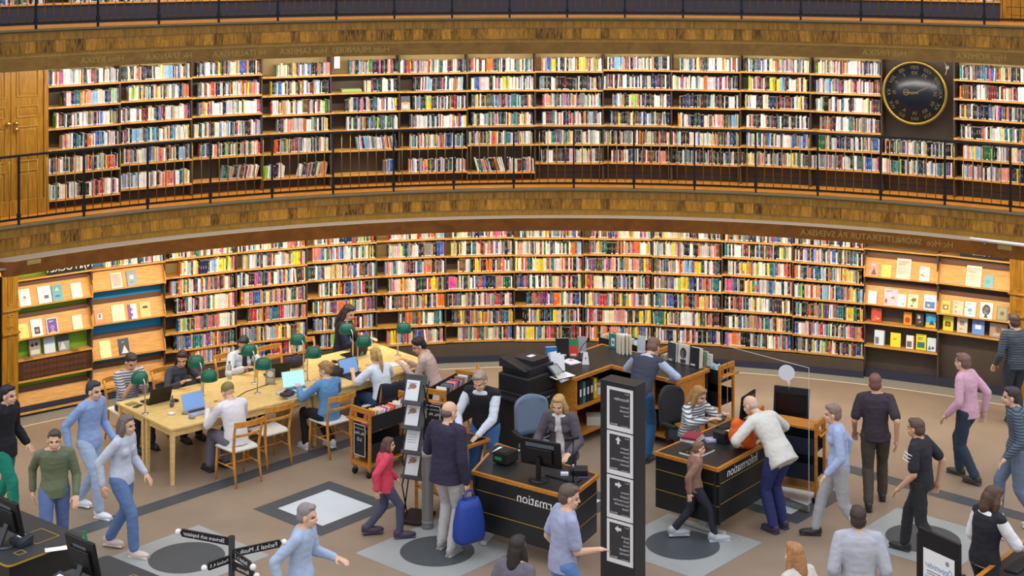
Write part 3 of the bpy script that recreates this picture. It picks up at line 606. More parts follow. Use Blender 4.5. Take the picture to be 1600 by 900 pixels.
bk(b2, 1365, zA2, .15, .225, '#d98f7c', [('t', .2, .1, .6, .5, '#4a3230'), ('l', .2, .75, .6, .12, '#f4e6d8')], 'salmon book far left on top shelf beside the books')
bk(b2, 1384, zA2, .155, .2, '#ead75c', [('l', .25, .45, .5, .2, '#a8963a')], 'yellow book on top shelf of second case from right')
poster = [('r', .06, .04, .88, .92, '#f3c9b8'), ('l', .12, .68, .76, .22, '#d97a66'), ('l', .12, .2, .76, .36, '#f7ece4')]
bk(b2, 1411, zA2, .22, .32, '#f2eee8', poster, 'salmon and white paper poster between yellow and patterned books', th=.004, thin=True, cat='poster')
bk(b2, 1444, zA2, .155, .225, '#e8e4e0', rart(3, ['#b8363a', '#2f4f7d', '#d5b13a']), 'white book with red and blue pattern on top shelf of second case from right')
bk(b2, 1363, zB2, .15, .205, '#f1e9dd', [('r', .93, 0, .07, 1, '#a23a34')], 'white book with red edge on second shelf of second case from right')
bk(b2, 1391, zB2, .22, .27, '#d8b7c0', rart(11, ['#b0283c', '#e9a43a', '#5a2b62', '#efd9d3']), 'large pink pictured book on second shelf of second case from right')
bk(b2, 1408.5, zB2, .13, .2, '#f4efe3', [('c', .7, .25, .3, .18, '#e8a040')], 'small white book with orange dot on second shelf of second case from right')
bk(b2, 1426, zB2, .16, .215, '#efe8b4', rart(5, ['#8a7a3c', '#c9a63c', '#5d6b4a']), 'cream patterned book on second shelf of second case from right')
bk(b2, 1452.5, zB2, .19, .235, '#f0f1f2', [('r', .1, .1, .8, .45, '#2f6fb8'), ('c', .4, .3, .2, .16, '#e8c94a'), ('l', .2, .7, .6, .14, '#2f6fb8')], 'white book with blue picture on second shelf of second case from right')
bk(b2, 1368, zC2, .16, .21, '#c9432c', rart(8, ['#e8b26a', '#7a1c22', '#e0705a']), 'red pictured book on third shelf of second case from right', tilt=R_(12), y=.03)
bk(b2, 1417, zC2, .125, .2, '#e58a24', [('c', .5, .4, .6, .4, '#8a2d22'), ('c', .5, .4, .42, .28, '#e58a24')], 'orange book with ring on third shelf of second case from right', tilt=R_(12), y=.03)
bk(b2, 1435.5, zC2, .12, .205, '#3b322f', rart(9, ['#c9b8a8', '#7a5a4a']), 'small dark book on third shelf of second case from right', tilt=R_(12), y=.03)
bk(b2, 1453.5, zC2, .155, .215, '#2f9fd0', [('r', 0, 0, 1, .35, '#e8b52a'), ('t', .3, .2, .6, .35, '#1c4a72'), ('l', .2, .75, .6, .12, '#f3d24a')], 'blue and yellow book on third shelf of second case from right', tilt=R_(12), y=.03)
bk(b2, 1373, zD2, .165, .235, '#d4dfe4', [('r', .1, .08, .35, .45, '#6b7680'), ('r', .93, 0, .07, 1, '#2f8a5a')], 'pale blue book with green edge on lowest shelf of second case from right', tilt=R_(12), y=.03)
bk(b2, 1398, zD2, .16, .22, '#efd92f', [('l', .25, .5, .5, .15, '#6b6a2a')], 'plain yellow book on lowest shelf of second case from right', tilt=R_(12), y=.03)
bk(b2, 1421, zD2, .125, .205, '#e9e3dc', [('r', .1, .12, .6, .45, '#6d6664'), ('r', .9, 0, .1, 1, '#b02f34')], 'white book with grey block on lowest shelf of second case from right', tilt=R_(12), y=.03)
bk(b2, 1438, zD2, .16, .245, '#d9cf2c', [('r', .15, .15, .7, .35, '#2f6f6a'), ('l', .2, .65, .6, .2, '#2d4a2c')], 'yellow book with teal block on lowest shelf of second case from right', tilt=R_(12), y=.03)
bk(b2, 1454.5, zD2, .14, .205, '#cfdbe6', [('t', .1, .1, .4, .35, '#4d6b9a'), ('c', .65, .25, .3, .2, '#33507a')], 'pale blue book with dark trees on lowest shelf of second case from right', tilt=R_(12), y=.03)
bk(b3, 1520, zA3, .23, .32, '#f4ece6', poster, 'salmon and white paper poster on top shelf of far right case', th=.004, thin=True, cat='poster')
bk(b3, 1544, zA3, .135, .205, '#6fb0b4', [('l', .2, .35, .55, .3, '#3f7f8a')], 'small teal book on top shelf of far right case')
bk(b3, 1477, zB3, .14, .2, '#dcb945', [('r', .15, .3, .65, .4, '#7d6a3a'), ('c', .5, .5, .3, .2, '#efe0a0')], 'small mustard book far left on second shelf of far right case')
bk(b3, 1496, zB3, .16, .22, '#e9c3a4', rart(21, ['#d8643c', '#efe4d6', '#c98a4a']), 'pale orange patterned book on second shelf of far right case')
bk(b3, 1515, zB3, .17, .23, '#bfdbe0', rart(22, ['#6ba0b4', '#e8ecec', '#8fb8a8']), 'light blue patterned book on second shelf of far right case')
bk(b3, 1540, zB3, .19, .25, '#efebe2', [('c', .5, .55, .66, .66, K), ('c', .5, .5, .38, .44, '#efebe2'), ('r', .36, .56, .1, .04, K), ('r', .55, .56, .1, .04, K), ('r', .42, .36, .16, .04, K), ('t', .32, .06, .36, .26, K)], 'white book with bold black face on second shelf of far right case')
bk(b3, 1565, zB3, .165, .225, '#8a835c', [('r', .1, .1, .8, .8, '#9d966c'), ('c', .5, .5, .4, .3, '#5d583c')], 'olive book at right on second shelf of far right case')
bk(b3, 1480, zC3, .16, .225, '#d6cf2a', [('r', .2, .3, .55, .35, '#4d4a2a'), ('c', .5, .45, .3, .2, '#c95a2a')], 'yellow book with dark block on third shelf of far right case', tilt=R_(12), y=.03)
bk(b3, 1502, zC3, .16, .23, '#cfc6ac', [('r', .25, .5, .45, .3, '#9a7a72'), ('l', .25, .2, .4, .12, '#6f6750')], 'beige book on third shelf of far right case', tilt=R_(12), y=.03)
bk(b3, 1527, zC3, .185, .255, '#6f90d4', [('r', .25, .35, .5, .25, '#dfe6f4'), ('l', .25, .7, .5, .12, '#34559a')], 'blue book with white pattern on third shelf of far right case', tilt=R_(12), y=.03)
bk(b3, 1559, zC3, .27, .215, '#a3937f', [('c', .5, .55, .35, .4, '#8a5648'), ('l', .2, .15, .6, .16, '#d9cdb8')], 'wide brown-grey book at right on third shelf of far right case', tilt=R_(12), y=.03)
# lying green book, front-facing paperback, notice and bookends on the gallery shelves
M, wd, A, B = bay_frame(RU, U(4), U(5)); zg = z_of(144, A, B); x = t_of(550, A, B)
for i, (c, l) in enumerate((('#8fae5a', 'green book lying flat on an empty gallery shelf, under a paler one'), ('#a9c47c', 'pale green book lying on top of another on a gallery shelf'))):
    b = MB(); b.box((0, 0, .0125), (.34 - i * .02, .2, .024), 0); o = b.build('book', [mat('cover_' + c[1:], c, .5)], bevel=.003); o.matrix_world = M @ Matrix.Translation((x, .12, zg + i * .0252)); tag(o, l, 'book'); N_IND[0] += 1
    b = MB(); b.box((0, .003, .0125), (.33 - i * .02, .2, .018), 0); b.build('page_block', [M_PAGES], o)
x = t_of(526, A, B); b = MB(); b.box((0, 0, .1), (.1, .006, .2), 0); b.box((-.05, 0, .1), (.012, .03, .2), 1); o = b.build('notice_card', [M_WHITE, mat('dark_red_holder', '#4f1a1c', .5)], bevel=.002); o.matrix_world = M @ Matrix.Translation((x, -.01, z_of(115.4, A, B) + .1)); tag(o, 'white notice card clipped above an empty stretch of gallery shelf', 'notice')
bay5 = bay_frame(RU, U(5), U(6)); face_book(bay5[0], t_of(634, *bay5[2:]), z_of(171, *bay5[2:]), .02, .15, .225, .02, R_(6), '#b9a893', [('r', 0, .55, 1, .45, '#5c5a60'), ('r', .2, .15, .6, .2, '#e6d8c6'), ('c', .5, .5, .4, .2, '#c98a6a')], 'brown pictured paperback facing out on a gallery shelf')
for bay, px, py, l in ((bay_frame(RU, U(2), U(3)), 310, 179, 'third bookcase'), (bay_frame(RU, U(3), U(4)), 428, 178.4, 'fourth bookcase'), (bay_frame(RU, U(1), U(2)), 200, 155, 'second bookcase'), (bay_frame(RU, U(0), U(1)), 97, 164, 'first bookcase')):
    M, wd, A, B = bay; b = MB(); x = t_of(px, A, B); b.add([(0, .02, 0), (0, .14, 0), (0, .14, .11), (0, .11, .15), (0, .05, .15), (0, .02, .11)], [(0, 1, 2, 3, 4, 5), (5, 4, 3, 2, 1, 0)]); b.v += [(.003, p[1], p[2]) for p in b.v[:6]]
    b.f = [(0, 1, 2, 3, 4, 5), (11, 10, 9, 8, 7, 6)] + [(i, 6 + i, 6 + (i + 1) % 6, (i + 1) % 6) for i in range(6)]; b.m = [0] * 8; b.sm = [False] * 8; b.uv = {}; b.box((-.05, .08, .002), (.1, .12, .003), 0)
    o = b.build('bookend', [mat('mustard_metal', '#9a7a22', .45, .4)], fix=True); o.matrix_world = M @ Matrix.Translation((x, 0, z_of(py, A, B) + .001)); tag(o, 'mustard metal bookend holding up the row in the %s of the gallery' % l, 'bookend')
# ------------------------------------------------------------------ clock
M, wd, A, B = bay_frame(RU, U(12), U(13)); zc_ = z_of(145, A, B); xc = t_of(1430, A, B); RC = .512
ck = thing('wall_clock', 'big round dark blue clock with brass rim and gilt roman numerals', 'clock'); Mk = M @ frame((xc, -.02, zc_), (1, 0, 0), (0, -1, 0)); ck.matrix_world = Mk
b = MB(); b.lathe([(.44, -.1), (.47, -.05), (.505, -.01), (.515, .02), (.505, .045), (.48, .05), (.465, .03), (.46, .012)], 56); b.build('rim', [mat('old_brass', '#9a8442', .42, .9)], ck)
b = MB(); b.lathe([(.01, .015), (.466, .015), (.466, .024), (.01, .024)], 56); b.build('dial', [mat('clock_dial', '#0b1220', .32)], ck)
ROM = ['XII', 'I', 'II', 'III', 'IIII', 'V', 'VI', 'VII', 'VIII', 'IX', 'X', 'XI']; ROM2 = ['XXIV', 'XIII', 'XIV', 'XV', 'XVI', 'XVII', 'XVIII', 'XIX', 'XX', 'XXI', 'XXII', 'XXIII']
M_NUM = mat('gilt_numerals', '#5a4f2e', .6, .1)
for i in range(12):
    a = R_(30 * i)                                             # runs anticlockwise: the hall is shown mirrored
    for tx, rr, sz in ((ROM[i], .315, .085), (ROM2[i], .40, .085)):
        mb = MB(); Mt = Matrix.Rotation(a, 4, 'Z') @ Matrix.Translation((0, rr, .0262)) @ Matrix.Scale(.72 if len(tx) > 3 else 1, 4, (1, 0, 0)); mirrored_text(mb, tx, sz, Mt, 0); mb.build('numeral', [M_NUM], ck)
def hand(ang, ln, wd_, name):
    mb = MB(); Mt = Matrix.Rotation(ang, 4, 'Z') @ Matrix.Translation((0, 0, .032)); mb.add([(-wd_ / 2, -.06, 0), (wd_ / 2, -.06, 0), (wd_ * .8, ln * .6, 0), (0, ln, 0), (-wd_ * .8, ln * .6, 0)], [(0, 1, 2, 3, 4)], 0, Mt); mb.ball((0, 0, 0), (.022, .022, .004), 12, 0, Mt)
    if 'hour' in name: mb.add([(.05 * math.cos(q * .5236), ln * .65 + .05 * math.sin(q * .5236), .001) for q in range(12)] + [(.035 * math.cos(q * .5236), ln * .65 + .035 * math.sin(q * .5236), .001) for q in range(12)], [(q, (q + 1) % 12, 12 + (q + 1) % 12, 12 + q) for q in range(12)], 0, Mt)
    mb.build(name, [M_NUM], ck)
hand(R_(-65), .37, .012, 'minute_hand'); hand(R_(88), .2, .02, 'hour_hand')
# cable beside the clock
b = MB(); b.tube([M @ Vector(p) for p in ((xc + .42, .1, zc_ + .52), (xc + .5, -.01, zc_ + .42), (xc + .47, -.01, zc_ + .3))], .008, 8); b.box((xc + .5, .0, zc_ + .42), (.05, .05, .05), 1, M); o = b.build('clock_cable', [mat('pale_cable', '#9a8f78', .6), M_GREYP]); tag(o, 'pale cable with small grey box at the upper right of the clock', 'cable')
# ------------------------------------------------------------------ railings
def railing(r, z, q, t0, ks, label, top=.98):
    t = thing('balcony_railing', label, 'railing', ring(r, t0, z)); off = -Vector(t.location)
    def B_(): return MB()
    p0, p1 = t0 + ks[0] * q, t0 + ks[-1] * q
    for nm, zz_, hh, ww in (('top_rail', z + top, .03, .05), ('bottom_rail', z + .085, .03, .02)):
        b = B_(); b.sweep([(r - ww / 2, zz_ - hh / 2), (r - ww / 2, zz_ + hh / 2), (r + ww / 2, zz_ + hh / 2), (r + ww / 2, zz_ - hh / 2)], p0, p1, 110, closed=True); b.v = [tuple(Vector(v) + off) for v in b.v]; b.build(nm, [M_BLACKM], t, fix=True)
    pm = MB(); pm.box((0, 0, top / 2 - .01), (.028, .04, top + .03)); pm.box((0, 0, .13), (.05, .045, .06)); post0 = pm.build('post', [M_BLACKM], t, bevel=.004)
    bm_ = MB(); bm_.tube([(0, 0, .085), (0, 0, top)], .0062, 8); bal0 = bm_.build('baluster', [M_BRASS], t); nb = 0
    first = True; rest = MB()
    for k in range(ks[0], ks[-1] + 1):
        p = t0 + k * q; o = post0 if first else post0.copy()
        if not first: C.objects.link(o); o.parent = t
        o.location = ring(r, p, z) + off; o.rotation_euler = (0, 0, -p); first = False
        if k < ks[-1]:
            for j in range(1, 7):
                pb = p + q * j / 7
                if nb >= 100: rest.tube([ring(r, pb, z + .085) + off, ring(r, pb, z + top) + off], .0062, 8); continue
                o = bal0 if nb == 0 else bal0.copy()
                if nb: C.objects.link(o); o.parent = t
                o.location = ring(r, pb, z) + off; nb += 1
    if rest.v: rest.build('balusters', [M_BRASS], t)['kind'] = 'stuff'
    return t
railing(R2 + .05, Z2, Q2, T2, list(range(-8, 12)), 'black gallery railing with thin brass balusters in front of the shelves')
railing(R3 + .05, Z3, Q3, T3, list(range(-8, 12)), 'black railing of the uppermost gallery at the top edge')
# ------------------------------------------------------------------ reading tables and what stands on them
TA = Vector((.742, .67, 0)).normalized(); TP = Vector((TA.y, -TA.x, 0))                  # along the table, and towards the near side
T0 = G(267, 671, .74)                                                                      # near left corner
TL, TW = 4.40, 1.50
def tpt(a, p, z=0.0): return Vector((T0.x, T0.y, 0)) + TA * a + TP * p + Vector((0, 0, z))     # p: 0 = near edge, -1.5 = far edge
TROT = math.atan2(TA.y, TA.x)
def make_table():
    t = thing('reading_table', '', 'table', group='birch reading tables'); ln, wd = TL / 2 - .004, TW / 2 - .004
    b = MB(); b.box((ln / 2, wd / 2, .725), (ln, wd, .03)); b.build('tabletop', [M_TABLE], t, bevel=.004)
    b = MB()
    for x, y, dx, dy in ((ln / 2, .05, ln - .14, .02), (ln / 2, wd - .05, ln - .14, .02), (.06, wd / 2, .02, wd - .12), (ln - .06, wd / 2, .02, wd - .12)): b.box((x, y, .665), (dx, dy, .09))
    b.build('apron', [M_TABLE], t)
    for x in (.05, ln - .05):
        for y in (.05, wd - .05):
            b = MB(); b.add([(x + i * .027, y + j * .027, .71) for i, j in ((-1, -1), (1, -1), (1, 1), (-1, 1))] + [(x + i * .019, y + j * .019, 0) for i, j in ((-1, -1), (1, -1), (1, 1), (-1, 1))], [(0, 1, 2, 3), (7, 6, 5, 4)] + [(i, 4 + i, 4 + (i + 1) % 4, (i + 1) % 4) for i in range(4)]); b.build('leg', [M_TABLE], t, fix=True)
    return t
tb0 = make_table(); tbs = []
for i, (a, p, l) in enumerate(((0, 0, 'birch reading table at near left, in front of the person in the olive cap'), (TL / 2, 0, 'birch reading table at near right, by the woman in denim'), (0, -TW / 2, 'birch reading table at far left, by the person holding a phone'), (TL / 2, -TW / 2, 'birch reading table at far right, by the standing dark-haired woman'))):
    o = tb0 if i == 0 else copy_tree(tb0); o.location = tpt(a, p); o.rotation_euler = (0, 0, TROT); o['label'] = l; tbs.append(o)
# green lamps
def make_lamp():
    t = thing('desk_lamp', '', 'lamp', group='green reading lamps on the tables')
    b = MB(); b.lathe([(.045, 0), (.045, .008), (.012, .014)], 20); b.build('base', [M_CHROME], t)
    b = MB(); b.tube([(0, 0, .01), (0, 0, .36), (0, .012, .41), (0, .04, .445), (0, .08, .455), (0, .11, .445)], .0095, 10); b.build('pole', [M_CHROME], t)
    b = MB(); b.lathe([(.113, .0), (.115, .012), (.112, .06), (.102, .1), (.078, .128), (.04, .142), (.004, .145)], 28, 0, Matrix.Translation((0, .15, .385))); b.build('lamp_shade', [M_GREEN], t)
    b = MB(); b.tube([(0, .07, .44), (0, .07, .47)], .012, 10); b.ball((0, .15, .535), (.014, .014, .01), 10); b.build('fitting', [M_CHROME], t)
    return t
lp0 = make_lamp(); first = True; LORD = []
lamps = []
for t_ in (.06, .9, 1.75, 2.58, 3.46, 4.22):
    for sgn in ((1,) if t_ < .5 else (-1,) if t_ > 4 else (1, -1)):
        lamps.append((t_, sgn))
for i, (t_, sg) in enumerate(lamps):
    o = lp0 if i == 0 else copy_tree(lp0)
    o.location = tpt(t_ + (.11 * sg if 0 < i < len(lamps) - 1 else 0), -TW / 2 - sg * (.21 if 0 < i < len(lamps) - 1 else .04), .7405); o.rotation_euler = (0, 0, TROT + (0 if sg > 0 else math.pi))
    pair = int(round((i + 1) / 2)) if i else 0
    o['label'] = 'green domed desk lamp on a chrome pole at the far left table end' if i == 0 else 'green domed desk lamp standing alone at the right table end' if i == len(lamps) - 1 else 'green domed desk lamp, %s one of the %s pair from the left' % ('far' if sg > 0 else 'near', ORD[(i - 1) // 2])
# chairs
def make_chair():
    t = thing('dining_chair', '', 'chair', group='beech chairs round the reading tables')
    b = MB(); b.prism([(-.225, -.21), (.225, -.21), (.2, .2), (-.2, .2)], .432, .462); b.build('seat', [M_WEAVE], t, bevel=.012)
    f = MB()
    for p, q_ in (((-.2, -.19), (.2, -.19)), ((-.18, .18), (.18, .18)), ((-.2, -.19), (-.18, .18)), ((.2, -.19), (.18, .18))): f.tube([(p[0], p[1], .44), (q_[0], q_[1], .44)], .016, 8)
    f.build('seat_rail', [M_CHAIR], t)
    for s in (-1, 1):
        l = MB(); l.tube([(s * .2, -.19, .45), (s * .205, -.2, .2), (s * .212, -.21, 0)], [.017, .019, .012], 10); l.build('leg', [M_CHAIR], t)
        l = MB(); l.tube([(s * .19, .26, 0), (s * .185, .2, .25), (s * .185, .185, .45), (s * .2, .225, .68), (s * .205, .26, .82)], [.013, .02, .021, .018, .015], 10); l.build('leg', [M_CHAIR], t)
    for (y0, z, y1) in ((0, 0, 0),):
        s_ = MB()
        for s in (-1, 1): s_.tube([(s * .207, -.2, .24), (s * .187, .2, .24)], .010, 8)
        s_.tube([(-.2, 0, .24), (.2, 0, .24)], .010, 8); s_.tube([(-.208, -.2, .3), (.208, -.2, .3)], .010, 8); s_.build('stretcher', [M_CHAIR], t)
    def slat(zc, h, w, curve, name):
        m = MB(); n = 10
        for i in range(n + 1):
            u = -1 + 2 * i / n; y = .225 + (zc - .68) * .25 + curve * (1 - u * u)
            m.v += [(u * w, y, zc - h / 2), (u * w, y + .02, zc - h / 2), (u * w, y + .02, zc + h / 2), (u * w, y, zc + h / 2)]
        for i in range(n):
            for j in range(4): m.face((i * 4 + j, i * 4 + (j + 1) % 4, (i + 1) * 4 + (j + 1) % 4, (i + 1) * 4 + j))
        m.face((3, 2, 1, 0)); m.face((n * 4, n * 4 + 1, n * 4 + 2, n * 4 + 3)); m.build(name, [M_CHAIR], t, bevel=.004, fix=True)
    slat(.815, .075, .225, .055, 'top_rail'); slat(.66, .035, .2, .03, 'back_slat')
    return t
ch0 = make_chair(); ch_i = [0]
def chair(loc, face, label):
    """face: direction the sitter looks"""
    o = ch0 if ch_i[0] == 0 else copy_tree(ch0); ch_i[0] += 1
    o.location = (loc.x, loc.y, 0); o.rotation_euler = (0, 0, math.atan2(-face.x, face.y) + math.pi); o['label'] = label; return o
def sit(a, p): return tpt(a, p)
near = -TP; far = TP
chair(sit(1.42, .10), near, 'empty beech chair with white woven seat at the near table edge')
chair(sit(.78, .36), near, 'beech chair with the person in the white shirt and olive cap on it')
chair(sit(2.28, .30), near, 'beech chair behind the woman in the blue denim shirt')
c6 = chair(sit(3.14, .34), near, 'beech chair with a dark jacket hung over its back')
chair(sit(4.25, .62), (near * .8 - TA * .6).normalized(), 'beech chair behind the man in the beige jumper at the right table end')
chair(sit(.42, -TW - .50), far, 'beech chair under the person holding a phone, far side of the table')
chair(sit(1.12, -TW - .42), far, 'beech chair under the woman in charcoal, far side of the table')
chair(sit(2.15, -TW - .42), far, 'beech chair under the woman in the white jacket, far side of the table')
chair(sit(2.85, -TW - .36), far, 'empty beech chair on the far table side, right of the dark laptop')
chair(sit(3.45, -TW - .34), far, 'empty beech chair on the far table side, left of the dark-haired woman')
# jacket on the chair back
j = MB(); n = 12
Mj = Matrix.Translation(c6.location) @ Matrix.Rotation(c6.rotation_euler.z, 4, 'Z')
prof = [(.02, .45), (-.005, .60), (-.01, .76), (.015, .862), (.06, .872), (.09, .84), (.1, .70), (.105, .5), (.11, .30)]
for i in range(n + 1):
    u = -1 + 2 * i / n
    for k, (y, z) in enumerate(prof): j.v.append((u * (.235 + .015 * math.sin(k * 1.7)), .215 + (z - .66) * .2 + .055 * (1 - u * u) + y - .03 + .008 * math.sin(i * 2.1 + k), z + .008 * math.sin(i * 1.3)))
for i in range(n):
    for k in range(len(prof) - 1): j.face((i * 9 + k, (i + 1) * 9 + k, (i + 1) * 9 + k + 1, i * 9 + k + 1), 0, None, True)
j.v = [tuple(Mj @ Vector(v)) for v in j.v]
o = j.build('jacket', [mat('navy_cloth', '#20242f', .9, bump=.3, scale=40)]); sm = o.modifiers.new('thick', 'SOLIDIFY'); sm.thickness = .012; tag(o, 'dark navy jacket hanging over a beech chair back', 'jacket')
# laptops
def laptop(loc, screen_dir, label, body, scr, open_=108, w=.33):
    """screen_dir: the way the screen faces"""
    t = thing('laptop', label, 'laptop', loc, math.atan2(screen_dir.x, -screen_dir.y))
    mb_ = mat('laptop_' + body.strip('#'), body, .35, .3)
    b = MB(); b.box((0, 0, .009), (w, .23, .016)); b.build('base', [mb_], t, bevel=.004)
    k = MB()
    for r in range(5):
        for c in range(13): k.box((-w / 2 + .03 + c * (w - .06) / 12, .09 - r * .02, .0185), (.017, .015, .003))
    k.build('keyboard', [M_BLACK], t)
    a = R_(open_ - 90); M = Matrix.Translation((0, .115, .018)) @ Matrix.Rotation(-a, 4, 'X')
    b = MB(); b.box((0, .004, .11), (w, .008, .22), 0, M); l = b.build('lid', [mb_], t, bevel=.003)
    b = MB(); quad_plate(b, M @ frame((0, 0, .11), (1, 0, 0), (0, -1, 0)), -w / 2 + .01, -.098, w / 2 - .01, .1, 0); b.build('screen', [scr], l)
    return t
M_SCRB = mat('lit_blue_screen', '#6f95c9', .3, emit=('#6f95c9', .55)); M_SCRC = mat('lit_cyan_screen', '#9ee0f0', .3, emit=('#9ee0f0', .8)); M_SCRW = mat('lit_page', '#d8f0f6', .3, emit=('#dff4fa', .5))
laptop(tpt(.42, -TW + .32, .7405), -far * 1.0, 'black laptop seen from behind, in front of the person with a phone', '#26221f', M_SCRB)
l2 = laptop(tpt(.62, -.36, .7405), near * -1.0, 'silver laptop with blue screen facing the person in the olive cap', '#b9bcc2', M_SCRB)
l3 = laptop(tpt(2.08, -.22, .7665), (-near + TA * -.25).normalized(), 'white laptop with bright cyan screen beside the woman in denim', '#c9cdd2', M_SCRC)
laptop(tpt(2.3, -TW + .42, .7405), (-far + TA * .35).normalized(), 'dark laptop seen from behind, in front of the woman in the white jacket', '#26261f', M_SCRB)
laptop(tpt(3.12, -.3, .7405), -near, 'slim dark laptop with blue screen in front of the woman in the white t-shirt', '#2b2d33', M_SCRB)
laptop(tpt(3.75, -TW + .3, .7405), -far, 'dark laptop in front of the standing dark-haired woman', '#222228', M_SCRB)
def bag(loc, sz, rz, label, col, name='bag', cat='bag'):
    b = MB(); b.ball((0, 0, sz[2] * .5), (sz[0] / 2, sz[1] / 2, sz[2] * .55), 20); b.v = [(x, y, max(0, z) + .012 * math.sin(x * 40) * (z > .05)) for x, y, z in b.v]
    o = b.build(name, [mat('cloth_' + col.strip('#'), col, .85, bump=.3, scale=50)], loc=loc); o.rotation_euler.z = rz; tag(o, label, cat)
    h = MB(); h.tube([(-sz[0] * .2, 0, sz[2] * .95), (-sz[0] * .12, 0, sz[2] * 1.15), (sz[0] * .12, 0, sz[2] * 1.15), (sz[0] * .2, 0, sz[2] * .95)], .008, 8); h.build('handle', [mat('cloth_' + col.strip('#'), col)], o); return o
bag(tpt(2.85, -.48, .7405), (.42, .3, .15), TROT + .3, 'soft black bag lying on the table left of the woman in the white t-shirt', '#2a2026')
bag(tpt(2.75, -1.28, .7405), (.34, .26, .16), TROT, 'dark purple-grey bag at the far table edge by an empty chair', '#332c38')
# note pad with case under the cyan laptop, phone, mice, bottle, cup, folded sign, tissue
def lie(name, label, cat, loc, sz, rz, col, rough=.5, bevel=.004):
    b = MB(); b.box((0, 0, sz[2] / 2), sz); o = b.build(name, [mat(name + '_' + col.strip('#'), col, rough)], bevel=bevel, loc=loc); o.rotation_euler.z = rz; return tag(o, label, cat)
lie('notepad', 'pale grey closed folder lying under the cyan-screen laptop', 'folder', tpt(2.02, -.2, .7405), (.42, .32, .0255), TROT, '#c9c2c2')
bag(tpt(1.84, -.1, .767), (.26, .16, .07), TROT + .2, 'dark grey zipped case on the pale folder by the cyan laptop', '#3a3438', 'pencil_case', 'case')
lie('phone', 'black phone lying at the left end of the table', 'phone', tpt(.14, -TW + .36, .7405), (.15, .075, .009), TROT + .5, '#17171a', .2)
lie('wallet', 'olive wallet lying by the phone at the left table end', 'wallet', tpt(.12, -TW + .22, .7405), (.14, .1, .015), TROT + .2, '#8d8350')
lie('paper_sheet', 'white sheet on the table in front of the woman with a ponytail', 'paper', tpt(3.5, -.2, .7405), (.3, .21, .004), TROT + .2, '#eef0f3')
lie('notebook', 'white notebook under the hand of the man in beige', 'notebook', tpt(3.95, -.35, .7405), (.26, .2, .012), TROT - .2, '#e4e4e0')
for a, p, l in ((.62, -.98, 'dark computer mouse by the headset, left part of the table'), (.42, -.2, 'grey computer mouse at the near left of the table'), (3.3, -1.05, 'black computer mouse by the far right lamp pair')):
    b = MB(); b.ball((0, 0, .015), (.03, .05, .022), 14); b.v = [(x, y, max(0, z)) for x, y, z in b.v]; o = b.build('computer_mouse', [M_RUB if 'black' in l or 'dark' in l else M_GREYP], loc=tpt(a, p, .7405)); o.rotation_euler.z = TROT + .6; tag(o, l, 'mouse')
    q = MB(); q.box((0, .02, .038), (.006, .02, .004)); q.build('wheel', [M_STEEL], o)
h = MB(); h.tube([(-.08, 0, .03), (-.075, 0, .08), (-.04, 0, .12), (0, 0, .132), (.04, 0, .12), (.075, 0, .08), (.08, 0, .03)], .008, 8); h.ball((-.08, 0, .035), (.018, .032, .035), 12); h.ball((.08, 0, .035), (.018, .032, .035), 12)
o = h.build('headphones', [mat('headset_grey', '#5a5a5e', .4)], loc=tpt(.5, -.86, .7405)); o.rotation_euler.z = TROT + 1.0; tag(o, 'grey headphones lying between the lamps on the left of the table', 'headphones')
for a, p, l in ((.3, -.52, 'crumpled white tissue near the left table corner'), (.45, -.42, 'small grey earbud case near the silver laptop')):
    b = MB(); b.ball((0, 0, .018), (.05, .035, .02), 12); b.v = [(x + .008 * math.sin(z * 300 + y * 90), y, max(0, z + .006 * math.sin(x * 170))) for x, y, z in b.v]; o = b.build('tissue' if 'tissue' in l else 'earbud_case', [M_WHITE if 'tissue' in l else M_GREYP], loc=tpt(a, p, .7405)); tag(o, l, 'tissue' if 'tissue' in l else 'case')
b = MB(); b.lathe([(.032, 0), (.034, .01), (.034, .15), (.03, .18), (.014, .21), (.013, .225)], 18); o = b.build('water_bottle', [mat('bottle_plastic', '#cfd8cf', .12, trans=.6)], loc=tpt(1.72, -TW + .1, .7405)); tag(o, 'clear plastic water bottle with green cap at the far table edge', 'bottle')
q = MB(); q.lathe([(.016, .222), (.016, .25), (.01, .252)], 14); q.build('cap', [mat('cap_green', '#2f9a5a', .4)], o); q = MB(); q.lathe([(.0347, .06), (.0347, .12)], 18); q.build('bottle_label', [M_WHITE], o)
b = MB(); b.lathe([(.026, 0), (.038, .12), (.040, .122)], 18); o = b.build('paper_cup', [mat('cup_yellow', '#e9bd2e', .5)], loc=tpt(2.05, -TW + .28, .7405)); tag(o, 'yellow paper cup with white lid by the second lamp pair', 'cup')
q = MB(); q.lathe([(.041, .12), (.041, .128), (.034, .14), (.033, .142)], 18); q.build('lid', [M_WHITE], o)
# acrylic leaflet holder by the second pair
Mh = Matrix.Translation(tpt(2.0, -TW / 2 - .02, .7405)) @ Matrix.Rotation(TROT - .9, 4, 'Z')
b = MB(); b.box((0, 0, .12), (.16, .006, .24), 0); b.box((0, .03, .003), (.16, .08, .006), 0); o = b.build('table_sign', [M_GLASS]); o.matrix_world = Mh; tag(o, 'small upright grey leaflet in a clear holder by the second lamp pair', 'sign')
b = MB(); Mq = frame((0, -.0035, .12), (1, 0, 0), (0, -1, 0)); quad_plate(b, Mq, -.07, -.11, .07, .11, 0); b.add([(.045 * math.cos(i * .2618), .03 + .045 * math.sin(i * .2618), .002) for i in range(24)], [tuple(range(24))], 1, Mq)
for i in range(3): quad_plate(b, Mq, -.05, -.045 - i * .02, .05, -.037 - i * .02, 1, .002)
b.build('leaflet', [mat('leaflet_grey', '#8c867c', .6), mat('leaflet_pale', '#d9d4cb', .6)], o)
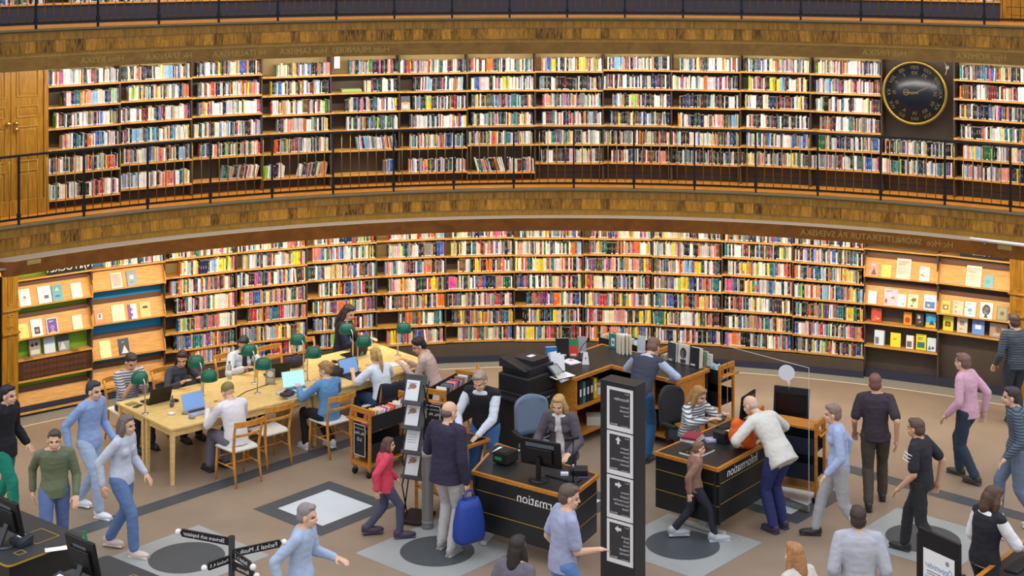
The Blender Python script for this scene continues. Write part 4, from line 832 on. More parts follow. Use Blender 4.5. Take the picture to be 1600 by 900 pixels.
for pts, l in (([(1.0, -.62), (1.3, -.55), (1.55, -.7), (1.95, -.78), (2.1, -.9)], 'black cable trailing from the silver laptop to the second lamp pair'), ([(2.3, -.8), (2.45, -.95), (2.6, -.85), (2.75, -1.0)], 'black cable lying behind the cyan-screen laptop'), ([(3.0, -.95), (3.15, -.88), (3.25, -1.02), (3.42, -.96)], 'black cable coiled by the third lamp pair')):
    b = MB(); b.tube([tpt(a, p, .746) for a, p in pts], .005, 6); tag(b.build('cable', [M_RUB]), l, 'cable')
# a pen pot at the far right
b = MB(); b.lathe([(.04, 0), (.04, .11), (.036, .11), (.036, .01)], 16); o = b.build('drinking_glass', [mat('green_glass', '#bcd6cf', .08, trans=.7)], loc=tpt(3.82, -1.1, .7405)); tag(o, 'tall clear glass near the far right lamp', 'glass')
# ------------------------------------------------------------------ book trolleys
def make_trolley(loc, ang, ln, label, troughs, wd=.34, sign=None, sign_lines=(), height=.98):
    """x axis runs along the trolley from the end frame that shows; troughs: list of (z, colour)"""
    t = thing('book_trolley', label, 'book trolley', loc, ang, 'wooden book trolleys')
    for x in (0, ln):
        for y in (-wd / 2, wd / 2):
            b = MB(); b.box((x, y, .11 + (height - .11) / 2), (.035, .035, height - .11)); b.build('post', [M_OAKEDGE], t, bevel=.004)
        f = MB(); f.box((x, 0, height - .035), (.03, wd, .07)); f.box((x, 0, height - .16), (.03, wd - .04, .03)); f.box((x, -wd / 4 - .02, height - .1), (.03, .03, .1)); f.box((x, wd / 4 + .02, height - .1), (.03, .03, .1)); f.build('end_frame', [M_OAKEDGE], t, bevel=.004)
        f = MB(); f.box((x, 0, .16), (.03, wd, .06)); f.build('lower_rail', [M_OAKEDGE], t, bevel=.004)
    h = MB(); h.tube([(-.07, -wd / 2 - .03, height - .15), (-.07, wd / 2 + .03, height - .15)], .016, 12)
    for y in (-wd / 2 + .03, wd / 2 - .03): h.tube([(-.07, y, height - .15), (0, y, height - .15)], .012, 8)
    h.build('handle', [M_OAKEDGE], t)
    for z, c in troughs:
        b = MB(); b.box((ln / 2, 0, z), (ln - .05, wd, .012))
        for s in (-1, 1): b.box((ln / 2, s * (wd / 2 + .004), z + .09), (ln - .02, .01, .2))
        b.build('trough', [mat('trough_' + c.strip('#'), c, .45)], t)
    b = MB(); b.box((ln / 2, 0, .17), (ln, wd, .025)); b.build('shelf', [M_OAKEDGE], t)
    for x in (0.02, ln - .02):
        for s in (-1, 1):
            b = MB(); b.tube([(x, s * (wd / 2 - .03) - .012, .045), (x, s * (wd / 2 - .03) + .012, .045)], .045, 16); b.box((x, s * (wd / 2 - .03), .095), (.03, .035, .05), 1); b.build('castor', [M_RUB, M_STEEL], t)
    if sign_lines:
        b = MB(); Mq = frame((-.022, 0, height - .42), (0, -1, 0), (-1, 0, 0)); b.box((-.02, 0, height - .42), (.008, .23, .42), 0)
        quad_plate(b, Mq, -.112, -.205, .112, .205, 1, .0025); quad_plate(b, Mq, -.103, -.196, .103, .196, 0, .0035)
        y = .15
        for tx, sz in sign_lines: mirrored_text(b, tx, sz, Mq, 1, lift=.005); k = len(text_verts(tx, sz)[0]); b.v[-k:] = [tuple(Vector(v) + Vector((0, 0, y))) for v in b.v[-k:]]; y -= .085 if sz > .04 else .06
        b.build('sign', [M_BLACK, M_WLET], t)
    return t
TCOL = {'pale': ['white', 'cream', 'orange', 'white', 'dark red', 'red', 'pink', 'cream', 'yellow', 'pale pink', 'charcoal', 'white'], 'mix': PNAMES}
def trolley_books(t, z, x0, x1, label, group, cols=None, lean=.35, h=.21, th=(.016, .03)):
    """books standing across the trough, spines up-slanted, leaning along it"""
    M = t.matrix_world if False else Matrix.Translation(t.location) @ Matrix.Rotation(t.rotation_euler.z, 4, 'Z')
    x = x0; i = 0
    while x < x1:
        w_ = rnd.uniform(*th); cn = rnd.choice(cols or PNAMES)
        Mb = M @ Matrix.Translation((x, -.08, z + .008)) 
        one_book(Mb, 0, 0, 0, w_, h * rnd.uniform(.92, 1.08), .15, cn, lean * rnd.uniform(.9, 1.1), label.format(c=cn, n=ORD[i]), group); x += w_ * 1.18 + .002; i += 1
def ang2(a, b): return math.atan2(b.y - a.y, b.x - a.x)
a1, e1 = G(564, 744, 0), Vector((-1.40, 20.20, 0)); t1 = make_trolley(a1, ang2(a1, e1), .85, 'wooden book trolley with black trough and small sign in front of the denim woman', [(.62, '#17161a'), (.25, '#17161a')], sign_lines=(('SKÖNLITTERATUR', .022), ('Hc, Hce', .055), ('S-Ö', .06)), height=.90)
trolley_books(t1, .62, .05, .74, '{c} book, {n} from the front, in the trough of the near trolley', 'books in the near trolley', TCOL['pale'], .5)
a2 = G(678, 722, 0); e2 = Vector((-.62, 20.95, 0)); t2 = make_trolley(a2, ang2(a2, e2), .95, 'wooden book trolley with full black troughs behind the leaflet stand', [(.74, '#17161a'), (.42, '#17161a')], sign_lines=(('SKÖNLITTERATUR', .022), ('Hc, Hce', .055), ('bl', .055), ('CD', .055), ('CD', .055)))
trolley_books(t2, .74, .05, .86, '{c} book, {n} from the front, in the upper trough of the sign trolley', 'books in the sign trolley', None, .45); trolley_books(t2, .42, .05, .86, '{c} book, {n} from the front, in the lower trough of the sign trolley', 'books in the sign trolley', None, .45)
# ------------------------------------------------------------------ counters
def desk(name, poly, z, th, edge_w, label, panels=(), cat='desk'):
    """black top with an orange wood edge; poly: corners counter-clockwise from above"""
    c = sum((Vector((p[0], p[1], 0)) for p in poly), Vector()) / len(poly)
    t = thing(name, label, cat, c); loc = [(p[0] - c.x, p[1] - c.y) for p in poly]; n = len(loc)
    def off(d):
        o = []
        for i in range(n):
            p0, p1, p2 = Vector(loc[i - 1]), Vector(loc[i]), Vector(loc[(i + 1) % n]); e0 = (p1 - p0).normalized(); e1 = (p2 - p1).normalized(); n0 = Vector((-e0.y, e0.x)); n1 = Vector((-e1.y, e1.x)); k = (n0 + n1) / (1 + n0.dot(n1)); o.append(tuple(p1 + k * d))
        return o
    b = MB(); b.prism(off(edge_w), z - th, z); b.build('desktop', [M_BLACK], t)
    e = MB(); a, b_ = loc, off(edge_w)
    for i in range(n):
        k = (i + 1) % n; e.prism([a[i], a[k], b_[k], b_[i]], z - th - .004, z + .002)
    e.build('wood_edge', [M_OAKEDGE], t)
    return t, c, loc
def panel(t, c, p, q, z0, z1, lines, name='front_panel', text=None, tsize=.12, tpos=.5, tz=None, inset=.03):
    """black upright panel from p to q (world xy), outside on the right of p->q"""
    p, q = Vector((*p, 0)), Vector((*q, 0)); d = (q - p).normalized(); nrm = Vector((d.y, -d.x, 0)); ln = (q - p).length
    M = frame(p - c - nrm * inset, d, nrm)                # x along, y up, z outward
    b = MB(); b.box((ln / 2, (z0 + z1) / 2, -.012), (ln, z1 - z0, .02), 0, M)
    for zz_ in lines: quad_plate(b, M, .0, zz_ - .004, ln, zz_ + .004, 1, .002)
    if text: mirrored_text(b, text, tsize, M @ Matrix.Translation((ln * tpos, tz or (z1 - .14), 0)), 2, lift=.003)
    return b.build(name, [M_BLACK, M_GOLDLINE, M_WLET], t)
ZD = .87
def gz(px, py, z=ZD): v = G(px, py, z); return (v.x, v.y)
dA = [gz(736.6, 736), gz(891, 777), gz(936.5, 741), gz(776, 692)]
ds, c, loc = desk('information_desk', dA, ZD, .035, .03, 'black information desk with orange wood edges in front of the blond woman')
zl = (.42, .66)
panel(ds, c, dA[0], dA[1], .20, ZD - .04, zl, text='Information', tsize=.155, tpos=.72, tz=.70); panel(ds, c, dA[1], dA[2], .20, ZD - .04, zl, 'side_panel'); panel(ds, c, dA[3], dA[0], .20, ZD - .04, zl, 'side_panel')
def tleg(t, c, p, d, label=None):
    b = MB(); M = frame(Vector((*p, 0)) - c, d); b.box((0, 0, .03), (.62, .07, .045), 0, M); b.box((0, 0, .44), (.08, .06, .80), 0, M); b.build('foot', [mat('pale_grey_steel', '#c9cac8', .4, .2)], t, bevel=.008)
va = (Vector(dA[2]) - Vector(dA[1])).normalized()
for f_ in (.10, .88): m = Vector(dA[0]).lerp(Vector(dA[1]), f_); n_ = Vector(dA[3]).lerp(Vector(dA[2]), f_); mid = m.lerp(n_, .40); tleg(ds, c, mid, Vector((*(n_ - m).normalized(), 0)))
dB = [gz(1022, 706), gz(1122, 733), (3.36, 18.62), gz(1145, 653)]
dt, cB, loc = desk('information_desk', dB, ZD, .035, .03, 'black information desk with orange wood edges in front of the seated woman in stripes')
panel(dt, cB, dB[0], dB[1], .20, ZD - .04, zl, 'side_panel'); panel(dt, cB, dB[1], dB[2], .20, ZD - .04, zl, text='Information', tsize=.155, tpos=.40, tz=.74)
for f_ in (.15, .88): m = Vector(dB[1]).lerp(Vector(dB[2]), f_); n_ = Vector(dB[0]).lerp(Vector(dB[3]), f_); mid = m.lerp(n_, .40); tleg(dt, cB, mid, Vector((*(n_ - m).normalized(), 0)))
# L-shaped back counter
ZB = .95
apex = Vector(gz(940, 537, ZB)); inner = Vector(gz(956, 574, ZB)); la = Vector((-.655, -.755)).normalized(); rb = Vector((.745, -.667)).normalized()
o_r = apex + rb * 1.95; i_r = o_r - (apex - inner) + (apex - inner) - Vector((-rb.y, rb.x)) * 0; wb = .80
i_r = o_r + Vector((rb.y, -rb.x)) * wb; i_l = apex + la * 1.62 + Vector((-la.y, la.x)) * wb; o_l = apex + la * 1.62
inn = apex + la * wb + rb * wb
pc_ = [tuple(o_l), tuple(i_l), tuple(inn), tuple(i_r), tuple(o_r), tuple(apex)]
bc, cC, loc = desk('back_counter', pc_, ZB, .04, .04, 'black L-shaped counter with orange wood edge holding upright books and papers', cat='counter')
def wpanel(t, c, p, q, z0, z1, m, name, th=.03):
    p, q = Vector((*p, 0)), Vector((*q, 0)); d = (q - p).normalized(); ln = (q - p).length; M = frame(p - c, d); b = MB(); b.box((ln / 2, 0, (z0 + z1) / 2), (ln, th, z1 - z0), 0, M); return b.build(name, [m], t)
ins = lambda v, k: tuple(Vector(v) + (Vector(tuple(inn)) - Vector(v)).normalized() * k)
wpanel(bc, cC, tuple(apex + (inn - apex) * .08), tuple(o_l + (i_l - o_l) * .08), .05, ZB - .04, M_BLACK, 'back_panel'); wpanel(bc, cC, tuple(apex + (inn - apex) * .08), tuple(o_r + (i_r - o_r) * .08), .05, ZB - .04, M_BLACK, 'back_panel')
wpanel(bc, cC, tuple(i_r + (o_r - i_r) * .03 - rb * .04), tuple(o_r + (i_r - o_r) * .03 - rb * .04), .05, ZB - .04, M_OAKEDGE, 'end_panel')
wpanel(bc, cC, tuple(i_l + (o_l - i_l) * .03 - la * .04), tuple(o_l + (i_l - o_l) * .03 - la * .04), .05, ZB - .04, M_OAKEDGE, 'end_panel')
wpanel(bc, cC, tuple(inn + rb * .35 - Vector((rb.y, -rb.x)) * .06), tuple(inn + rb * .72 - Vector((rb.y, -rb.x)) * .06), .05, ZB - .05, M_OAKEDGE, 'door_panel')
for z in (.12, .50):
    b = MB(); b.prism([tuple(Vector(p) * .96) for p in loc], z, z + .025); b.build('shelf', [M_OAKEDGE], bc)
# binders and boxes on the counter's inner shelf
nl = Vector((-la.y, la.x)); cols_ = ['#2b2b2e', '#3f7a78', '#1f2a28', '#2b2b2e', '#e6cf2c', '#d9a02b']
for i, cc_ in enumerate(cols_):
    p = inn + la * (.62 - i * .085) - nl * .2; b = MB(); w_ = .06 if i < 5 else .11; b.box((0, 0, .15), (w_, .26, .30 if i < 4 else .28 if i == 4 else .16)); b.box((0, -.131, .16), (w_ * .6, .004, .1), 1)
    if i == 5: b.v = [(x, y, z - .07 if z > 0 else z) for x, y, z in b.v]
    o = b.build('binder' if i < 5 else 'pencil_box', [mat('binder_' + cc_.strip('#'), cc_, .5), M_WHITE], loc=(p.x, p.y, .526)); o.rotation_euler.z = math.atan2(la.y, la.x) + math.pi
    if i == 5: o.location.z = .526 + .0 
    tag(o, ['black binder, outermost on the shelf under the back counter', 'teal binder on the shelf under the back counter', 'dark green binder on the shelf under the back counter', 'black binder beside the yellow one under the back counter', 'yellow binder on the shelf under the back counter', 'orange open box on the shelf under the back counter'][i], 'binder' if i < 5 else 'box')
    if i == 5:
        for q in range(4): k = MB(); k.tube([(rnd.uniform(-.03, .03), rnd.uniform(-.06, .06), .16), (rnd.uniform(-.05, .05), rnd.uniform(-.08, .08), .28)], .006, 6); k.build('pencil', [mat('pencil_%d' % q, ['#2f7a5a', '#3a6fb0', '#2f2f33', '#c94a3a'][q], .5)], o)
for k_, (d_, l, cc_) in enumerate(((.12, 'white plastic tub on the upper shelf under the back counter', '#d6dadf'), (.5, 'pale paper stack on the low shelf under the back counter', '#cfd3c8'))):
    p = inn + la * d_ * .5 - nl * .22; b = MB(); b.lathe([(.1, 0), (.11, .17), (.1, .172)], 16) if k_ == 0 else b.box((0, 0, .06), (.3, .22, .12)); o = b.build('storage_tub' if k_ == 0 else 'paper_stack', [mat('tub_' + cc_.strip('#'), cc_, .5)], loc=(p.x + .12 * k_, p.y, (.526, .146)[k_])); tag(o, l, 'tub' if k_ == 0 else 'paper')
# things standing on the back counter
def on_counter(px, py, w, h, th, col, art, label, rz, z=ZB):
    p = G(px, py, z); M = Matrix.Translation((p.x, p.y, z + .001)) @ Matrix.Rotation(rz, 4, 'Z')
    return face_book(M, 0, 0, 0, w, h, th, R_(4), col, art, label)
on_counter(862, 569, .16, .24, .05, '#2f7fc4', [('r', .15, .3, .7, .4, '#cfd9df'), ('r', 0, 0, 1, .12, '#e6eaec')], 'blue book with pale panel standing nearest the copier on the counter', R_(10))
on_counter(879, 558, .19, .27, .04, '#17171a', [('r', .3, .05, .5, .1, '#c9c9c4')], 'large black book standing on the counter beside the blue one', R_(8))
on_counter(896, 557, .14, .25, .02, '#d8462f', [('r', 0, .62, 1, .38, '#2f8f55'), ('r', .2, .03, .6, .12, '#e9e6e0')], 'red and green book standing on the counter left of the microphone', R_(-5))
on_counter(909, 552, .13, .24, .02, '#a9b2bb', [('r', .15, .03, .6, .12, '#e9e6e0')], 'grey book standing on the counter behind the microphone', R_(-5))
on_counter(957, 544, .135, .21, .04, '#2f7f7a', [('r', .3, .15, .45, .55, '#e6e3d8'), ('r', .38, .3, .3, .2, '#3a5a58')], 'teal book with white label standing near the counter corner', R_(-35))
on_counter(1001, 552, .13, .25, .02, '#c4d2de', [('r', .1, .04, .6, .1, '#eef0f2')], 'pale blue book standing on the right counter arm', R_(-40))
on_counter(1019, 556, .16, .26, .02, '#bfd8c0', [('r', .35, .4, .4, .3, '#d3e5d2'), ('r', .4, .03, .4, .1, '#eef0f2')], 'pale green book standing on the right counter arm', R_(-40))
on_counter(1049, 565, .14, .27, .05, '#3c4248', [('r', .1, .05, .5, .1, '#b9c0c4')], 'dark grey book standing on the right counter arm left of the portrait', R_(-40))
on_counter(1067, 568, .18, .265, .035, '#d8d6d2', [('c', .5, .55, .6, .6, '#3b3a3c'), ('c', .5, .5, .4, .44, '#b9b4ae'), ('r', .25, .02, .5, .2, '#3b3a3c')], 'white book with a grey portrait standing on the right counter arm', R_(-40))
on_counter(1086, 574, .19, .275, .05, '#23262b', [('r', .85, 0, .15, 1, '#dcd8cc'), ('r', .1, .06, .4, .1, '#cdd0cf')], 'thick dark book with white spine at the right end of the counter', R_(-40))
for k_, (px, py) in enumerate(((1099, 571), (1106, 572))):
    on_counter(px, py, .12, .2 - k_ * .03, .03, '#8fae8a' if k_ == 0 else '#d8dad6', [('l', .2, .5, .5, .2, '#5c6a5c')], ('small green book' if k_ == 0 else 'small white book') + ' behind the thick dark book at the counter end', R_(-40))
# fanned open white book
b = MB(); p = G(976, 552, ZB)
for i in range(6):
    a = R_(-70 + i * 26); M = Matrix.Translation((0, .04, .14)) @ Matrix.Rotation(a, 4, 'Z'); b.box((0, -.07, 0), (.02, .14, .28), 0, M)
o = b.build('open_book', [M_PAGES], bevel=.003, loc=(p.x, p.y, ZB)); o.rotation_euler.z = R_(-30); tag(o, 'white book standing open and fanned near the counter corner', 'book')
q = MB(); q.box((0, .05, .14), (.02, .02, .285)); q.build('spine', [M_WHITE], o)
# paper holder with leaflets, clipboard, note pad, microphone lamp, small white holder
p = G(871, 580, ZB); b = MB(); b.box((0, 0, .004), (.2, .12, .006)); b.add([(-.1, .05, .2), (.1, .05, .2), (.1, -.03, .01), (-.1, -.03, .01), (-.1, .055, .2), (.1, .055, .2), (.1, -.024, .01), (-.1, -.024, .01)], [(0, 3, 2, 1), (4, 5, 6, 7), (0, 4, 7, 3), (1, 2, 6, 5), (0, 1, 5, 4), (3, 7, 6, 2)])
o = b.build('leaflet_holder', [M_GLASS], loc=(p.x, p.y, ZB + .001)); o.rotation_euler.z = R_(12); tag(o, 'clear acrylic holder with white leaflets beside the copier', 'leaflet holder')
for i in range(3):
    b = MB(); b.add([(-.095 + i * .06, .046 - i * .012, .26 - .02 * i), (.0 + i * .05, .046 - i * .012, .27 - .02 * i), (.0 + i * .05, -.036 - i * .006, .012), (-.095 + i * .06, -.036 - i * .006, .012)], [(0, 3, 2, 1)]); k = b.build('leaflet', [M_WHITE], o); s_ = k.modifiers.new('t', 'SOLIDIFY'); s_.thickness = .004
for px, py, sz, l, nm in ((893, 566, (.2, .22, .012), 'white printed sheets spread beside the leaflet holder', 'paper_sheet'), (877, 588, (.36, .24, .01), 'white sheet on a black clipboard near the blond woman', 'clipboard')):
    p = G(px, py, ZB); M = Matrix.Translation((p.x, p.y, ZB + .001)) @ Matrix.Rotation(R_(35), 4, 'Z')
    b = MB(); b.box((0, 0, .003), sz[:2] + (.006,), 0); b.box((0, 0, .008), (sz[0] * .93, sz[1] * .93, .004), 1)
    if nm == 'clipboard': b.box((0, sz[1] / 2 - .012, .014), (.12, .02, .012), 2)
    else: b.box((.02, .03, .012), (sz[0] * .7, sz[1] * .8, .004), 1, Matrix.Rotation(.3, 4, 'Z')); quad_plate(b, Matrix.Translation((.02, .04, .0145)), -.03, -.03, .03, .03, 3)
    o = b.build(nm, [M_BLACK if nm == 'clipboard' else M_WHITE, M_WHITE, M_STEEL, mat('pink_print', '#d98a94', .6)]); o.matrix_world = M; tag(o, l, nm.replace('_', ' '))
p = G(893, 568, ZB); p = Vector((p.x + .12, p.y + .2, ZB)); b = MB(); b.lathe([(.05, 0), (.05, .012), (.01, .02)], 16); b.tube([(0, 0, .015), (.0, 0, .1), (.05, .02, .2), (.12, .04, .27)], .005, 8); b.ball((.135, .045, .285), (.022, .022, .028), 12); o = b.build('microphone', [M_RUB], loc=p); tag(o, 'black gooseneck microphone on the back counter', 'microphone')
p = G(915, 569, ZB); b = MB(); b.add([(-.05, -.03, 0), (.05, -.03, 0), (.05, .05, 0), (-.05, .05, 0), (-.03, .01, .17), (.03, .01, .17)], [(3, 2, 1, 0), (0, 1, 5, 4), (2, 3, 4, 5), (1, 2, 5), (3, 0, 4)]); b.box((0, -.02, .09), (.02, .004, .02), 1); o = b.build('tent_sign', [M_WHITEP, M_GREYP], loc=(p.x, p.y, ZB + .001)); tag(o, 'small white tent sign on the back counter by the inner corner', 'sign')
# trolleys behind the back counter
for (px, py, l, kk) in ((930, 527, 'wooden book trolley behind the inner corner of the back counter', 0), (1034, 545, 'wooden book trolley behind the right arm, its end frame showing', 1)):
    if kk: st = Vector((*(o_r + Vector((-rb.y, rb.x)) * .24 + rb * .12), 0)); tt = make_trolley(st, math.atan2(-rb.y, -rb.x), 1.15, l, [(.74, '#17161a'), (.42, '#17161a')], height=1.0)
    else: st = Vector((*(apex + Vector((-rb.y, rb.x)) * .26 + rb * .62), 0)); tt = make_trolley(st, math.atan2(-rb.y, -rb.x), .75, l, [(.82, '#17161a'), (.42, '#17161a')], height=.9)
    trolley_books(tt, .74 if kk else .82, .06, 1.0 if kk else .66, '{c} book, {n} from the near end, in the trolley ' + ('behind the right counter arm' if kk else 'behind the counter corner'), 'books in the trolleys behind the counter', ['white', 'pale grey', 'cream', 'grey', 'light blue', 'tan', 'charcoal'], .5)
# copier
pcx = Vector((*(o_l + la * .36 + nl * .22), .0)); cp = thing('photocopier', 'black photocopier with tilted control panel beside the back counter', 'photocopier', pcx, math.atan2(la.y, la.x) + math.pi)
# local: front = -y
b = MB(); b.box((0, 0, .41), (.6, .62, .76)); b.box((0, 0, .90), (.6, .56, .24)); b.build('body', [mat('copier_black', '#1b1c20', .45)], cp, bevel=.02)
for z in (.12, .30, .48, .66):
    q = MB(); q.box((0, -.318, z), (.56, .02, .155)); q.box((0, -.33, z + .05), (.18, .012, .02), 1); q.build('paper_drawer', [mat('copier_black', '#1b1c20'), M_GREYP], cp, bevel=.006)
q = MB(); q.box((.05, .03, 1.07), (.52, .5, .1)); q.box((.12, .05, 1.15), (.34, .4, .08)); q.add([(-.28, -.2, 1.1), (.1, -.2, 1.1), (.1, .28, 1.2), (-.28, .28, 1.23), (-.28, -.2, 1.1), (.1, -.2, 1.1), (.1, .28, 1.1), (-.28, .28, 1.1)], [(0, 1, 2, 3), (7, 6, 5, 4), (0, 4, 5, 1), (3, 2, 6, 7), (0, 3, 7, 4), (1, 5, 6, 2)]); q.box((.14, .05, 1.192), (.12, .08, .006), 1); q.build('document_feeder', [mat('copier_dark', '#232329', .4), M_WHITE], cp, bevel=.012)
Mp_ = Matrix.Translation((.24, -.36, 1.0)) @ Matrix.Rotation(R_(38), 4, 'X'); q = MB(); q.box((0, 0, 0), (.2, .31, .03), 0, Mp_); pn = q.build('control_panel', [mat('panel_grey', '#3a3d42', .4)], cp, bevel=.008)
q = MB(); quad_plate(q, Mp_, -.075, -.01, .075, .135, 0, .0165); q.build('screen', [mat('grey_display', '#9aa7a6', .2)], pn)
q = MB(); quad_plate(q, Mp_, -.095, -.15, .095, -.02, 2, .016)
for i in range(5):
    for k in range(4): q.box((-.07 + i * .035, -.035 - k * .03, .018), (.024, .018, .008), 1 if (i, k) == (0, 3) else 3 if (i, k) in ((0, 0), (1, 0)) else 0, Mp_)
q.build('key', [M_WHITEP, mat('key_blue', '#2f8fd0', .4), mat('panel_pale', '#b9bec1', .5), mat('key_orange', '#e0a53a', .4)], pn)
q = MB(); q.box((-.36, 0, .72), (.14, .36, .02)); q.build('paper_tray', [mat('copier_dark', '#232329')], cp)
# ------------------------------------------------------------------ things round the information desks
def at_desk(px, py, z=ZD): return G(px, py, z)
def monitor(loc, rz, label, w=.52, h=.31, tilt=8, stand=True, lift=.14):
    t = thing('monitor', label, 'monitor', loc, rz)     # screen looks along local +y, its back is seen along -y
    M = Matrix.Translation((0, 0, lift + h / 2)) @ Matrix.Rotation(R_(tilt), 4, 'X')
    b = MB(); b.box((0, 0, 0), (w, .03, h), 0, M); b.box((0, -.03, -.02), (w * .62, .035, h * .55), 0, M); b.build('housing', [M_BLACKM], t, bevel=.008)
    q = MB(); q.box((0, -.016, h * .3), (w * .7, .006, .045), 0, M); q.build('vent_strip', [mat('vent_grey', '#5b646c', .5)], t)
    q = MB(); quad_plate(q, M @ frame((0, .016, 0), (-1, 0, 0), (0, 1, 0)), -w / 2 + .012, -h / 2 + .015, w / 2 - .012, h / 2 - .012, 0); q.build('screen', [mat('screen_glow', '#aebfd0', .3, emit=('#aebfd0', .35))], t)
    q = MB(); q.box((0, -.06, lift * .5 + .06), (.05, .03, lift + .12)); q.lathe([(.12, 0), (.12, .01), (.03, .016)], 24, 0, Matrix.Translation((0, -.05, 0))); q.build('stand', [M_BLACKM], t); return t
ud = (Vector(dA[1]) - Vector(dA[0])).normalized(); UR = math.atan2(ud.y, ud.x)
p = G(845, 748, ZD); monitor(p, UR + R_(8), 'black monitor seen from behind on the left information desk')
p = G(790, 722, ZD); b = MB(); b.box((0, 0, .075), (.2, .24, .12)); b.box((0, -.02, .14), (.15, .16, .012)); b.box((-.02, -.123, .07), (.1, .006, .04), 1); o = b.build('receipt_printer', [M_RUB, mat('green_led', '#2f8a55', .4)], bevel=.015, loc=(p.x, p.y, ZD + .001)); o.rotation_euler.z = UR; tag(o, 'small black receipt printer on the left information desk', 'printer')
lie('desk_pad', 'black desk pad with white sheets at the back left of the information desk', 'desk pad', Vector((*(Vector(dA[3]) + ud * .24 - Vector((-ud.y, ud.x)) * .20), ZD + .001)), (.36, .26, .006), UR + .1, '#232326')
q = Vector((*(Vector(dA[3]) + ud * .28 - Vector((-ud.y, ud.x)) * .18), ZD + .0075)); lie('paper_sheet', 'white sheet on the black desk pad behind the receipt printer', 'paper', q, (.28, .2, .003), UR + .2, '#f0f1f3')
def keyboard(loc, rz, label, col='#1b1b1e'):
    b = MB(); b.box((0, 0, .009), (.42, .14, .016)); t = b.build('keyboard', [mat('keyboard_' + col.strip('#'), col, .5)], bevel=.004, loc=loc); t.rotation_euler.z = rz; tag(t, label, 'keyboard')
    k = MB()
    for r in range(5):
        for c in range(16): k.box((-.19 + c * .0253, -.05 + r * .0245, .0195), (.02, .019, .006))
    k.build('keys', [mat('key_dark', '#2d2d31', .5)], t); return t
v = Vector((*(Vector(dA[0]).lerp(Vector(dA[1]), .72) + Vector((-ud.y, ud.x)) * .44), ZD + .001)); keyboard(v, UR, 'black keyboard behind the monitor on the left information desk')
v = Vector((*(Vector(dA[0]).lerp(Vector(dA[1]), .86) + Vector((-ud.y, ud.x)) * .35), ZD + .001)); b = MB(); b.lathe([(.055, 0), (.055, .012), (.012, .02)], 18); b.tube([(0, 0, .015), (0, 0, .48)], .008, 10); b.tube([(0, 0, .48), (.0, -.02, .52)], .008, 8); b.tube([(-.1, -.03, .51), (.06, -.01, .53)], .018, 12); b.ball((0, 0, .2), (.016, .016, .03), 10, 1); o = b.build('desk_lamp', [M_BLACKM, M_CHROME], loc=v); tag(o, 'slim black desk lamp standing in front of the blond woman', 'lamp')
for px, py, l, c, sz in ((873, 705, 'white card holder on the right of the left information desk', '#e8e8ea', (.09, .06, .05)), (914, 747, 'purple pen lying at the right corner of the left information desk', '#6a4fb0', (.15, .012, .01)), (905, 738, 'black desk telephone on the right of the left information desk', '#1a1a1c', (.2, .18, .05))):
    p = G(px if 'card' not in l else 882, py if 'card' not in l else 745, ZD); lie('card_holder' if 'card' in l else 'pen' if 'pen' in l else 'telephone', l, 'card holder' if 'card' in l else 'pen' if 'pen' in l else 'telephone', (p.x, p.y, ZD + .001), sz, UR + .6, c)
# small side table with card terminal
st = [gz(642, 687), gz(700, 709), gz(766, 685), gz(706, 668)]; sd, cS, loc = desk('side_table', st, ZD, .03, .028, 'small black-topped side table with wood edge by the man in the dark jacket', cat='table')
for x, y in loc:
    b = MB(); b.box((x * .86, y * .86, (ZD - .03) / 2), (.04, .04, ZD - .03)); b.build('leg', [M_OAKEDGE], sd)
b = MB(); b.prism([(x * .84, y * .84) for x, y in loc], .28, .31); b.build('shelf', [M_OAKEDGE], sd)
p = G(665, 684, ZD); b = MB(); M = Matrix.Rotation(R_(-18), 4, 'X'); b.box((0, 0, .03), (.085, .18, .03), 0, M); b.box((0, -.02, .047), (.06, .09, .004), 1, M); b.box((0, .055, .047), (.065, .05, .003), 2, M); o = b.build('card_terminal', [M_RUB, M_GREYP, mat('terminal_screen', '#4f9a7a', .3)], bevel=.004, loc=(p.x, p.y, ZD + .012)); o.rotation_euler.z = R_(-50); tag(o, 'black card terminal on the small side table', 'card terminal')
p = G(692, 690, ZD); lie('cash_box', 'dark box on the small side table beside the card terminal', 'box', (p.x, p.y, ZD + .001), (.16, .18, .13), R_(40), '#1d1d21')
v = Vector((cS.x - .02, cS.y, .311)); lie('storage_box', 'green box on the low shelf of the small side table', 'box', v, (.12, .1, .2), R_(40), '#2f8f4a')
# leaflet stand: black zigzag with four leaflets
base = G(648, 812, 0); sdv = Vector((.30, -.95, 0)).normalized(); sdv = Vector((-.35, -.94, 0)).normalized(); rzs = math.atan2(-sdv.x, sdv.y) + math.pi
ls = thing('leaflet_stand', 'tall black folding stand with four white leaflets beside the grey column', 'leaflet stand', (base.x, base.y, 0), rzs)   # front = local -y
b = MB(); b.box((0, .05, .02), (.34, .40, .035)); b.add([(-.15, -.2, .03), (.15, -.2, .03), (.15, .2, .05), (-.15, .2, .05), (-.15, .2, .03), (.15, .2, .03)], [(0, 1, 2, 3), (3, 2, 5, 4)]); b.build('base', [M_BLACKM], ls, bevel=.006)
zs_ = [.62, .92, 1.22, 1.52]
for s in (-.14, .14):
    q = MB(); pts = [(s, .08, .03)]
    for i in range(5): pts.append((s, -.06 if i % 2 == 0 else .12, .42 + i * .31))
    q.tube(pts, .009, 8); pts2 = [(s, -.02, .03)] + [(s, .12 if i % 2 == 0 else -.06, .42 + i * .31) for i in range(5)]; q.tube(pts2, .009, 8); q.build('cross_frame', [M_BLACKM], ls)
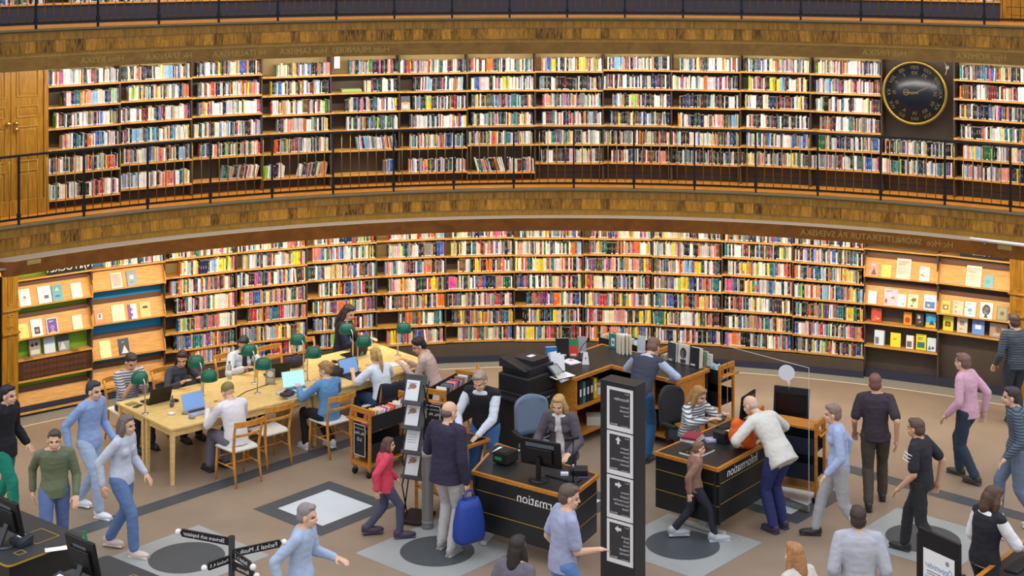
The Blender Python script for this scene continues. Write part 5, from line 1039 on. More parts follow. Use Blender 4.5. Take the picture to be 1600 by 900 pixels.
for i, z in enumerate(zs_):
    M = Matrix.Translation((0, -.03, z)) @ Matrix.Rotation(R_(-22), 4, 'X'); q = MB(); q.box((0, .008, .06), (.27, .01, .36), 0, M); q.box((0, -.025, -.11), (.27, .06, .01), 0, M); q.box((0, -.05, -.09), (.27, .008, .04), 0, M)
    for a in range(6):
        for c in range(2): q.box((-.08 + a * .032, .0015, .20 + c * .02), (.014, .004, .008), 1, M)
    q.build('leaflet_tray', [mat('tray_grey', '#46474a', .45, .3), M_BLACK], ls)
    q = MB(); q.box((-.02, -.012, .03), (.17, .012, .28), 0, M); Mq = M @ frame((-.02, -.0185, .03), (1, 0, 0), (0, -1, 0))
    if i != 1: q.add([(.05 * math.cos(a * .3927), .07 + .03 * math.sin(a * .3927), .001) for a in range(16)], [tuple(range(16))], 1, Mq); quad_plate(q, Mq, -.06, .1, .05, .11, 2); quad_plate(q, Mq, -.06, .03, -.03, .05, 3); quad_plate(q, Mq, -.015, -.125, .01, -.105, 1)
    else:
        for a in range(4): quad_plate(q, Mq, -.06, .08 - a * .03, .05, .085 - a * .03, 3)
    o = q.build('leaflet', [M_WHITE, mat('leaflet_rust', '#a5705c', .6), mat('leaflet_lilac', '#9a9bd0', .6), M_GREYP]); o.matrix_world = Matrix.Translation((base.x, base.y, 0)) @ Matrix.Rotation(rzs, 4, 'Z'); tag(o, 'white leaflet in the %s tray of the folding stand' % ('lowest', 'second lowest, text only', 'second highest', 'topmost')[i], 'leaflet')
# grey floor column and waste bin
p = G(668, 824, 0); b = MB(); b.lathe([(.075, 0), (.078, .02), (.07, .04), (.07, .93), (.068, .96), (.06, .965)], 24); o = b.build('air_purifier', [mat('column_grey', '#84827f', .4, .4)], loc=(p.x, p.y, 0)); tag(o, 'slim grey cylindrical column standing on the floor left of the man in dark jacket', 'air purifier')
q = MB(); q.lathe([(.0712, .84), (.0712, .925)], 24); q.build('grille', [mat('grille_grey', '#a3a19d', .5)], o); q = MB(); q.lathe([(.05, .962), (.05, .972)], 20); q.build('top_cap', [M_RUB], o); q = MB(); q.lathe([(.0712, .05), (.0712, .09)], 24); q.build('badge_band', [M_GREYP], o)
p = G(698, 800, 0); b = MB(); b.lathe([(.1, 0), (.135, .36), (.14, .365), (.13, .36), (.095, .01)], 24); o = b.build('waste_bin', [mat('bin_blue_clear', '#9fb6cc', .2, trans=.35)], loc=(p.x + .02, p.y + .32, .0)); tag(o, 'pale blue translucent waste bin behind the man in the dark jacket', 'bin')
q = MB(); q.lathe([(.141, .355), (.145, .362), (.141, .37)], 24); q.build('rim', [M_WHITEP], o)
b = MB(); p = G(692, 822, 0); b.tube([(p.x + .02, p.y, .02), (p.x + .06, p.y + .06, .02), (p.x + .02, p.y + .14, .02), (p.x + .1, p.y + .18, .02)], .006, 6); tag(b.build('power_cable', [M_RUB]), 'black power cable on the floor behind the grey column', 'cable')
# right information desk things
ud2 = (Vector(dB[3]) - Vector(dB[0])).normalized(); UR2 = math.atan2(ud2.y, ud2.x)
p = G(1089, 707, ZD); b = MB(); b.box((0, 0, .009), (.36, .27, .018), 0); b.box((0, 0, .021), (.35, .26, .006), 1); o = b.build('document_tray', [M_WHITEP, M_SCREEN], bevel=.002, loc=(p.x, p.y, ZD + .001)); o.rotation_euler.z = UR2; tag(o, 'large flat white-edged book with a black cover at the front of the right desk', 'book')
q = MB()
for i in range(8): q.box((-.12 + .035 * i, .06 - .02 * (i % 3), .0245), (.02, .012, .001))
q.build('gilt_pattern', [M_GOLD], o)
for i, (c, l, dz) in enumerate((('#e2e0dc', 'white book at the bottom of the pile by the woman in stripes', 0), ('#8d2a3c', 'dark red book on top of the pile by the woman in stripes', .031))):
    p = G(1082, 687, ZD); b = MB(); b.box((0, 0, .0015), (.26, .2, .003)); b.box((0, 0, .0285), (.26, .2, .003)); b.box((-.129, 0, .015), (.003, .2, .03)); o = b.build('book', [mat('cover_' + c[1:], c, .5)], loc=(p.x, p.y, ZD + .001 + dz)); o.rotation_euler.z = UR2 + .1 + i * .15; tag(o, l, 'book'); q = MB(); q.box((.002, 0, .015), (.25, .19, .024)); q.build('page_block', [M_PAGES], o)
p = G(1110, 690, ZD); b = MB(); b.box((0, 0, .02), (.12, .1, .04)); b.box((0, -.051, .03), (.08, .004, .02), 1); o = b.build('card_reader', [mat('pale_lilac_plastic', '#aab0d4', .4), M_WHITE], bevel=.006, loc=(p.x, p.y, ZD + .001)); o.rotation_euler.z = UR2 - .6; tag(o, 'small pale card box with white slips on the right desk', 'card box')
p = G(1128, 690, ZD); lie('receipt_printer', 'black receipt printer feeding a long white slip on the right desk', 'printer', (p.x, p.y, ZD + .001), (.14, .18, .13), UR2, '#17171a', .45, .01)
b = MB(); n = 10
for i in range(n + 1):
    u = i / n; y = -.05 - .22 * u; z = .14 + .05 * math.sin(u * 2.2) - .15 * u * u; b.v += [(-.04, y, z), (.04, y, z)]
for i in range(n): b.face((i * 2, i * 2 + 1, i * 2 + 3, i * 2 + 2), 0, None, True)
o = b.build('receipt_slip', [M_WHITE], loc=(p.x + .02, p.y, ZD + .012)); o.rotation_euler.z = UR2 + R_(10) - math.pi / 2 + 1.15; s_ = o.modifiers.new('t', 'SOLIDIFY'); s_.thickness = .002; tag(o, 'long white paper slip curling from the black printer', 'receipt')
p = G(1155, 664, ZD); keyboard((p.x - .12, p.y + .0, ZD + .001), UR2, 'black keyboard under the hands of the woman in stripes')
p = G(1168, 658, ZD); monitor((p.x, p.y, ZD + .001), R_(58), 'black monitor with its back to us on the right information desk', .42, .30, 6, lift=.06)
# clear partition pane at the desk's outer side and speech-bubble sign
pp, qq = Vector((2.78, 19.28, 0)), Vector((3.64, 18.32, 0))
def bubble(M, parent_loc=None):
    b = MB(); pts = []
    for i in range(28):
        a = 2 * math.pi * i / 28; pts.append((.105 * math.cos(a), .115 + .10 * math.sin(a)))
    k = [i for i, q in enumerate(pts) if q[1] < .04]; pts = pts[:k[len(k) // 2 + 1]] + [(.035, -.06)] + pts[k[len(k) // 2 + 1] + 1:]
    b.add([(x, -.006, z) for x, z in pts] + [(x, .006, z) for x, z in pts], [tuple(range(len(pts))), tuple(range(2 * len(pts) - 1, len(pts) - 1, -1))] + [(i, len(pts) + i, len(pts) + (i + 1) % len(pts), (i + 1) % len(pts)) for i in range(len(pts))], 0)
    o = b.build('speech_bubble_sign', [mat('bubble_white', '#e4e8f2', .5)], fix=True); o.matrix_world = M; return o
# pedestal screen behind the partition
pb_ = Vector((3.62, 19.35, 0)); sc_ = thing('info_screen', 'black screen on a pedestal under the white speech bubble sign', 'screen', pb_, R_(-22))
b = MB(); b.box((0, 0, .02), (.4, .36, .04)); b.box((0, .06, .5), (.1, .06, .95)); b.build('pedestal', [M_BLACKM], sc_, bevel=.01)
M = Matrix.Translation((0, 0, 1.02)) @ Matrix.Rotation(R_(-10), 4, 'X'); b = MB(); b.box((0, 0, 0), (.46, .05, .42), 0, M); b.build('housing', [M_BLACKM], sc_, bevel=.008)
b = MB(); quad_plate(b, M @ frame((0, -.026, 0), (1, 0, 0), (0, -1, 0)), -.2, -.19, .2, .12, 0); b.build('screen', [M_SCREEN], sc_)
o = bubble(Matrix.Translation((pb_.x - .06, pb_.y + .02, 1.30)) @ Matrix.Rotation(R_(-15), 4, 'Z')); tag(o, 'white speech bubble sign above the black pedestal screen', 'sign')
q = MB(); q.box((.035, .01, -.06), (.012, .008, .06)); q.build('clip', [M_GREYP], o)
gp = MB(); d_ = (qq - pp); Mg = frame(pp, d_, (d_.y, -d_.x, 0)); gp.box((d_.length / 2, .93, 0), (d_.length, 1.70, .008), 0, Mg); o = gp.build('clear_screen', [M_GLASS]); tag(o, 'clear upright glass pane between the right desk and the trolley', 'glass pane')
q = MB(); q.box((d_.length / 2, .05, 0), (d_.length, .06, .05), 0, Mg); q.box((d_.length / 2, .02, 0), (.5, .03, .3), 0, Mg); q.build('foot_rail', [M_STEEL], o)
q = MB(); q.box((d_.length / 2, 1.783, 0), (d_.length, .003, .009), 0, Mg); q.box((d_.length, .93, 0), (.003, 1.70, .009), 0, Mg); q.build('polished_edge', [mat('edge_glint', '#c9cfca', .3)], o)
# right trolley
t3 = make_trolley(Vector((3.86, 18.72, 0)), math.atan2(.50, -.86), .82, 'wooden book trolley with dark blue bins standing right of the bending person', [(.30, '#1c2436'), (.62, '#1c2436')], wd=.32, height=1.02)
b = MB(); b.box((.41, 0, .935), (.8, .32, .02)); b.build('top_shelf', [M_OAKEDGE], t3)
# ------------------------------------------------------------------ sign column
cs_ = Vector((1.24, 16.35, 0)); ca_ = math.radians(-37)                         # x runs along the front
front = Vector((math.cos(ca_), math.sin(ca_), 0)); nf = Vector((front.y, -front.x, 0))
pL = G(938, 592, 2.24)
sg = thing('sign_column', 'tall black sign column with four white-framed black panels and arrows', 'sign column', (pL.x, pL.y, 0), ca_)     # origin: left front corner; front normal = local -y
b = MB(); b.box((.222, .11, 1.12), (.444, .22, 2.24)); b.build('body', [mat('column_black', '#242428', .35)], sg, bevel=.006)
TX = [('Rotundan', None, ['Romaner', 'Dramatik', 'Poesi']), (None, 'up', ['Ungdom', 'Romaner', 'Serier', 'Samhällsvetenskap', 'Ekonomi']), (None, 'right', ['Historia', 'Geografi', 'Naturvetenskap', 'Hem & hushåll', 'Teknik']), (None, 'left', ['Biografi', 'Språk', 'Konst', 'Pedagogik', 'Psykologi'])]
for i, (hd, ar, rows) in enumerate(TX):
    zc0 = 2.185 - .232 - i * .480; Mq = frame((.258, -.001, zc0), (1, 0, 0), (0, -1, 0)); b = MB()
    b.box((0, 0, .004), (.334, .464, .008), 0, Mq); quad_plate(b, Mq, -.132, -.182, .132, .202, 1, .0085)
    M1 = Mq @ Matrix.Translation((0, 0, .0085)); y = .07
    mirrored_text(b, 'Plan 2', .022, M1 @ Matrix.Translation((.118, .18, 0)), 0, 'LEFT')
    if hd: mirrored_text(b, hd, .048, M1 @ Matrix.Translation((.118, .115, 0)), 0, 'LEFT'); y = .035
    else:
        R0 = {'up': 0, 'right': -90, 'left': 90}[ar]; Ma = M1 @ Matrix.Translation((-.02, .145, .001)) @ Matrix.Rotation(R_(R0), 4, 'Z') @ Matrix.Scale(.8, 4); b.add([(-.018, -.05, 0), (.018, -.05, 0), (.018, .0, 0), (.045, .0, 0), (0, .055, 0), (-.045, .0, 0), (-.018, .0, 0)], [(0, 1, 2, 6), (3, 4, 5)], 0, Ma)
    for k_, tx in enumerate(rows): mirrored_text(b, tx, .031, M1 @ Matrix.Translation((.118, y - k_ * .044, 0)), 0, 'LEFT')
    mirrored_text(b, 'Bibliotek', .026, M1 @ Matrix.Translation((-.122, -.165, 0)), 0, 'RIGHT'); mirrored_text(b, 'stadsbiblioteket', .015, M1 @ Matrix.Translation((.118, -.17, 0)), 0, 'LEFT')
    b.build('sign_panel', [M_WHITEP, mat('panel_charcoal', '#37373b', .4)], sg)
# ------------------------------------------------------------------ self-service kiosks, bottom left
def kiosk(c, xd, label, w=1.05, d=.86, z=.92, text=False):
    t = thing('self_service_desk', label, 'self-service desk', (c[0], c[1], 0), math.atan2(xd[1], xd[0]))
    r = .06; pl = []
    for sx, sy in ((1, 1), (-1, 1), (-1, -1), (1, -1)):
        a0 = {(1, 1): 0, (-1, 1): 90, (-1, -1): 180, (1, -1): 270}[(sx, sy)]
        for k_ in range(5): a = R_(a0 + k_ * 22.5); pl.append((sx * (w / 2 - r) + r * math.cos(a), sy * (d / 2 - r) + r * math.sin(a)))
    b = MB(); b.prism(pl, z - .03, z); b.build('desktop', [mat('desk_slate', '#33373b', .4)], t); b = MB(); b.prism([(x * 1.006, y * 1.006) for x, y in pl], z - .026, z - .006); b.build('gold_edge', [M_GOLDLINE], t)
    b = MB(); b.box((0, 0, (z - .03 + .62) / 2), (w - .06, d - .06, z - .03 - .62)); b.build('apron', [M_BLACK], t)
    b = MB(); b.box((-.12, 0, .31), (.5, .5, .62)); b.build('pedestal', [M_BLACK], t)
    for x, y, sx, sy in ((.20, .16, .30, .27), (.40, -.2, .09, .09)):
        b = MB()
        for q in ((x, y - sy / 2, sx, .008), (x, y + sy / 2, sx, .008), (x - sx / 2, y, .008, sy), (x + sx / 2, y, .008, sy)): b.box((q[0], q[1], z + .0008), (q[2], q[3], .0014))
        b.build('gold_outline', [M_GOLDLINE], t)
    if text: q = MB(); mirrored_text(q, 'Låna', .13, frame((-.25, -d / 2 + .028, z - .17), (1, 0, 0), (0, -1, 0)), 0); q.build('lettering', [M_WLET], t)
    return t
kx = (.79, -.61)
k1 = G(60, 838, .92); kiosk((k1.x - .25, k1.y), kx, 'black self-service desk with gold outlines at the lower left edge', 1.15, .9, text=True)
k2 = G(222, 874, .92); kiosk((k2.x - .22, k2.y - .55), kx, 'black self-service desk cut by the bottom edge, nearer than the other')
def kiosk_screen(p, rz, label, z=.921):
    t = thing('touch_screen', label, 'screen', (p.x, p.y, z), rz)
    b = MB(); b.lathe([(.11, 0), (.11, .012), (.03, .02)], 24); b.box((0, -.07, .12), (.07, .025, .26), 0, Matrix.Rotation(R_(-25), 4, 'X')); b.build('stand', [mat('stand_grey', '#4a4c50', .35, .5)], t)
    M = Matrix.Translation((0, .04, .30)) @ Matrix.Rotation(R_(12), 4, 'X'); b = MB(); b.box((0, 0, 0), (.44, .035, .36), 0, M); b.box((0, -.03, -.03), (.3, .03, .22), 0, M); b.build('housing', [M_BLACKM], t, bevel=.008)
    q = MB(); q.box((.0, -.02, .1), (.2, .006, .03), 0, M); q.build('vent_strip', [mat('vent_grey', '#5b646c')], t)
    q = MB(); quad_plate(q, M @ frame((0, .018, 0), (-1, 0, 0), (0, 1, 0)), -.2, -.16, .2, .16, 0); q.build('screen', [mat('screen_glow', '#aebfd0')], t); return t, M
for px, py, rz, l in ((8, 853, R_(-40), 'black touch screen at the far left edge of the self-service desk'), (124, 920, R_(-38), 'black touch screen with a green card at the bottom left')):
    p = G(px, py, .92); t, M = kiosk_screen(p, rz, l)
    q = MB(); q.box((.1, .0, .21), (.05, .006, .14), 0, M); o = q.build('green_card', [mat('card_green', '#0d8a55', .5)]); o.matrix_world = Matrix.Translation((p.x, p.y, .921)) @ Matrix.Rotation(rz, 4, 'Z'); tag(o, 'green card clipped on top of the %s touch screen' % ('far left' if px < 50 else 'bottom left'), 'card')
for px, py, l in ((33, 850, 'dark card reader with a white label beside the far left touch screen'), (92, 916, 'dark blue-grey card reader beside the bottom left touch screen')):
    p = G(px, py, .92); b = MB(); b.box((0, 0, .03), (.2, .16, .05)); b.add([(-.1, -.08, .055), (.1, -.08, .055), (.1, .08, .10), (-.1, .08, .10), (-.1, .08, .05), (.1, .08, .05)], [(0, 1, 2, 3), (2, 5, 4, 3), (1, 5, 2), (0, 3, 4)]); b.add([(-.05, -.02, .074), (.02, -.02, .074), (.02, .04, .091), (-.05, .04, .091)], [(0, 1, 2, 3)], 1); o = b.build('card_reader', [mat('reader_slate', '#2c343c', .35), M_WHITE], bevel=.006, loc=(p.x, p.y, .921)); o.rotation_euler.z = R_(-38); tag(o, l, 'card reader')
p = G(88, 858, .92); lie('receipt_slip', 'white paper slip on the front edge of the self-service desk', 'receipt', (p.x, p.y, .921), (.22, .1, .003), R_(20), '#eef0f4')
# ------------------------------------------------------------------ signpost
pt = G(362, 838, 2.2); sp = thing('signpost', 'black signpost with pointing arms and white balls in the left foreground', 'signpost', (pt.x, pt.y, 0))
b = MB(); b.tube([(0, 0, .02), (0, 0, 2.2)], .026, 18); b.lathe([(.2, 0), (.2, .02), (.03, .03)], 28); b.build('pole', [M_BLACKM], sp)
def arm(z, ang, ln, txt, hh=.062, size=.05):
    o_ = MB(); d = Vector((math.cos(ang), math.sin(ang), 0)); vis = d.x >= 0
    M = frame((0, 0, z), d if vis else -d, (d.y, -d.x, 0) if vis else (-d.y, d.x, 0)); s = 1 if vis else -1
    pl = [(s * .02, -hh / 2), (s * (ln - .02), -hh / 2), (s * ln, 0), (s * (ln - .02), hh / 2), (s * .02, hh / 2)]
    if s < 0: pl = pl[::-1]
    o_.add([(x, y, .008) for x, y in pl] + [(x, y, -.008) for x, y in pl], [tuple(range(5)), tuple(range(9, 4, -1))] + [(i, 5 + i, 5 + (i + 1) % 5, (i + 1) % 5) for i in range(5)], 0, M)
    mirrored_text(o_, txt, size, M @ Matrix.Translation((s * ln * .53, 0, .0085)), 1); a = o_.build('arm', [M_BLACKM, M_WLET], sp)
    q = MB(); q.ball((0, 0, 0), .026, 16, 0, M @ Matrix.Translation((s * (ln + .022), 0, 0))); q.build('ball', [M_WHITEP], a)
arm(2.155, R_(157), .50, 'Skrivare och kopiator', size=.046); arm(2.06, R_(30), .43, 'Facksal 3, Musik', size=.05); arm(2.07, R_(-52), .34, 'Facksal 1, 2', size=.046); arm(2.02, R_(225), .24, 'Facksal 4, 5', size=.038); arm(1.97, R_(-42), .3, 'Barnrum', size=.044)
# ------------------------------------------------------------------ right foreground: display board and counter
p = G(1436, 822, 1.72); db = thing('display_board', 'black display board with a printed opening-hours sheet at lower right', 'display board', (p.x, p.y, 0), R_(-58))
b = MB(); b.box((.24, 0, 1.22), (.48, .035, 1.0)); b.box((-.012, .02, 1.0), (.03, .05, 1.3)); b.box((.49, .02, .85), (.03, .05, 1.2)); b.box((.24, 0, .03), (.5, .3, .05)); b.build('frame', [M_BLACKM], db, bevel=.004)
Mq = frame((.25, -.019, 1.25), (1, 0, 0), (0, -1, 0)); b = MB(); b.box((0, -.05, .001), (.36, .72, .002), 0, Mq); mirrored_text(b, 'Öppettider', .07, Mq @ Matrix.Translation((0, .17, .001)), 1)
quad_plate(b, Mq, .08, .235, .12, .265, 2, .003); b.add([(.1 + .022 * math.cos(a * .5236), .25 + .022 * math.sin(a * .5236), .0035) for a in range(12)], [tuple(range(12))], 2, Mq)
for i in range(2): quad_plate(b, Mq, -.14, .115 - i * .022, .15, .122 - i * .022, 3, .003)
quad_plate(b, Mq, -.16, -.36, .0, .08, 4, .003)
for i in range(9): quad_plate(b, Mq, -.14, .04 - i * .04, -.03, .047 - i * .04, 1, .004); quad_plate(b, Mq, .03, .04 - i * .04, .13, .047 - i * .04, 3, .004)
b.build('poster', [M_WHITE, mat('poster_blue', '#2f6fb0', .5), mat('poster_grey', '#8a8f96', .5), mat('poster_dark', '#54585f', .5), mat('poster_pale_blue', '#a9cdec', .5)], db)
e0, e1 = Vector(gz(1527, 898, .9)), Vector(gz(1602, 840, .9)); ed = (e1 - e0).normalized(); en = Vector((ed.y, -ed.x))
a_ = e0 - ed * .9; b_ = e1 + ed * .9; ct, cc, loc = desk('service_counter', [tuple(a_), tuple(a_ + en * .85), tuple(b_ + en * .85), tuple(b_)], .9, .04, .05, 'black service counter with orange wood edge at the lower right corner', cat='counter')
panel(ct, cc, tuple(a_), tuple(a_ + en * .85), .1, .86, (.5,), 'side_panel'); panel(ct, cc, tuple(b_), tuple(a_), .1, .86, (.42, .66))
p = G(1592, 884, .9); keyboard((p.x, p.y, .901), math.atan2(ed.y, ed.x), 'black keyboard on the counter at the lower right corner')
# blue-grey office chair of the seated woman at the left desk
def office_chair(loc, rz, col, label):
    t = thing('office_chair', label, 'office chair', loc, rz); m = mat('upholstery_' + col.strip('#'), col, .9, bump=.2, scale=60)
    b = MB(); b.ball((0, 0, .49), (.25, .25, .05), 20); b.build('seat', [m], t)
    b = MB(); n = 14
    for i in range(n + 1):
        for k_ in range(9):
            u = -1 + 2 * i / n; v_ = k_ / 8; wv = .23 * (1 - .25 * max(0, (v_ - .7) / .3) ** 2); b.v.append((u * wv, -.24 - .04 * v_ + .06 * u * u, .58 + .5 * v_ - .05 * max(0, v_ - .8) * u * u * 5))
    for i in range(n):
        for k_ in range(8): b.face((i * 9 + k_, (i + 1) * 9 + k_, (i + 1) * 9 + k_ + 1, i * 9 + k_ + 1), 0, None, True)
    o = b.build('backrest', [m], t); s_ = o.modifiers.new('t', 'SOLIDIFY'); s_.thickness = .05; s_.offset = 0
    b = MB(); b.tube([(0, 0, .44), (0, 0, .12)], .03, 12)
    for i in range(5): a = i * 1.2566; b.tube([(0, 0, .12), (.28 * math.cos(a), .28 * math.sin(a), .08)], [.03, .018], 8); b.ball((.28 * math.cos(a), .28 * math.sin(a), .035), (.03, .03, .035), 10)
    b.tube([(0, -.05, .45), (0, -.26, .5), (0, -.27, .7)], .02, 8); b.build('base', [M_RUB], t)
    for s in (-1, 1):
        b = MB(); b.tube([(s * .22, 0, .46), (s * .29, -.02, .48), (s * .29, -.02, .66)], .016, 8); b.box((s * .29, .02, .68), (.07, .26, .035)); b.build('armrest', [M_RUB], t, bevel=.008)
    return t
office_chair(Vector((.33, 19.30, 0)), R_(-160), '#6f7f95', 'blue-grey office chair behind the blond woman')
office_chair(Vector((2.26, 19.72, 0)), R_(-140), '#2a2a2e', 'dark office chair under the woman in stripes')
# ------------------------------------------------------------------ people
def loft(mb, rings, n=16, cap=True):
    """rings: (centre, x axis, y axis, rx, ry)"""
    o = len(mb.v)
    for c, ax_, ay_, rx, ry in rings: mb.v += [tuple(Vector(c) + ax_ * (rx * math.cos(2 * math.pi * k / n)) + ay_ * (ry * math.sin(2 * math.pi * k / n))) for k in range(n)]
    m = len(rings)
    for i in range(m - 1):
        for k in range(n): mb.face((o + i * n + k, o + i * n + (k + 1) % n, o + (i + 1) * n + (k + 1) % n, o + (i + 1) * n + k))
    mb.face([o + k for k in reversed(range(n))]); mb.face([o + (m - 1) * n + k for k in range(n)])
def limb(mb, pts, rs, n=12, ends=True):
    pts = [Vector(p) for p in pts]
    for i in range(len(pts) - 1):
        a, b = pts[i], pts[i + 1]; d = (b - a); L_ = d.length
        if L_ < 1e-6: continue
        d.normalize(); u = d.cross(Vector((0, 0, 1)) if abs(d.z) < .9 else Vector((1, 0, 0))).normalized(); w_ = d.cross(u)
        loft(mb, [(a, u, w_, rs[i], rs[i]), (b, u, w_, rs[i + 1], rs[i + 1])], n)
    for i, p in enumerate(pts):
        if ends or 0 < i < len(pts) - 1: mb.ball(p, rs[i] * .995, n)
def ell(mb, c, r, B=None, n=14):
    s = MB(); s.ball((0, 0, 0), r, n); M = Matrix.Translation(c) @ (B.to_4x4() if B else Matrix.Identity(4)); mb.add(s.v, s.f, 0, M)
def solid(mb, voxel, smooth, name, mats, parent=None, mw=None, crease=0.0):
    """the closed pieces grown together into one continuous surface"""
    me = bpy.data.meshes.new('tmp'); me.from_pydata(mb.v, [], mb.f)
    bm = bmesh.new(); bm.from_mesh(me); bmesh.ops.recalc_face_normals(bm, faces=bm.faces); bm.to_mesh(me); bm.free()
    t = bpy.data.objects.new('tmp', me); C.objects.link(t)
    r = t.modifiers.new('r', 'REMESH'); r.mode = 'VOXEL'; r.voxel_size = voxel
    if smooth: s = t.modifiers.new('s', 'SMOOTH'); s.factor = .5; s.iterations = smooth
    m2 = bpy.data.meshes.new_from_object(t.evaluated_get(bpy.context.evaluated_depsgraph_get())); m2.name = name
    C.objects.unlink(t); bpy.data.objects.remove(t); bpy.data.meshes.remove(me)
    if crease:
        n_ = len(m2.vertices); co = np.empty(n_ * 3, np.float32); no = np.empty(n_ * 3, np.float32)
        m2.vertices.foreach_get('co', co); m2.vertex_normals.foreach_get('vector', no); co = co.reshape(-1, 3); no = no.reshape(-1, 3)
        q = np.array([noise.noise((x * 9, y * 9, z * 6)) + .6 * noise.noise((x * 17 + 5, y * 17, z * 26)) for x, y, z in co.tolist()], np.float32)
        m2.vertices.foreach_set('co', (co + no * (q * crease)[:, None]).ravel()); m2.update()
    m2.materials.clear()
    for q in mats: m2.materials.append(q)
    m2.polygons.foreach_set('use_smooth', [True] * len(m2.polygons))
    o = bpy.data.objects.new(name, m2); C.objects.link(o)
    if parent: o.parent = parent
    if mw is not None: o.matrix_world = mw
    return o
def ik(a, c, l1, l2, hint):
    a, c, hint = Vector(a), Vector(c), Vector(hint); d = c - a; L_ = min(d.length, (l1 + l2) * .999); d.normalize(); c2 = a + d * L_
    x = (l1 * l1 - l2 * l2 + L_ * L_) / (2 * L_); h = math.sqrt(max(0, l1 * l1 - x * x)); p = (hint - d * hint.dot(d))
    p = p.normalized() if p.length > 1e-5 else Vector((1, 0, 0)); return a + d * x + p * h, c2
SKIN_T = {'fair': '#e0b496', 'light': '#d3a283', 'tan': '#b98460'}
def cloth(c): return mat('cloth_' + c.strip('#'), c, .85, bump=.35, scale=22)
def hairm(c): return mat('hair_' + c.strip('#'), c, .55, var=.25, scale=60)
def person(loc, face, label, H=1.72, sit=False, lean=4, turn=(0, 0), hands=None, feet=None, top='#888888', bottom='#333344', shoes='#2a2a2a', hair='#3a2a20', style='short', sleeve=1.0, vest=None, coat=None, skin='fair', female=False, elbow=((-.3, -.85, -.2), (.3, -.85, -.2)), stripes=None, pelvis=None, curl=.5, side=0, bag=None, layer=None, inner=None):
    k = H / 1.72; rz = math.atan2(-face[0], face[1]); MW = Matrix.Translation((loc[0], loc[1], 0)) @ Matrix.Rotation(rz, 4, 'Z')
    pz = pelvis or ((.50 if sit else .915) * k); P = Vector((0, 0, pz + (.03 if sit else 0)))
    la_, si = R_(lean), R_(side); u = Vector((math.sin(si), math.sin(la_) * math.cos(si), math.cos(la_) * math.cos(si))).normalized(); X = Vector((1, 0, 0)); X = (X - u * X.dot(u)).normalized(); Fv = u.cross(X).normalized()
    sw = (.160 if female else .180) * k; hw = (.098 if female else .092) * k
    def sp(t): return P + u * t * k + Fv * (-.02 * math.sin(min(1, max(0, t / .45)) * math.pi) * k)
    shz = .425; S_ = [sp(shz) + X * (s * sw) for s in (-1, 1)]
    neck0 = sp(.50); headc = sp(.50) + u * .105 * k + Fv * .025 * k + (Vector((0, .05, 0)) if lean > 25 else Vector((0, .012, 0)))
    # legs
    hipj = [P + X * (s * hw) + Vector((0, 0, -.02 * k)) for s in (-1, 1)]
    if feet is None: feet = [(-.12, .46 * k, .085), (.12, .46 * k, .085)] if sit else [(-.10, .0, .085), (.10, .03, .085)]
    knees = []; ank = []
    for i in (0, 1):
        kn, an = ik(hipj[i], feet[i], .435 * k, .42 * k, (0, 1, .35 if sit else .1)); knees.append(kn); ank.append(an)
    # arms
    if hands is None: hands = [(-.245 * k, .07, pz - .06), (.245 * k, .07, pz - .06)]
    elb = []; wr = []
    for i in (0, 1):
        e_, w_ = ik(S_[i], hands[i], .295 * k, .255 * k, elbow[i]); elb.append(e_); wr.append(w_)
    body = MB()
    f_ = 1.0
    T = [(-.09, .07, .07), (-.04, .145, .105), (.03, .158 if female else .15, .108), (.13, .128 if female else .14, .09), (.22, .125 if female else .145, .092), (.33, .145 if female else .16, .105), (.42, .15 if female else .17, .095), (.47, .11, .075), (.51, .055, .055)]
    loft(body, [(sp(t), X, Fv, a * k, b * k) for t, a, b in T], 18)
    if female: 
        for s in (-1, 1): ell(body, sp(.31) + X * s * .065 * k + Fv * .075 * k, (.055 * k, .05 * k, .055 * k))
    for i in (0, 1):
        limb(body, [hipj[i], hipj[i].lerp(knees[i], .5), knees[i], knees[i].lerp(ank[i], .35), ank[i]], [.088 * k, .074 * k, .055 * k, .056 * k, .037 * k])
        fd = Vector((0, 1, 0)); ell(body, ank[i] + fd * .06 + Vector((0, 0, -.045)), (.042, .125, .038))
        limb(body, [neck0 - u * .02, S_[i] + u * .012], [.05 * k, .046 * k]); limb(body, [S_[i], elb[i], wr[i]], [.052 * k, .039 * k, .027 * k])
        # hand: palm, four fingers of their own lengths, thumb from the side of the palm
        d = (wr[i] - elb[i]).normalized(); s = -1 if i == 0 else 1
        pn = Vector((0, 0, -1)) if abs(d.z) < .75 else Vector((-s, 0, 0)); pn = (pn - d * pn.dot(d)).normalized(); sd = d.cross(pn).normalized()      # palm normal, and across the palm
        th_side = 1 if sd.dot(Vector((-s, 0, .0)) if abs(d.z) < .75 else Vector((0, 1, 0))) > 0 else -1
        Bm = Matrix((sd, d, pn)).transposed(); pc0 = wr[i] + d * .05 * k; ell(body, pc0, (.042 * k, .056 * k, .019 * k), Bm)
        limb(body, [wr[i], pc0], [.026 * k, .026 * k], 10)
        for q, (off, ln) in enumerate(((.030, .070), (.010, .080), (-.011, .074), (-.031, .056))):
            b0 = pc0 + d * .044 * k + sd * (off * th_side * k); c1 = curl * .55; c2 = curl * 1.25
            d1 = (d * math.cos(c1) + pn * math.sin(c1) + sd * (off * th_side * 2.2)).normalized(); d2 = (d * math.cos(c2) + pn * math.sin(c2) + sd * (off * th_side * 2.2)).normalized(); m1 = b0 + d1 * ln * .55 * k; limb(body, [b0, m1, m1 + d2 * ln * .5 * k], [.0098 * k, .0092 * k, .0078 * k], 8)
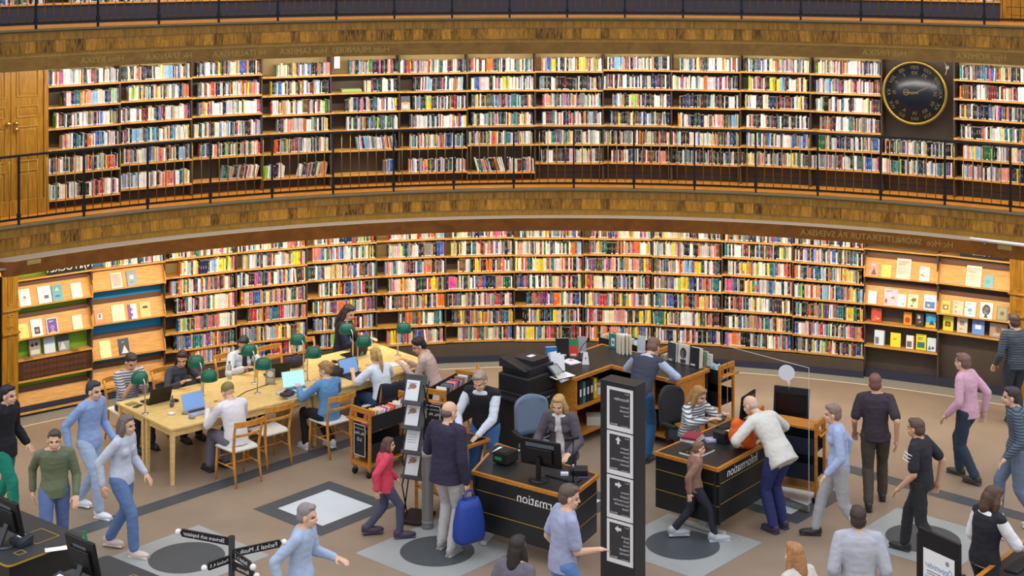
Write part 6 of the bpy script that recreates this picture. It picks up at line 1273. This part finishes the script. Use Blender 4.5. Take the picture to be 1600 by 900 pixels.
        b0 = pc0 - d * .02 * k + sd * (.030 * th_side * k); d1 = (sd * th_side * .75 + d * .6 + pn * .25).normalized(); m1 = b0 + d1 * .04 * k; limb(body, [b0, m1, m1 + (d * .8 + pn * .35 + sd * th_side * .2).normalized() * .034 * k], [.0125 * k, .0105 * k, .0088 * k], 8)
    # head
    yaw, pit = R_(turn[0]), R_(turn[1]); Hm = (Matrix.Rotation(yaw, 3, 'Z') @ Matrix.Rotation(-pit + -la_ * .35, 3, 'X'))
    hk = k * .98
    def hp(x, y, z): return headc + Hm @ Vector((x * hk, y * hk, z * hk))
    ell(body, hp(0, -.012, .028), (.076 * hk, .094 * hk, .088 * hk), Hm, 18); ell(body, hp(0, .022, -.045), (.057 * hk, .066 * hk, .072 * hk), Hm, 16); ell(body, hp(0, .055, -.088), (.028 * hk, .026 * hk, .022 * hk), Hm, 10)
    ell(body, hp(0, .092, -.030), (.013 * hk, .020 * hk, .015 * hk), Hm, 10); limb(body, [hp(0, .082, .008), hp(0, .095, -.026)], [.009 * hk, .011 * hk], 8)
    ell(body, hp(0, .076, .018), (.052 * hk, .014 * hk, .010 * hk), Hm, 10)
    for s in (-1, 1): ell(body, hp(s * .078, -.008, -.012), (.012 * hk, .022 * hk, .032 * hk), Hm, 10); ell(body, hp(s * .040, .062, -.036), (.022 * hk, .016 * hk, .018 * hk), Hm, 8)
    ell(body, hp(0, .083, -.066), (.024 * hk, .010 * hk, .010 * hk), Hm, 8)
    limb(body, [neck0 - u * .03, headc - u * .05 * k - Fv * .01], [.056 * k, .053 * k])
    sk = mat('skin_' + skin, SKIN_T[skin], .5)
    o = solid(body, .0062, 2, 'person', [sk, mat('eye_dark', '#2b2320', .3), mat('lip_' + skin, {'fair': '#b8705f', 'light': '#a8604f', 'tan': '#8f5040'}[skin], .5), hairm(hair)], None, None)
    inv = Hm.inverted(); me = o.data; mi = [0] * len(me.polygons)
    for pg in me.polygons:
        c = pg.center
        if (c - headc).length < .17:
            v = inv @ (c - headc) / hk
            if v.y > .045:
                ax_ = abs(v.x)
                if .018 < ax_ < .046 and -.012 < v.z < .004: mi[pg.index] = 1
                elif .014 < ax_ < .05 and .014 < v.z < .024: mi[pg.index] = 3
                elif ax_ < .024 and -.074 < v.z < -.060 and v.y > .06: mi[pg.index] = 2
    me.polygons.foreach_set('material_index', mi); o.matrix_world = MW; tag(o, label, 'person')
    I_ = .017
    def garment(name, t0, t1, infl, m, slv, vox=.009, flare=0.0, neck=False, open_=False):
        g = MB(); TT = [q for q in T if t0 < q[0] < t1]
        def at(t):
            for a, b in zip(T[:-1], T[1:]):
                if a[0] <= t <= b[0]: w_ = (t - a[0]) / (b[0] - a[0]); return tuple(a[j] + (b[j] - a[j]) * w_ for j in (1, 2))
            return T[0][1:] if t < T[0][0] else T[-1][1:]
        tt = sorted({t0, *[q[0] for q in TT], t1}); rr = []
        for t in tt:
            a, b = at(max(t, -.03)); fl_ = flare * max(0, (.15 - t)) ; rr.append((sp(t), X, Fv, a * k + infl + fl_, b * k + infl + fl_))
        loft(g, rr, 20)
        if female and t1 > .35:
            for s in (-1, 1): ell(g, sp(.31) + X * s * .065 * k + Fv * .078 * k, (.06 * k + infl * .6, .055 * k + infl * .6, .06 * k + infl * .6))
        for i in (0, 1):
            if t1 > .4: limb(g, [neck0 - u * .035, S_[i] + u * .01], [.05 * k + infl * .5, .046 * k + infl * .7])
            if slv > 0:
                if slv <= .55: limb(g, [S_[i], S_[i].lerp(elb[i], min(1, slv * 1.7))], [.05 * k + infl * .8, .05 * k + infl]); 
                else: e2 = elb[i].lerp(wr[i], (slv - .5) / .5 * .94); limb(g, [S_[i], elb[i], e2], [.049 * k + infl * .75, .041 * k + infl * .8, .031 * k + infl * .7])
            elif slv == 0: ell(g, S_[i] - X * (-1 if i == 0 else 1) * .03, (.04 * k, .06 * k, .04 * k))
        return solid(g, vox, 7, name, [m], o, crease=.007)
    tm = cloth(top) if not stripes else stripe_mat(top, stripes)
    ih = inner is not None
    if coat:
        garment('shirt', -.06, .49, I_, tm, sleeve if sleeve < .9 else .9); jk = garment('jacket', -.14, .47, I_ + .011, cloth(coat), 1.0, flare=.1)
        if inner:                                                # worn open: the front edges stand apart over the shirt
            bm = bmesh.new(); bm.from_mesh(jk.data); cut = []
            for f in bm.faces:
                c = f.calc_center_median() - P; t = c.dot(u) / k
                if abs(c.dot(X)) < (.035 + .07 * max(0, .5 - t)) * k and (f.calc_center_median() - sp(t)).dot(Fv) > .02: cut.append(f)
            bmesh.ops.delete(bm, geom=cut, context='FACES'); bm.to_mesh(jk.data); bm.free()
            sd_ = jk.modifiers.new('t', 'SOLIDIFY'); sd_.thickness = .006
    elif vest: garment('shirt', -.06, .49, I_, tm, sleeve); garment('waistcoat', -.05, .455, I_ + .012, cloth(vest), 0)
    else: garment('shirt', -.09, .492, I_, tm, sleeve, flare=.06)
    g = MB(); loft(g, [(sp(t), X, Fv, a * k + .012, b * k + .012) for t, a, b in ((-.09, .09, .08), (-.04, .145, .105), (.03, .155, .108), (.07, .145, .10))], 18)
    for i in (0, 1): limb(g, [hipj[i], hipj[i].lerp(knees[i], .5), knees[i], knees[i].lerp(ank[i], .4), ank[i] + (knees[i] - ank[i]) * .06], [.1 * k, .09 * k, .072 * k, .07 * k, .062 * k])
    solid(g, .010, 3, 'trousers', [cloth(bottom)], o, crease=.007)
    for i in (0, 1):
        g = MB(); c = ank[i]; ell(g, c + Vector((0, .055, -.045)), (.05, .142, .042)); ell(g, c + Vector((0, -.02, -.02)), (.046, .062, .055)); g.box((c.x, c.y + .055, c.z - .077), (.085, .25, .016))
        solid(g, .008, 2, 'shoe', [mat('shoe_' + shoes.strip('#'), shoes, .5)], o)
    # hair
    hm = hairm(hair)
    g = MB()
    if style == 'cap': ell(g, hp(0, -.012, .045), (.088 * hk, .104 * hk, .085 * hk), Hm, 18); ell(g, hp(0, .0, .02), (.09 * hk, .108 * hk, .03 * hk), Hm, 16)
    elif style == 'balding': ell(g, hp(0, -.05, -.005), (.082 * hk, .068 * hk, .055 * hk), Hm, 14)
    else:
        ell(g, hp(0, -.026, .045), (.085 * hk, .098 * hk, .088 * hk), Hm, 18); ell(g, hp(0, -.055, -.005), (.083 * hk, .07 * hk, .08 * hk), Hm, 16); ell(g, hp(0, .035, .092), (.062 * hk, .045 * hk, .03 * hk), Hm, 12)
        if style == 'long':
            limb(g, [hp(0, -.06, 0), hp(0, -.095, -.14), hp(0, -.10, -.29)], [.075 * hk, .07 * hk, .045 * hk])
            for s in (-1, 1): limb(g, [hp(s * .07, -.02, .02), hp(s * .088, -.015, -.10), hp(s * .085, .0, -.24)], [.03 * hk, .036 * hk, .024 * hk])
        if style == 'bob': 
            for s in (-1, 1): limb(g, [hp(s * .065, -.015, .03), hp(s * .088, -.02, -.05), hp(s * .09, -.02, -.11)], [.035 * hk, .04 * hk, .03 * hk])
            limb(g, [hp(0, -.07, 0), hp(0, -.085, -.11)], [.075 * hk, .065 * hk])
        if style == 'pony': ell(g, hp(0, -.125, .05), (.032 * hk, .032 * hk, .032 * hk)); limb(g, [hp(0, -.125, .05), hp(0, -.165, -.03), hp(0.01, -.15, -.16), hp(.015, -.12, -.27)], [.026 * hk, .038 * hk, .03 * hk, .012 * hk])
        if style == 'bun': ell(g, hp(0, -.13, .03), (.052 * hk, .045 * hk, .05 * hk), Hm, 12)
    solid(g, .009, 1, 'hair' if style != 'cap' else 'cap', [hm], o, crease=.004 if style != 'cap' else 0)
    return o, MW, (S_, wr, sp, X, Fv, u, headc)
def stripe_mat(a, b):
    n = 'striped_%s_%s' % (a.strip('#'), b.strip('#'))
    if n in MC: return MC[n]
    m = mat(n, a, .85); nd = m.node_tree.nodes; lk = m.node_tree.links; t = nd.new('ShaderNodeTexCoord'); wv = nd.new('ShaderNodeTexWave'); wv.bands_direction = 'Z'; wv.inputs['Scale'].default_value = 9.0
    r = nd.new('ShaderNodeValToRGB'); r.color_ramp.interpolation = 'CONSTANT'; r.color_ramp.elements[0].color = (*lin(a), 1); r.color_ramp.elements[1].position = .6; r.color_ramp.elements[1].color = (*lin(b), 1)
    lk.new(t.outputs['Object'], wv.inputs['Vector']); lk.new(wv.outputs['Fac'], r.inputs[0]); lk.new(r.outputs[0], nd['Principled BSDF'].inputs['Base Color']); return m
def tbl(a, p): v = tpt(a, p); return (v.x, v.y)
nr = (near.x, near.y); fr = (far.x, far.y)
HT = .80            # wrist height over the table top
person(tbl(.42, -TW - .46), fr, 'person in a grey checked t-shirt holding a phone at the left table end', sit=True, lean=6, turn=(0, 25), hands=[(-.09, .33, .92), (.09, .33, .92)], top='#c3c3c8', stripes='#5a5a66', bottom='#33363e', hair='#2f2420', sleeve=.45, skin='light', curl=1.2)
v = tpt(.42, -TW - .04, .97); o = lie('phone', 'dark phone held by the person in the checked t-shirt', 'phone', v, (.075, .15, .009), TROT, '#222226', .2); o.rotation_euler.x = R_(30)
person(tbl(1.12, -TW - .36), fr, 'woman with dark hair in a charcoal top leaning on the table, second from left', H=1.66, sit=True, lean=14, turn=(-35, 12), hands=[(-.18, .40, HT + .02), (.16, .42, HT + .02)], top='#40424a', bottom='#22232a', hair='#2a1c18', style='long', female=True, skin='light')
person(tbl(2.15, -TW - .36), fr, 'woman with dark hair in a white open jacket behind the dark laptop', H=1.66, sit=True, lean=10, turn=(-50, 18), hands=[(-.18, .42, HT + .02), (.18, .42, HT + .02)], top='#3a3034', coat='#cfd3d8', inner=True, bottom='#22232a', hair='#221816', style='long', female=True, skin='light')
person(tbl(3.93, -TW - .26), (TA.x * .5 + far.x * .7, TA.y * .5 + far.y * .7), 'woman with long dark hair in navy at the far right table', H=1.72, sit=True, lean=8, turn=(-10, 22), hands=[(-.12, .40, HT + .03), (.2, .42, HT + .03)], top='#14142a', bottom='#1a1a24', hair='#2b1a17', style='long', female=True, pelvis=.62, feet=[(-.12, .42, .085), (.12, .42, .085)])
person(tbl(4.10, .30), (near.x * .75 - TA.x * .65, near.y * .75 - TA.y * .65), 'man in a beige jumper with black hair writing at the right table end', H=1.74, sit=True, lean=18, turn=(20, 18), hands=[(-.10, .42, HT + .02), (.16, .40, HT + .02)], top='#c3aba2', bottom='#33272f', hair='#1d1818', skin='light')
person(tbl(3.22, .24), nr, 'woman in a white t-shirt with a long blond ponytail, seen from behind', H=1.68, sit=True, lean=14, turn=(-12, 18), hands=[(-.2, .44, HT + .02), (.2, .42, HT + .02)], top='#dfe6f0', bottom='#2d4468', hair='#b8955c', style='pony', sleeve=.45, female=True)
person(tbl(2.26, .28), nr, 'woman in a blue denim shirt with a fair hair bun, seen from behind', H=1.68, sit=True, lean=5, turn=(30, 20), hands=[(-.2, .42, HT + .02), (.2, .42, HT + .02)], top='#5f8fc0', bottom='#17171b', shoes='#dfe2e6', hair='#a07a4c', style='bun', female=True, feet=[(-.16, .30, .085), (.12, .1, .10)])
person(tbl(.78, .30), nr, 'person in a white shirt and olive cap typing on the silver laptop', H=1.70, sit=True, lean=16, turn=(0, 20), hands=[(-.16, .44, HT + .02), (.16, .44, HT + .02)], top='#e3dfe2', bottom='#6f6a78', hair='#847a4a', style='cap')
# standing at the information desks
fc = G(697, 862, 0)
mj, MWj, jj = person((fc.x, fc.y), (.55, .84), 'bald man in a dark purple jacket and pale trousers holding a blue bag', H=1.80, lean=3, turn=(-15, 8), hands=[(-.22, .30, 1.12), (.27, .02, .84)], feet=[(-.10, .06, .085), (.11, -.05, .085)], top='#3a3348', coat='#2f2942', bottom='#b9b6b4', shoes='#a9a7a6', hair='#6b5a4e', style='balding', curl=1.3)
# shopping bag in his right hand
w_ = MWj @ jj[1][1]; b = MB(); n = 8
for z, sx, sy in ((0, .17, .10), (.05, .185, .115), (.2, .18, .11), (.38, .15, .085), (.47, .12, .05)): b.v += [(sx * math.copysign(abs(math.cos(a)) ** .5, math.cos(a)), sy * math.copysign(abs(math.sin(a)) ** .5, math.sin(a)), z) for a in [2 * math.pi * i / 20 for i in range(20)]]
for j_ in range(4):
    for i in range(20): b.face((j_ * 20 + i, j_ * 20 + (i + 1) % 20, (j_ + 1) * 20 + (i + 1) % 20, (j_ + 1) * 20 + i), 0, None, True)
b.face(tuple(range(19, -1, -1))); b.face(tuple(range(80, 100)))
o = b.build('shopping_bag', [mat('bag_blue', '#1f3f9a', .55, bump=.4, scale=18)], loc=(w_.x + .03, w_.y - .03, w_.z - .64)); o.rotation_euler.z = .6; tag(o, 'blue cloth bag hanging from the hand of the man in the dark jacket', 'bag')
for s in (-1, 1): q = MB(); q.tube([(-.07, s * .03, .46), (-.05, s * .015, .55), (0, 0, .575), (.05, s * .015, .55), (.07, s * .03, .46)], .007, 8); q.build('handle', [mat('bag_blue', '#1f3f9a')], o)
person((-.33, 18.78), (-.35, -.93), 'man with grey hair in white shirt and black waistcoat behind the side table', H=1.78, lean=16, turn=(0, 20), hands=[(-.05, .40, .93), (.18, .40, .93)], top='#dde3ee', vest='#1c1c22', bottom='#3f6aa5', hair='#a08c7c', shoes='#222222', elbow=((-.9, -.4, -.2), (.9, -.4, -.2)))
person((.62, 18.12), (-.35, -.93), 'woman with blond hair in white top and grey cardigan standing behind the desk', H=1.66, lean=14, turn=(0, 10), hands=[(-.20, .36, .95), (.24, .36, .95)], top='#ece8e6', coat='#5b545c', inner=True, bottom='#2b2b33', hair='#b7965c', style='bob', female=True)
person((1.72, 20.12), (.55, .83), 'man in a pale blue shirt and grey waistcoat bending over the back counter', H=1.76, lean=32, turn=(0, 15), hands=[(-.22, .52, 1.02), (.22, .52, 1.02)], top='#b9c4de', vest='#3d4150', bottom='#2f5f8a', hair='#7b5a4c', shoes='#33383f', elbow=((-.9, -.3, -.1), (.9, -.3, -.1)))
person((2.32, 19.58), (.65, -.76), 'woman in a striped jumper with long fair hair typing at the right desk', H=1.70, sit=True, lean=14, turn=(18, 16), hands=[(-.10, .52, .905), (.20, .52, .905)], top='#d3d6d8', stripes='#5c6066', bottom='#2c2c33', hair='#a27a48', style='long', female=True)
person((3.18, 17.78), (-.62, .78), 'person in a cream jacket bending over the right information desk', H=1.74, lean=40, turn=(10, 5), hands=[(-.24, .46, .96), (.24, .42, .96)], top='#cbc9c2', coat='#d3d0c8', bottom='#2a2f66', hair='#b9a59a', style='balding', shoes='#3c3550', elbow=((-.9, -.2, -.2), (.9, -.2, -.2)))
b = MB(); ell(b, (0, 0, .0), (.16, .11, .17)); ell(b, (.08, .03, -.07), (.11, .1, .12)); ell(b, (-.05, 0, .12), (.08, .07, .08)); o = solid(b, .012, 2, 'scarf', [mat('orange_cloth', '#e8641c', .8, bump=.4, scale=18)]); v = Vector((2.78, 18.12, 1.03)); o.location = v; tag(o, 'bright orange bundled scarf on the right desk before the bending person', 'scarf')
# passers-by
def walk(px, py, face, label, H=1.7, st=.22, **kw):
    p = G(px, py, 0); kw.setdefault('hands', [(-.25 * H / 1.72, .16, .87 * H / 1.72), (.25 * H / 1.72, -.10, .87 * H / 1.72)])
    kw.setdefault('feet', [(-.09, -st, .10), (.09, st, .085)]); return person((p.x, p.y), face, label, H=H, **kw)
walk(5, 812, (1, -.3), 'person in a black jacket and green trousers at the far left edge', H=1.72, top='#1a1a22', coat='#17171e', bottom='#12806a', hair='#17141a', shoes='#dcdcdc', style='short')
walk(140, 800, (.9, -.45), 'person in a pale blue shirt and light jeans with white trainers, left', H=1.70, st=.24, top='#8fa9da', bottom='#a9bcd8', shoes='#eceef2', hair='#2f2c3c', style='short', skin='fair')
walk(190, 862, (.95, -.3), 'person in a white shirt and blue jeans walking behind the self-service desks', H=1.66, top='#c3cbdb', bottom='#5f7aa8', shoes='#d9c8bf', hair='#6b5d5a', style='bob', female=True)
walk(85, 880, (.3, -1), 'person in an olive coat standing behind the self-service desks', H=1.60, top='#6a7358', bottom='#5a6f9f', shoes='#8a8a8e', hair='#4a4038', style='short')
person((-2.05, 14.5), (1, -.25), 'person in a pale blue shirt and blue trousers just behind the signpost', H=1.66, top='#a9bcd8', bottom='#7f93b5', hair='#8a7f80', style='short', hands=[(-.2, .28, 1.0), (.27, -.1, .86)], shoes='#dddddd')
walk(600, 838, (1, .2), 'short person in a red jacket walking beside the leaflet stand', H=1.22, st=.18, top='#cf3f55', coat='#d8445c', bottom='#4a4a62', hair='#5c3a34', style='bob', shoes='#44384a')
person((.50, 14.75), (1, .35), 'man in a lilac-grey t-shirt walking in front of the information desk', H=1.74, lean=4, turn=(-20, 8), hands=[(-.24, .1, .88), (.1, .32, 1.02)], top='#a3a9c8', bottom='#5f86c0', hair='#5c4a42', sleeve=.45, skin='fair', shoes='#333333', feet=[(-.09, -.2, .1), (.09, .2, .085)])
person((.02, 13.75), (.5, .86), 'person with dark brown hair at the bottom edge before the desk', H=1.62, top='#6a6470', bottom='#3a3a44', hair='#241b18', style='long', female=True)
walk(1085, 842, (1, .1), 'short person in a rust-brown top and dark trousers passing the right desk', H=1.20, st=.22, top='#8f6a5c', bottom='#2a2c36', hair='#7a5a42', shoes='#b9bcc0', style='short')
walk(1310, 842, (-1, .1), 'person in a pale blue shirt walking right of the book trolley', H=1.66, st=.26, top='#a9b8dc', bottom='#b0b0b4', hair='#8a6f64', style='short', female=True)
walk(1368, 790, (.2, 1), 'person in a dark plum top walking away towards the right shelves', H=1.70, st=.2, top='#3b2f3a', bottom='#4a4038', hair='#7a5348', style='short', sleeve=.45, skin='light')
bt, _, bj = walk(1440, 872, (-.8, .6), 'person in a black top with white sleeve stripes on the right', H=1.66, st=.24, top='#26262e', bottom='#2a2a30', hair='#5c473c', style='short', sleeve=.45, skin='light')
a_, b_ = bj[0][0], bj[0][0].lerp(bj[1][0], .5)
for i in range(3):
    d_ = (b_ - a_).normalized(); c_ = a_.lerp(b_, .28 + .16 * i) + Vector((-.006, .0, 0)); u_ = d_.orthogonal().normalized(); w2 = d_.cross(u_); q = MB()
    q.tube([c_ + (u_ * math.cos(k * .3142) + w2 * math.sin(k * .3142)) * .072 for k in range(21)], .006, 6); q.build('sleeve_stripe', [M_WHITE], bt)
walk(1512, 750, (-.7, .7), 'person in a pink shirt and dark jeans near the right display case', H=1.72, st=.16, top='#d6a9bd', bottom='#2c3a4c', hair='#7a5a52', style='short', shoes='#3f3a34', female=True)
walk(1590, 820, (-1, .2), 'person in a striped blue-grey top at the right edge', H=1.74, st=.22, top='#5f6f7f', stripes='#39444f', bottom='#6a7890', hair='#3a3030', shoes='#c9c6bf', style='short')
walk(1588, 662, (-.2, 1), 'person in a dark blue striped top standing before the far right pilaster', H=1.66, st=.05, top='#4a5563', stripes='#2c343d', bottom='#2f3844', hair='#4a3a34', style='short')
person((4.70, 14.85), (.9, .42), 'woman with curly brown hair in white blouse and black waistcoat at the counter', H=1.68, lean=8, turn=(-8, 14), hands=[(-.2, .30, 1.0), (.24, .42, .97)], top='#e8e8ea', vest='#1d1c24', bottom='#1c1c22', hair='#4f3826', style='bob', sleeve=.55, female=True, skin='light')
person((3.32, 14.3), (.1, 1), 'person in a pale grey hooded top seen from behind, bottom right', H=1.68, top='#b3b5bf', coat='#b3b5bf', bottom='#3a3d48', hair='#3b2c24', style='short')
person((2.62, 13.6), (-.6, .8), 'person with ginger-blond hair in an off-white top at the bottom edge', H=1.62, top='#cfc9c2', bottom='#55525a', hair='#a5764a', style='long', female=True)
# ------------------------------------------------------------------ the books on the ground floor shelves; the nearest case's books one by one, the rest as one mass
LOWROWS.sort(key=lambda r: (r[0] != 11, r[1] not in (1, 2, 3, 4, 5, 6), r[1], r[0]))
for k, i, M, x0, x1, z, hm, wts in LOWROWS:
    wh = '{c} book, {n} from left, %s shelf down, bookcase beside right display case' % ORD[i] if k == 11 and N_IND[0] < IND_MAX else None
    fill_row(M, x0, x1, z, hm, wts, 0.0, wh, thick=(.016, .042))
o = book_mesh('shelf_books', BK_V, BK_F, BK_C, BK_U); tag(o, 'rows of books of every colour filling the curved shelves', 'books', kind='stuff')
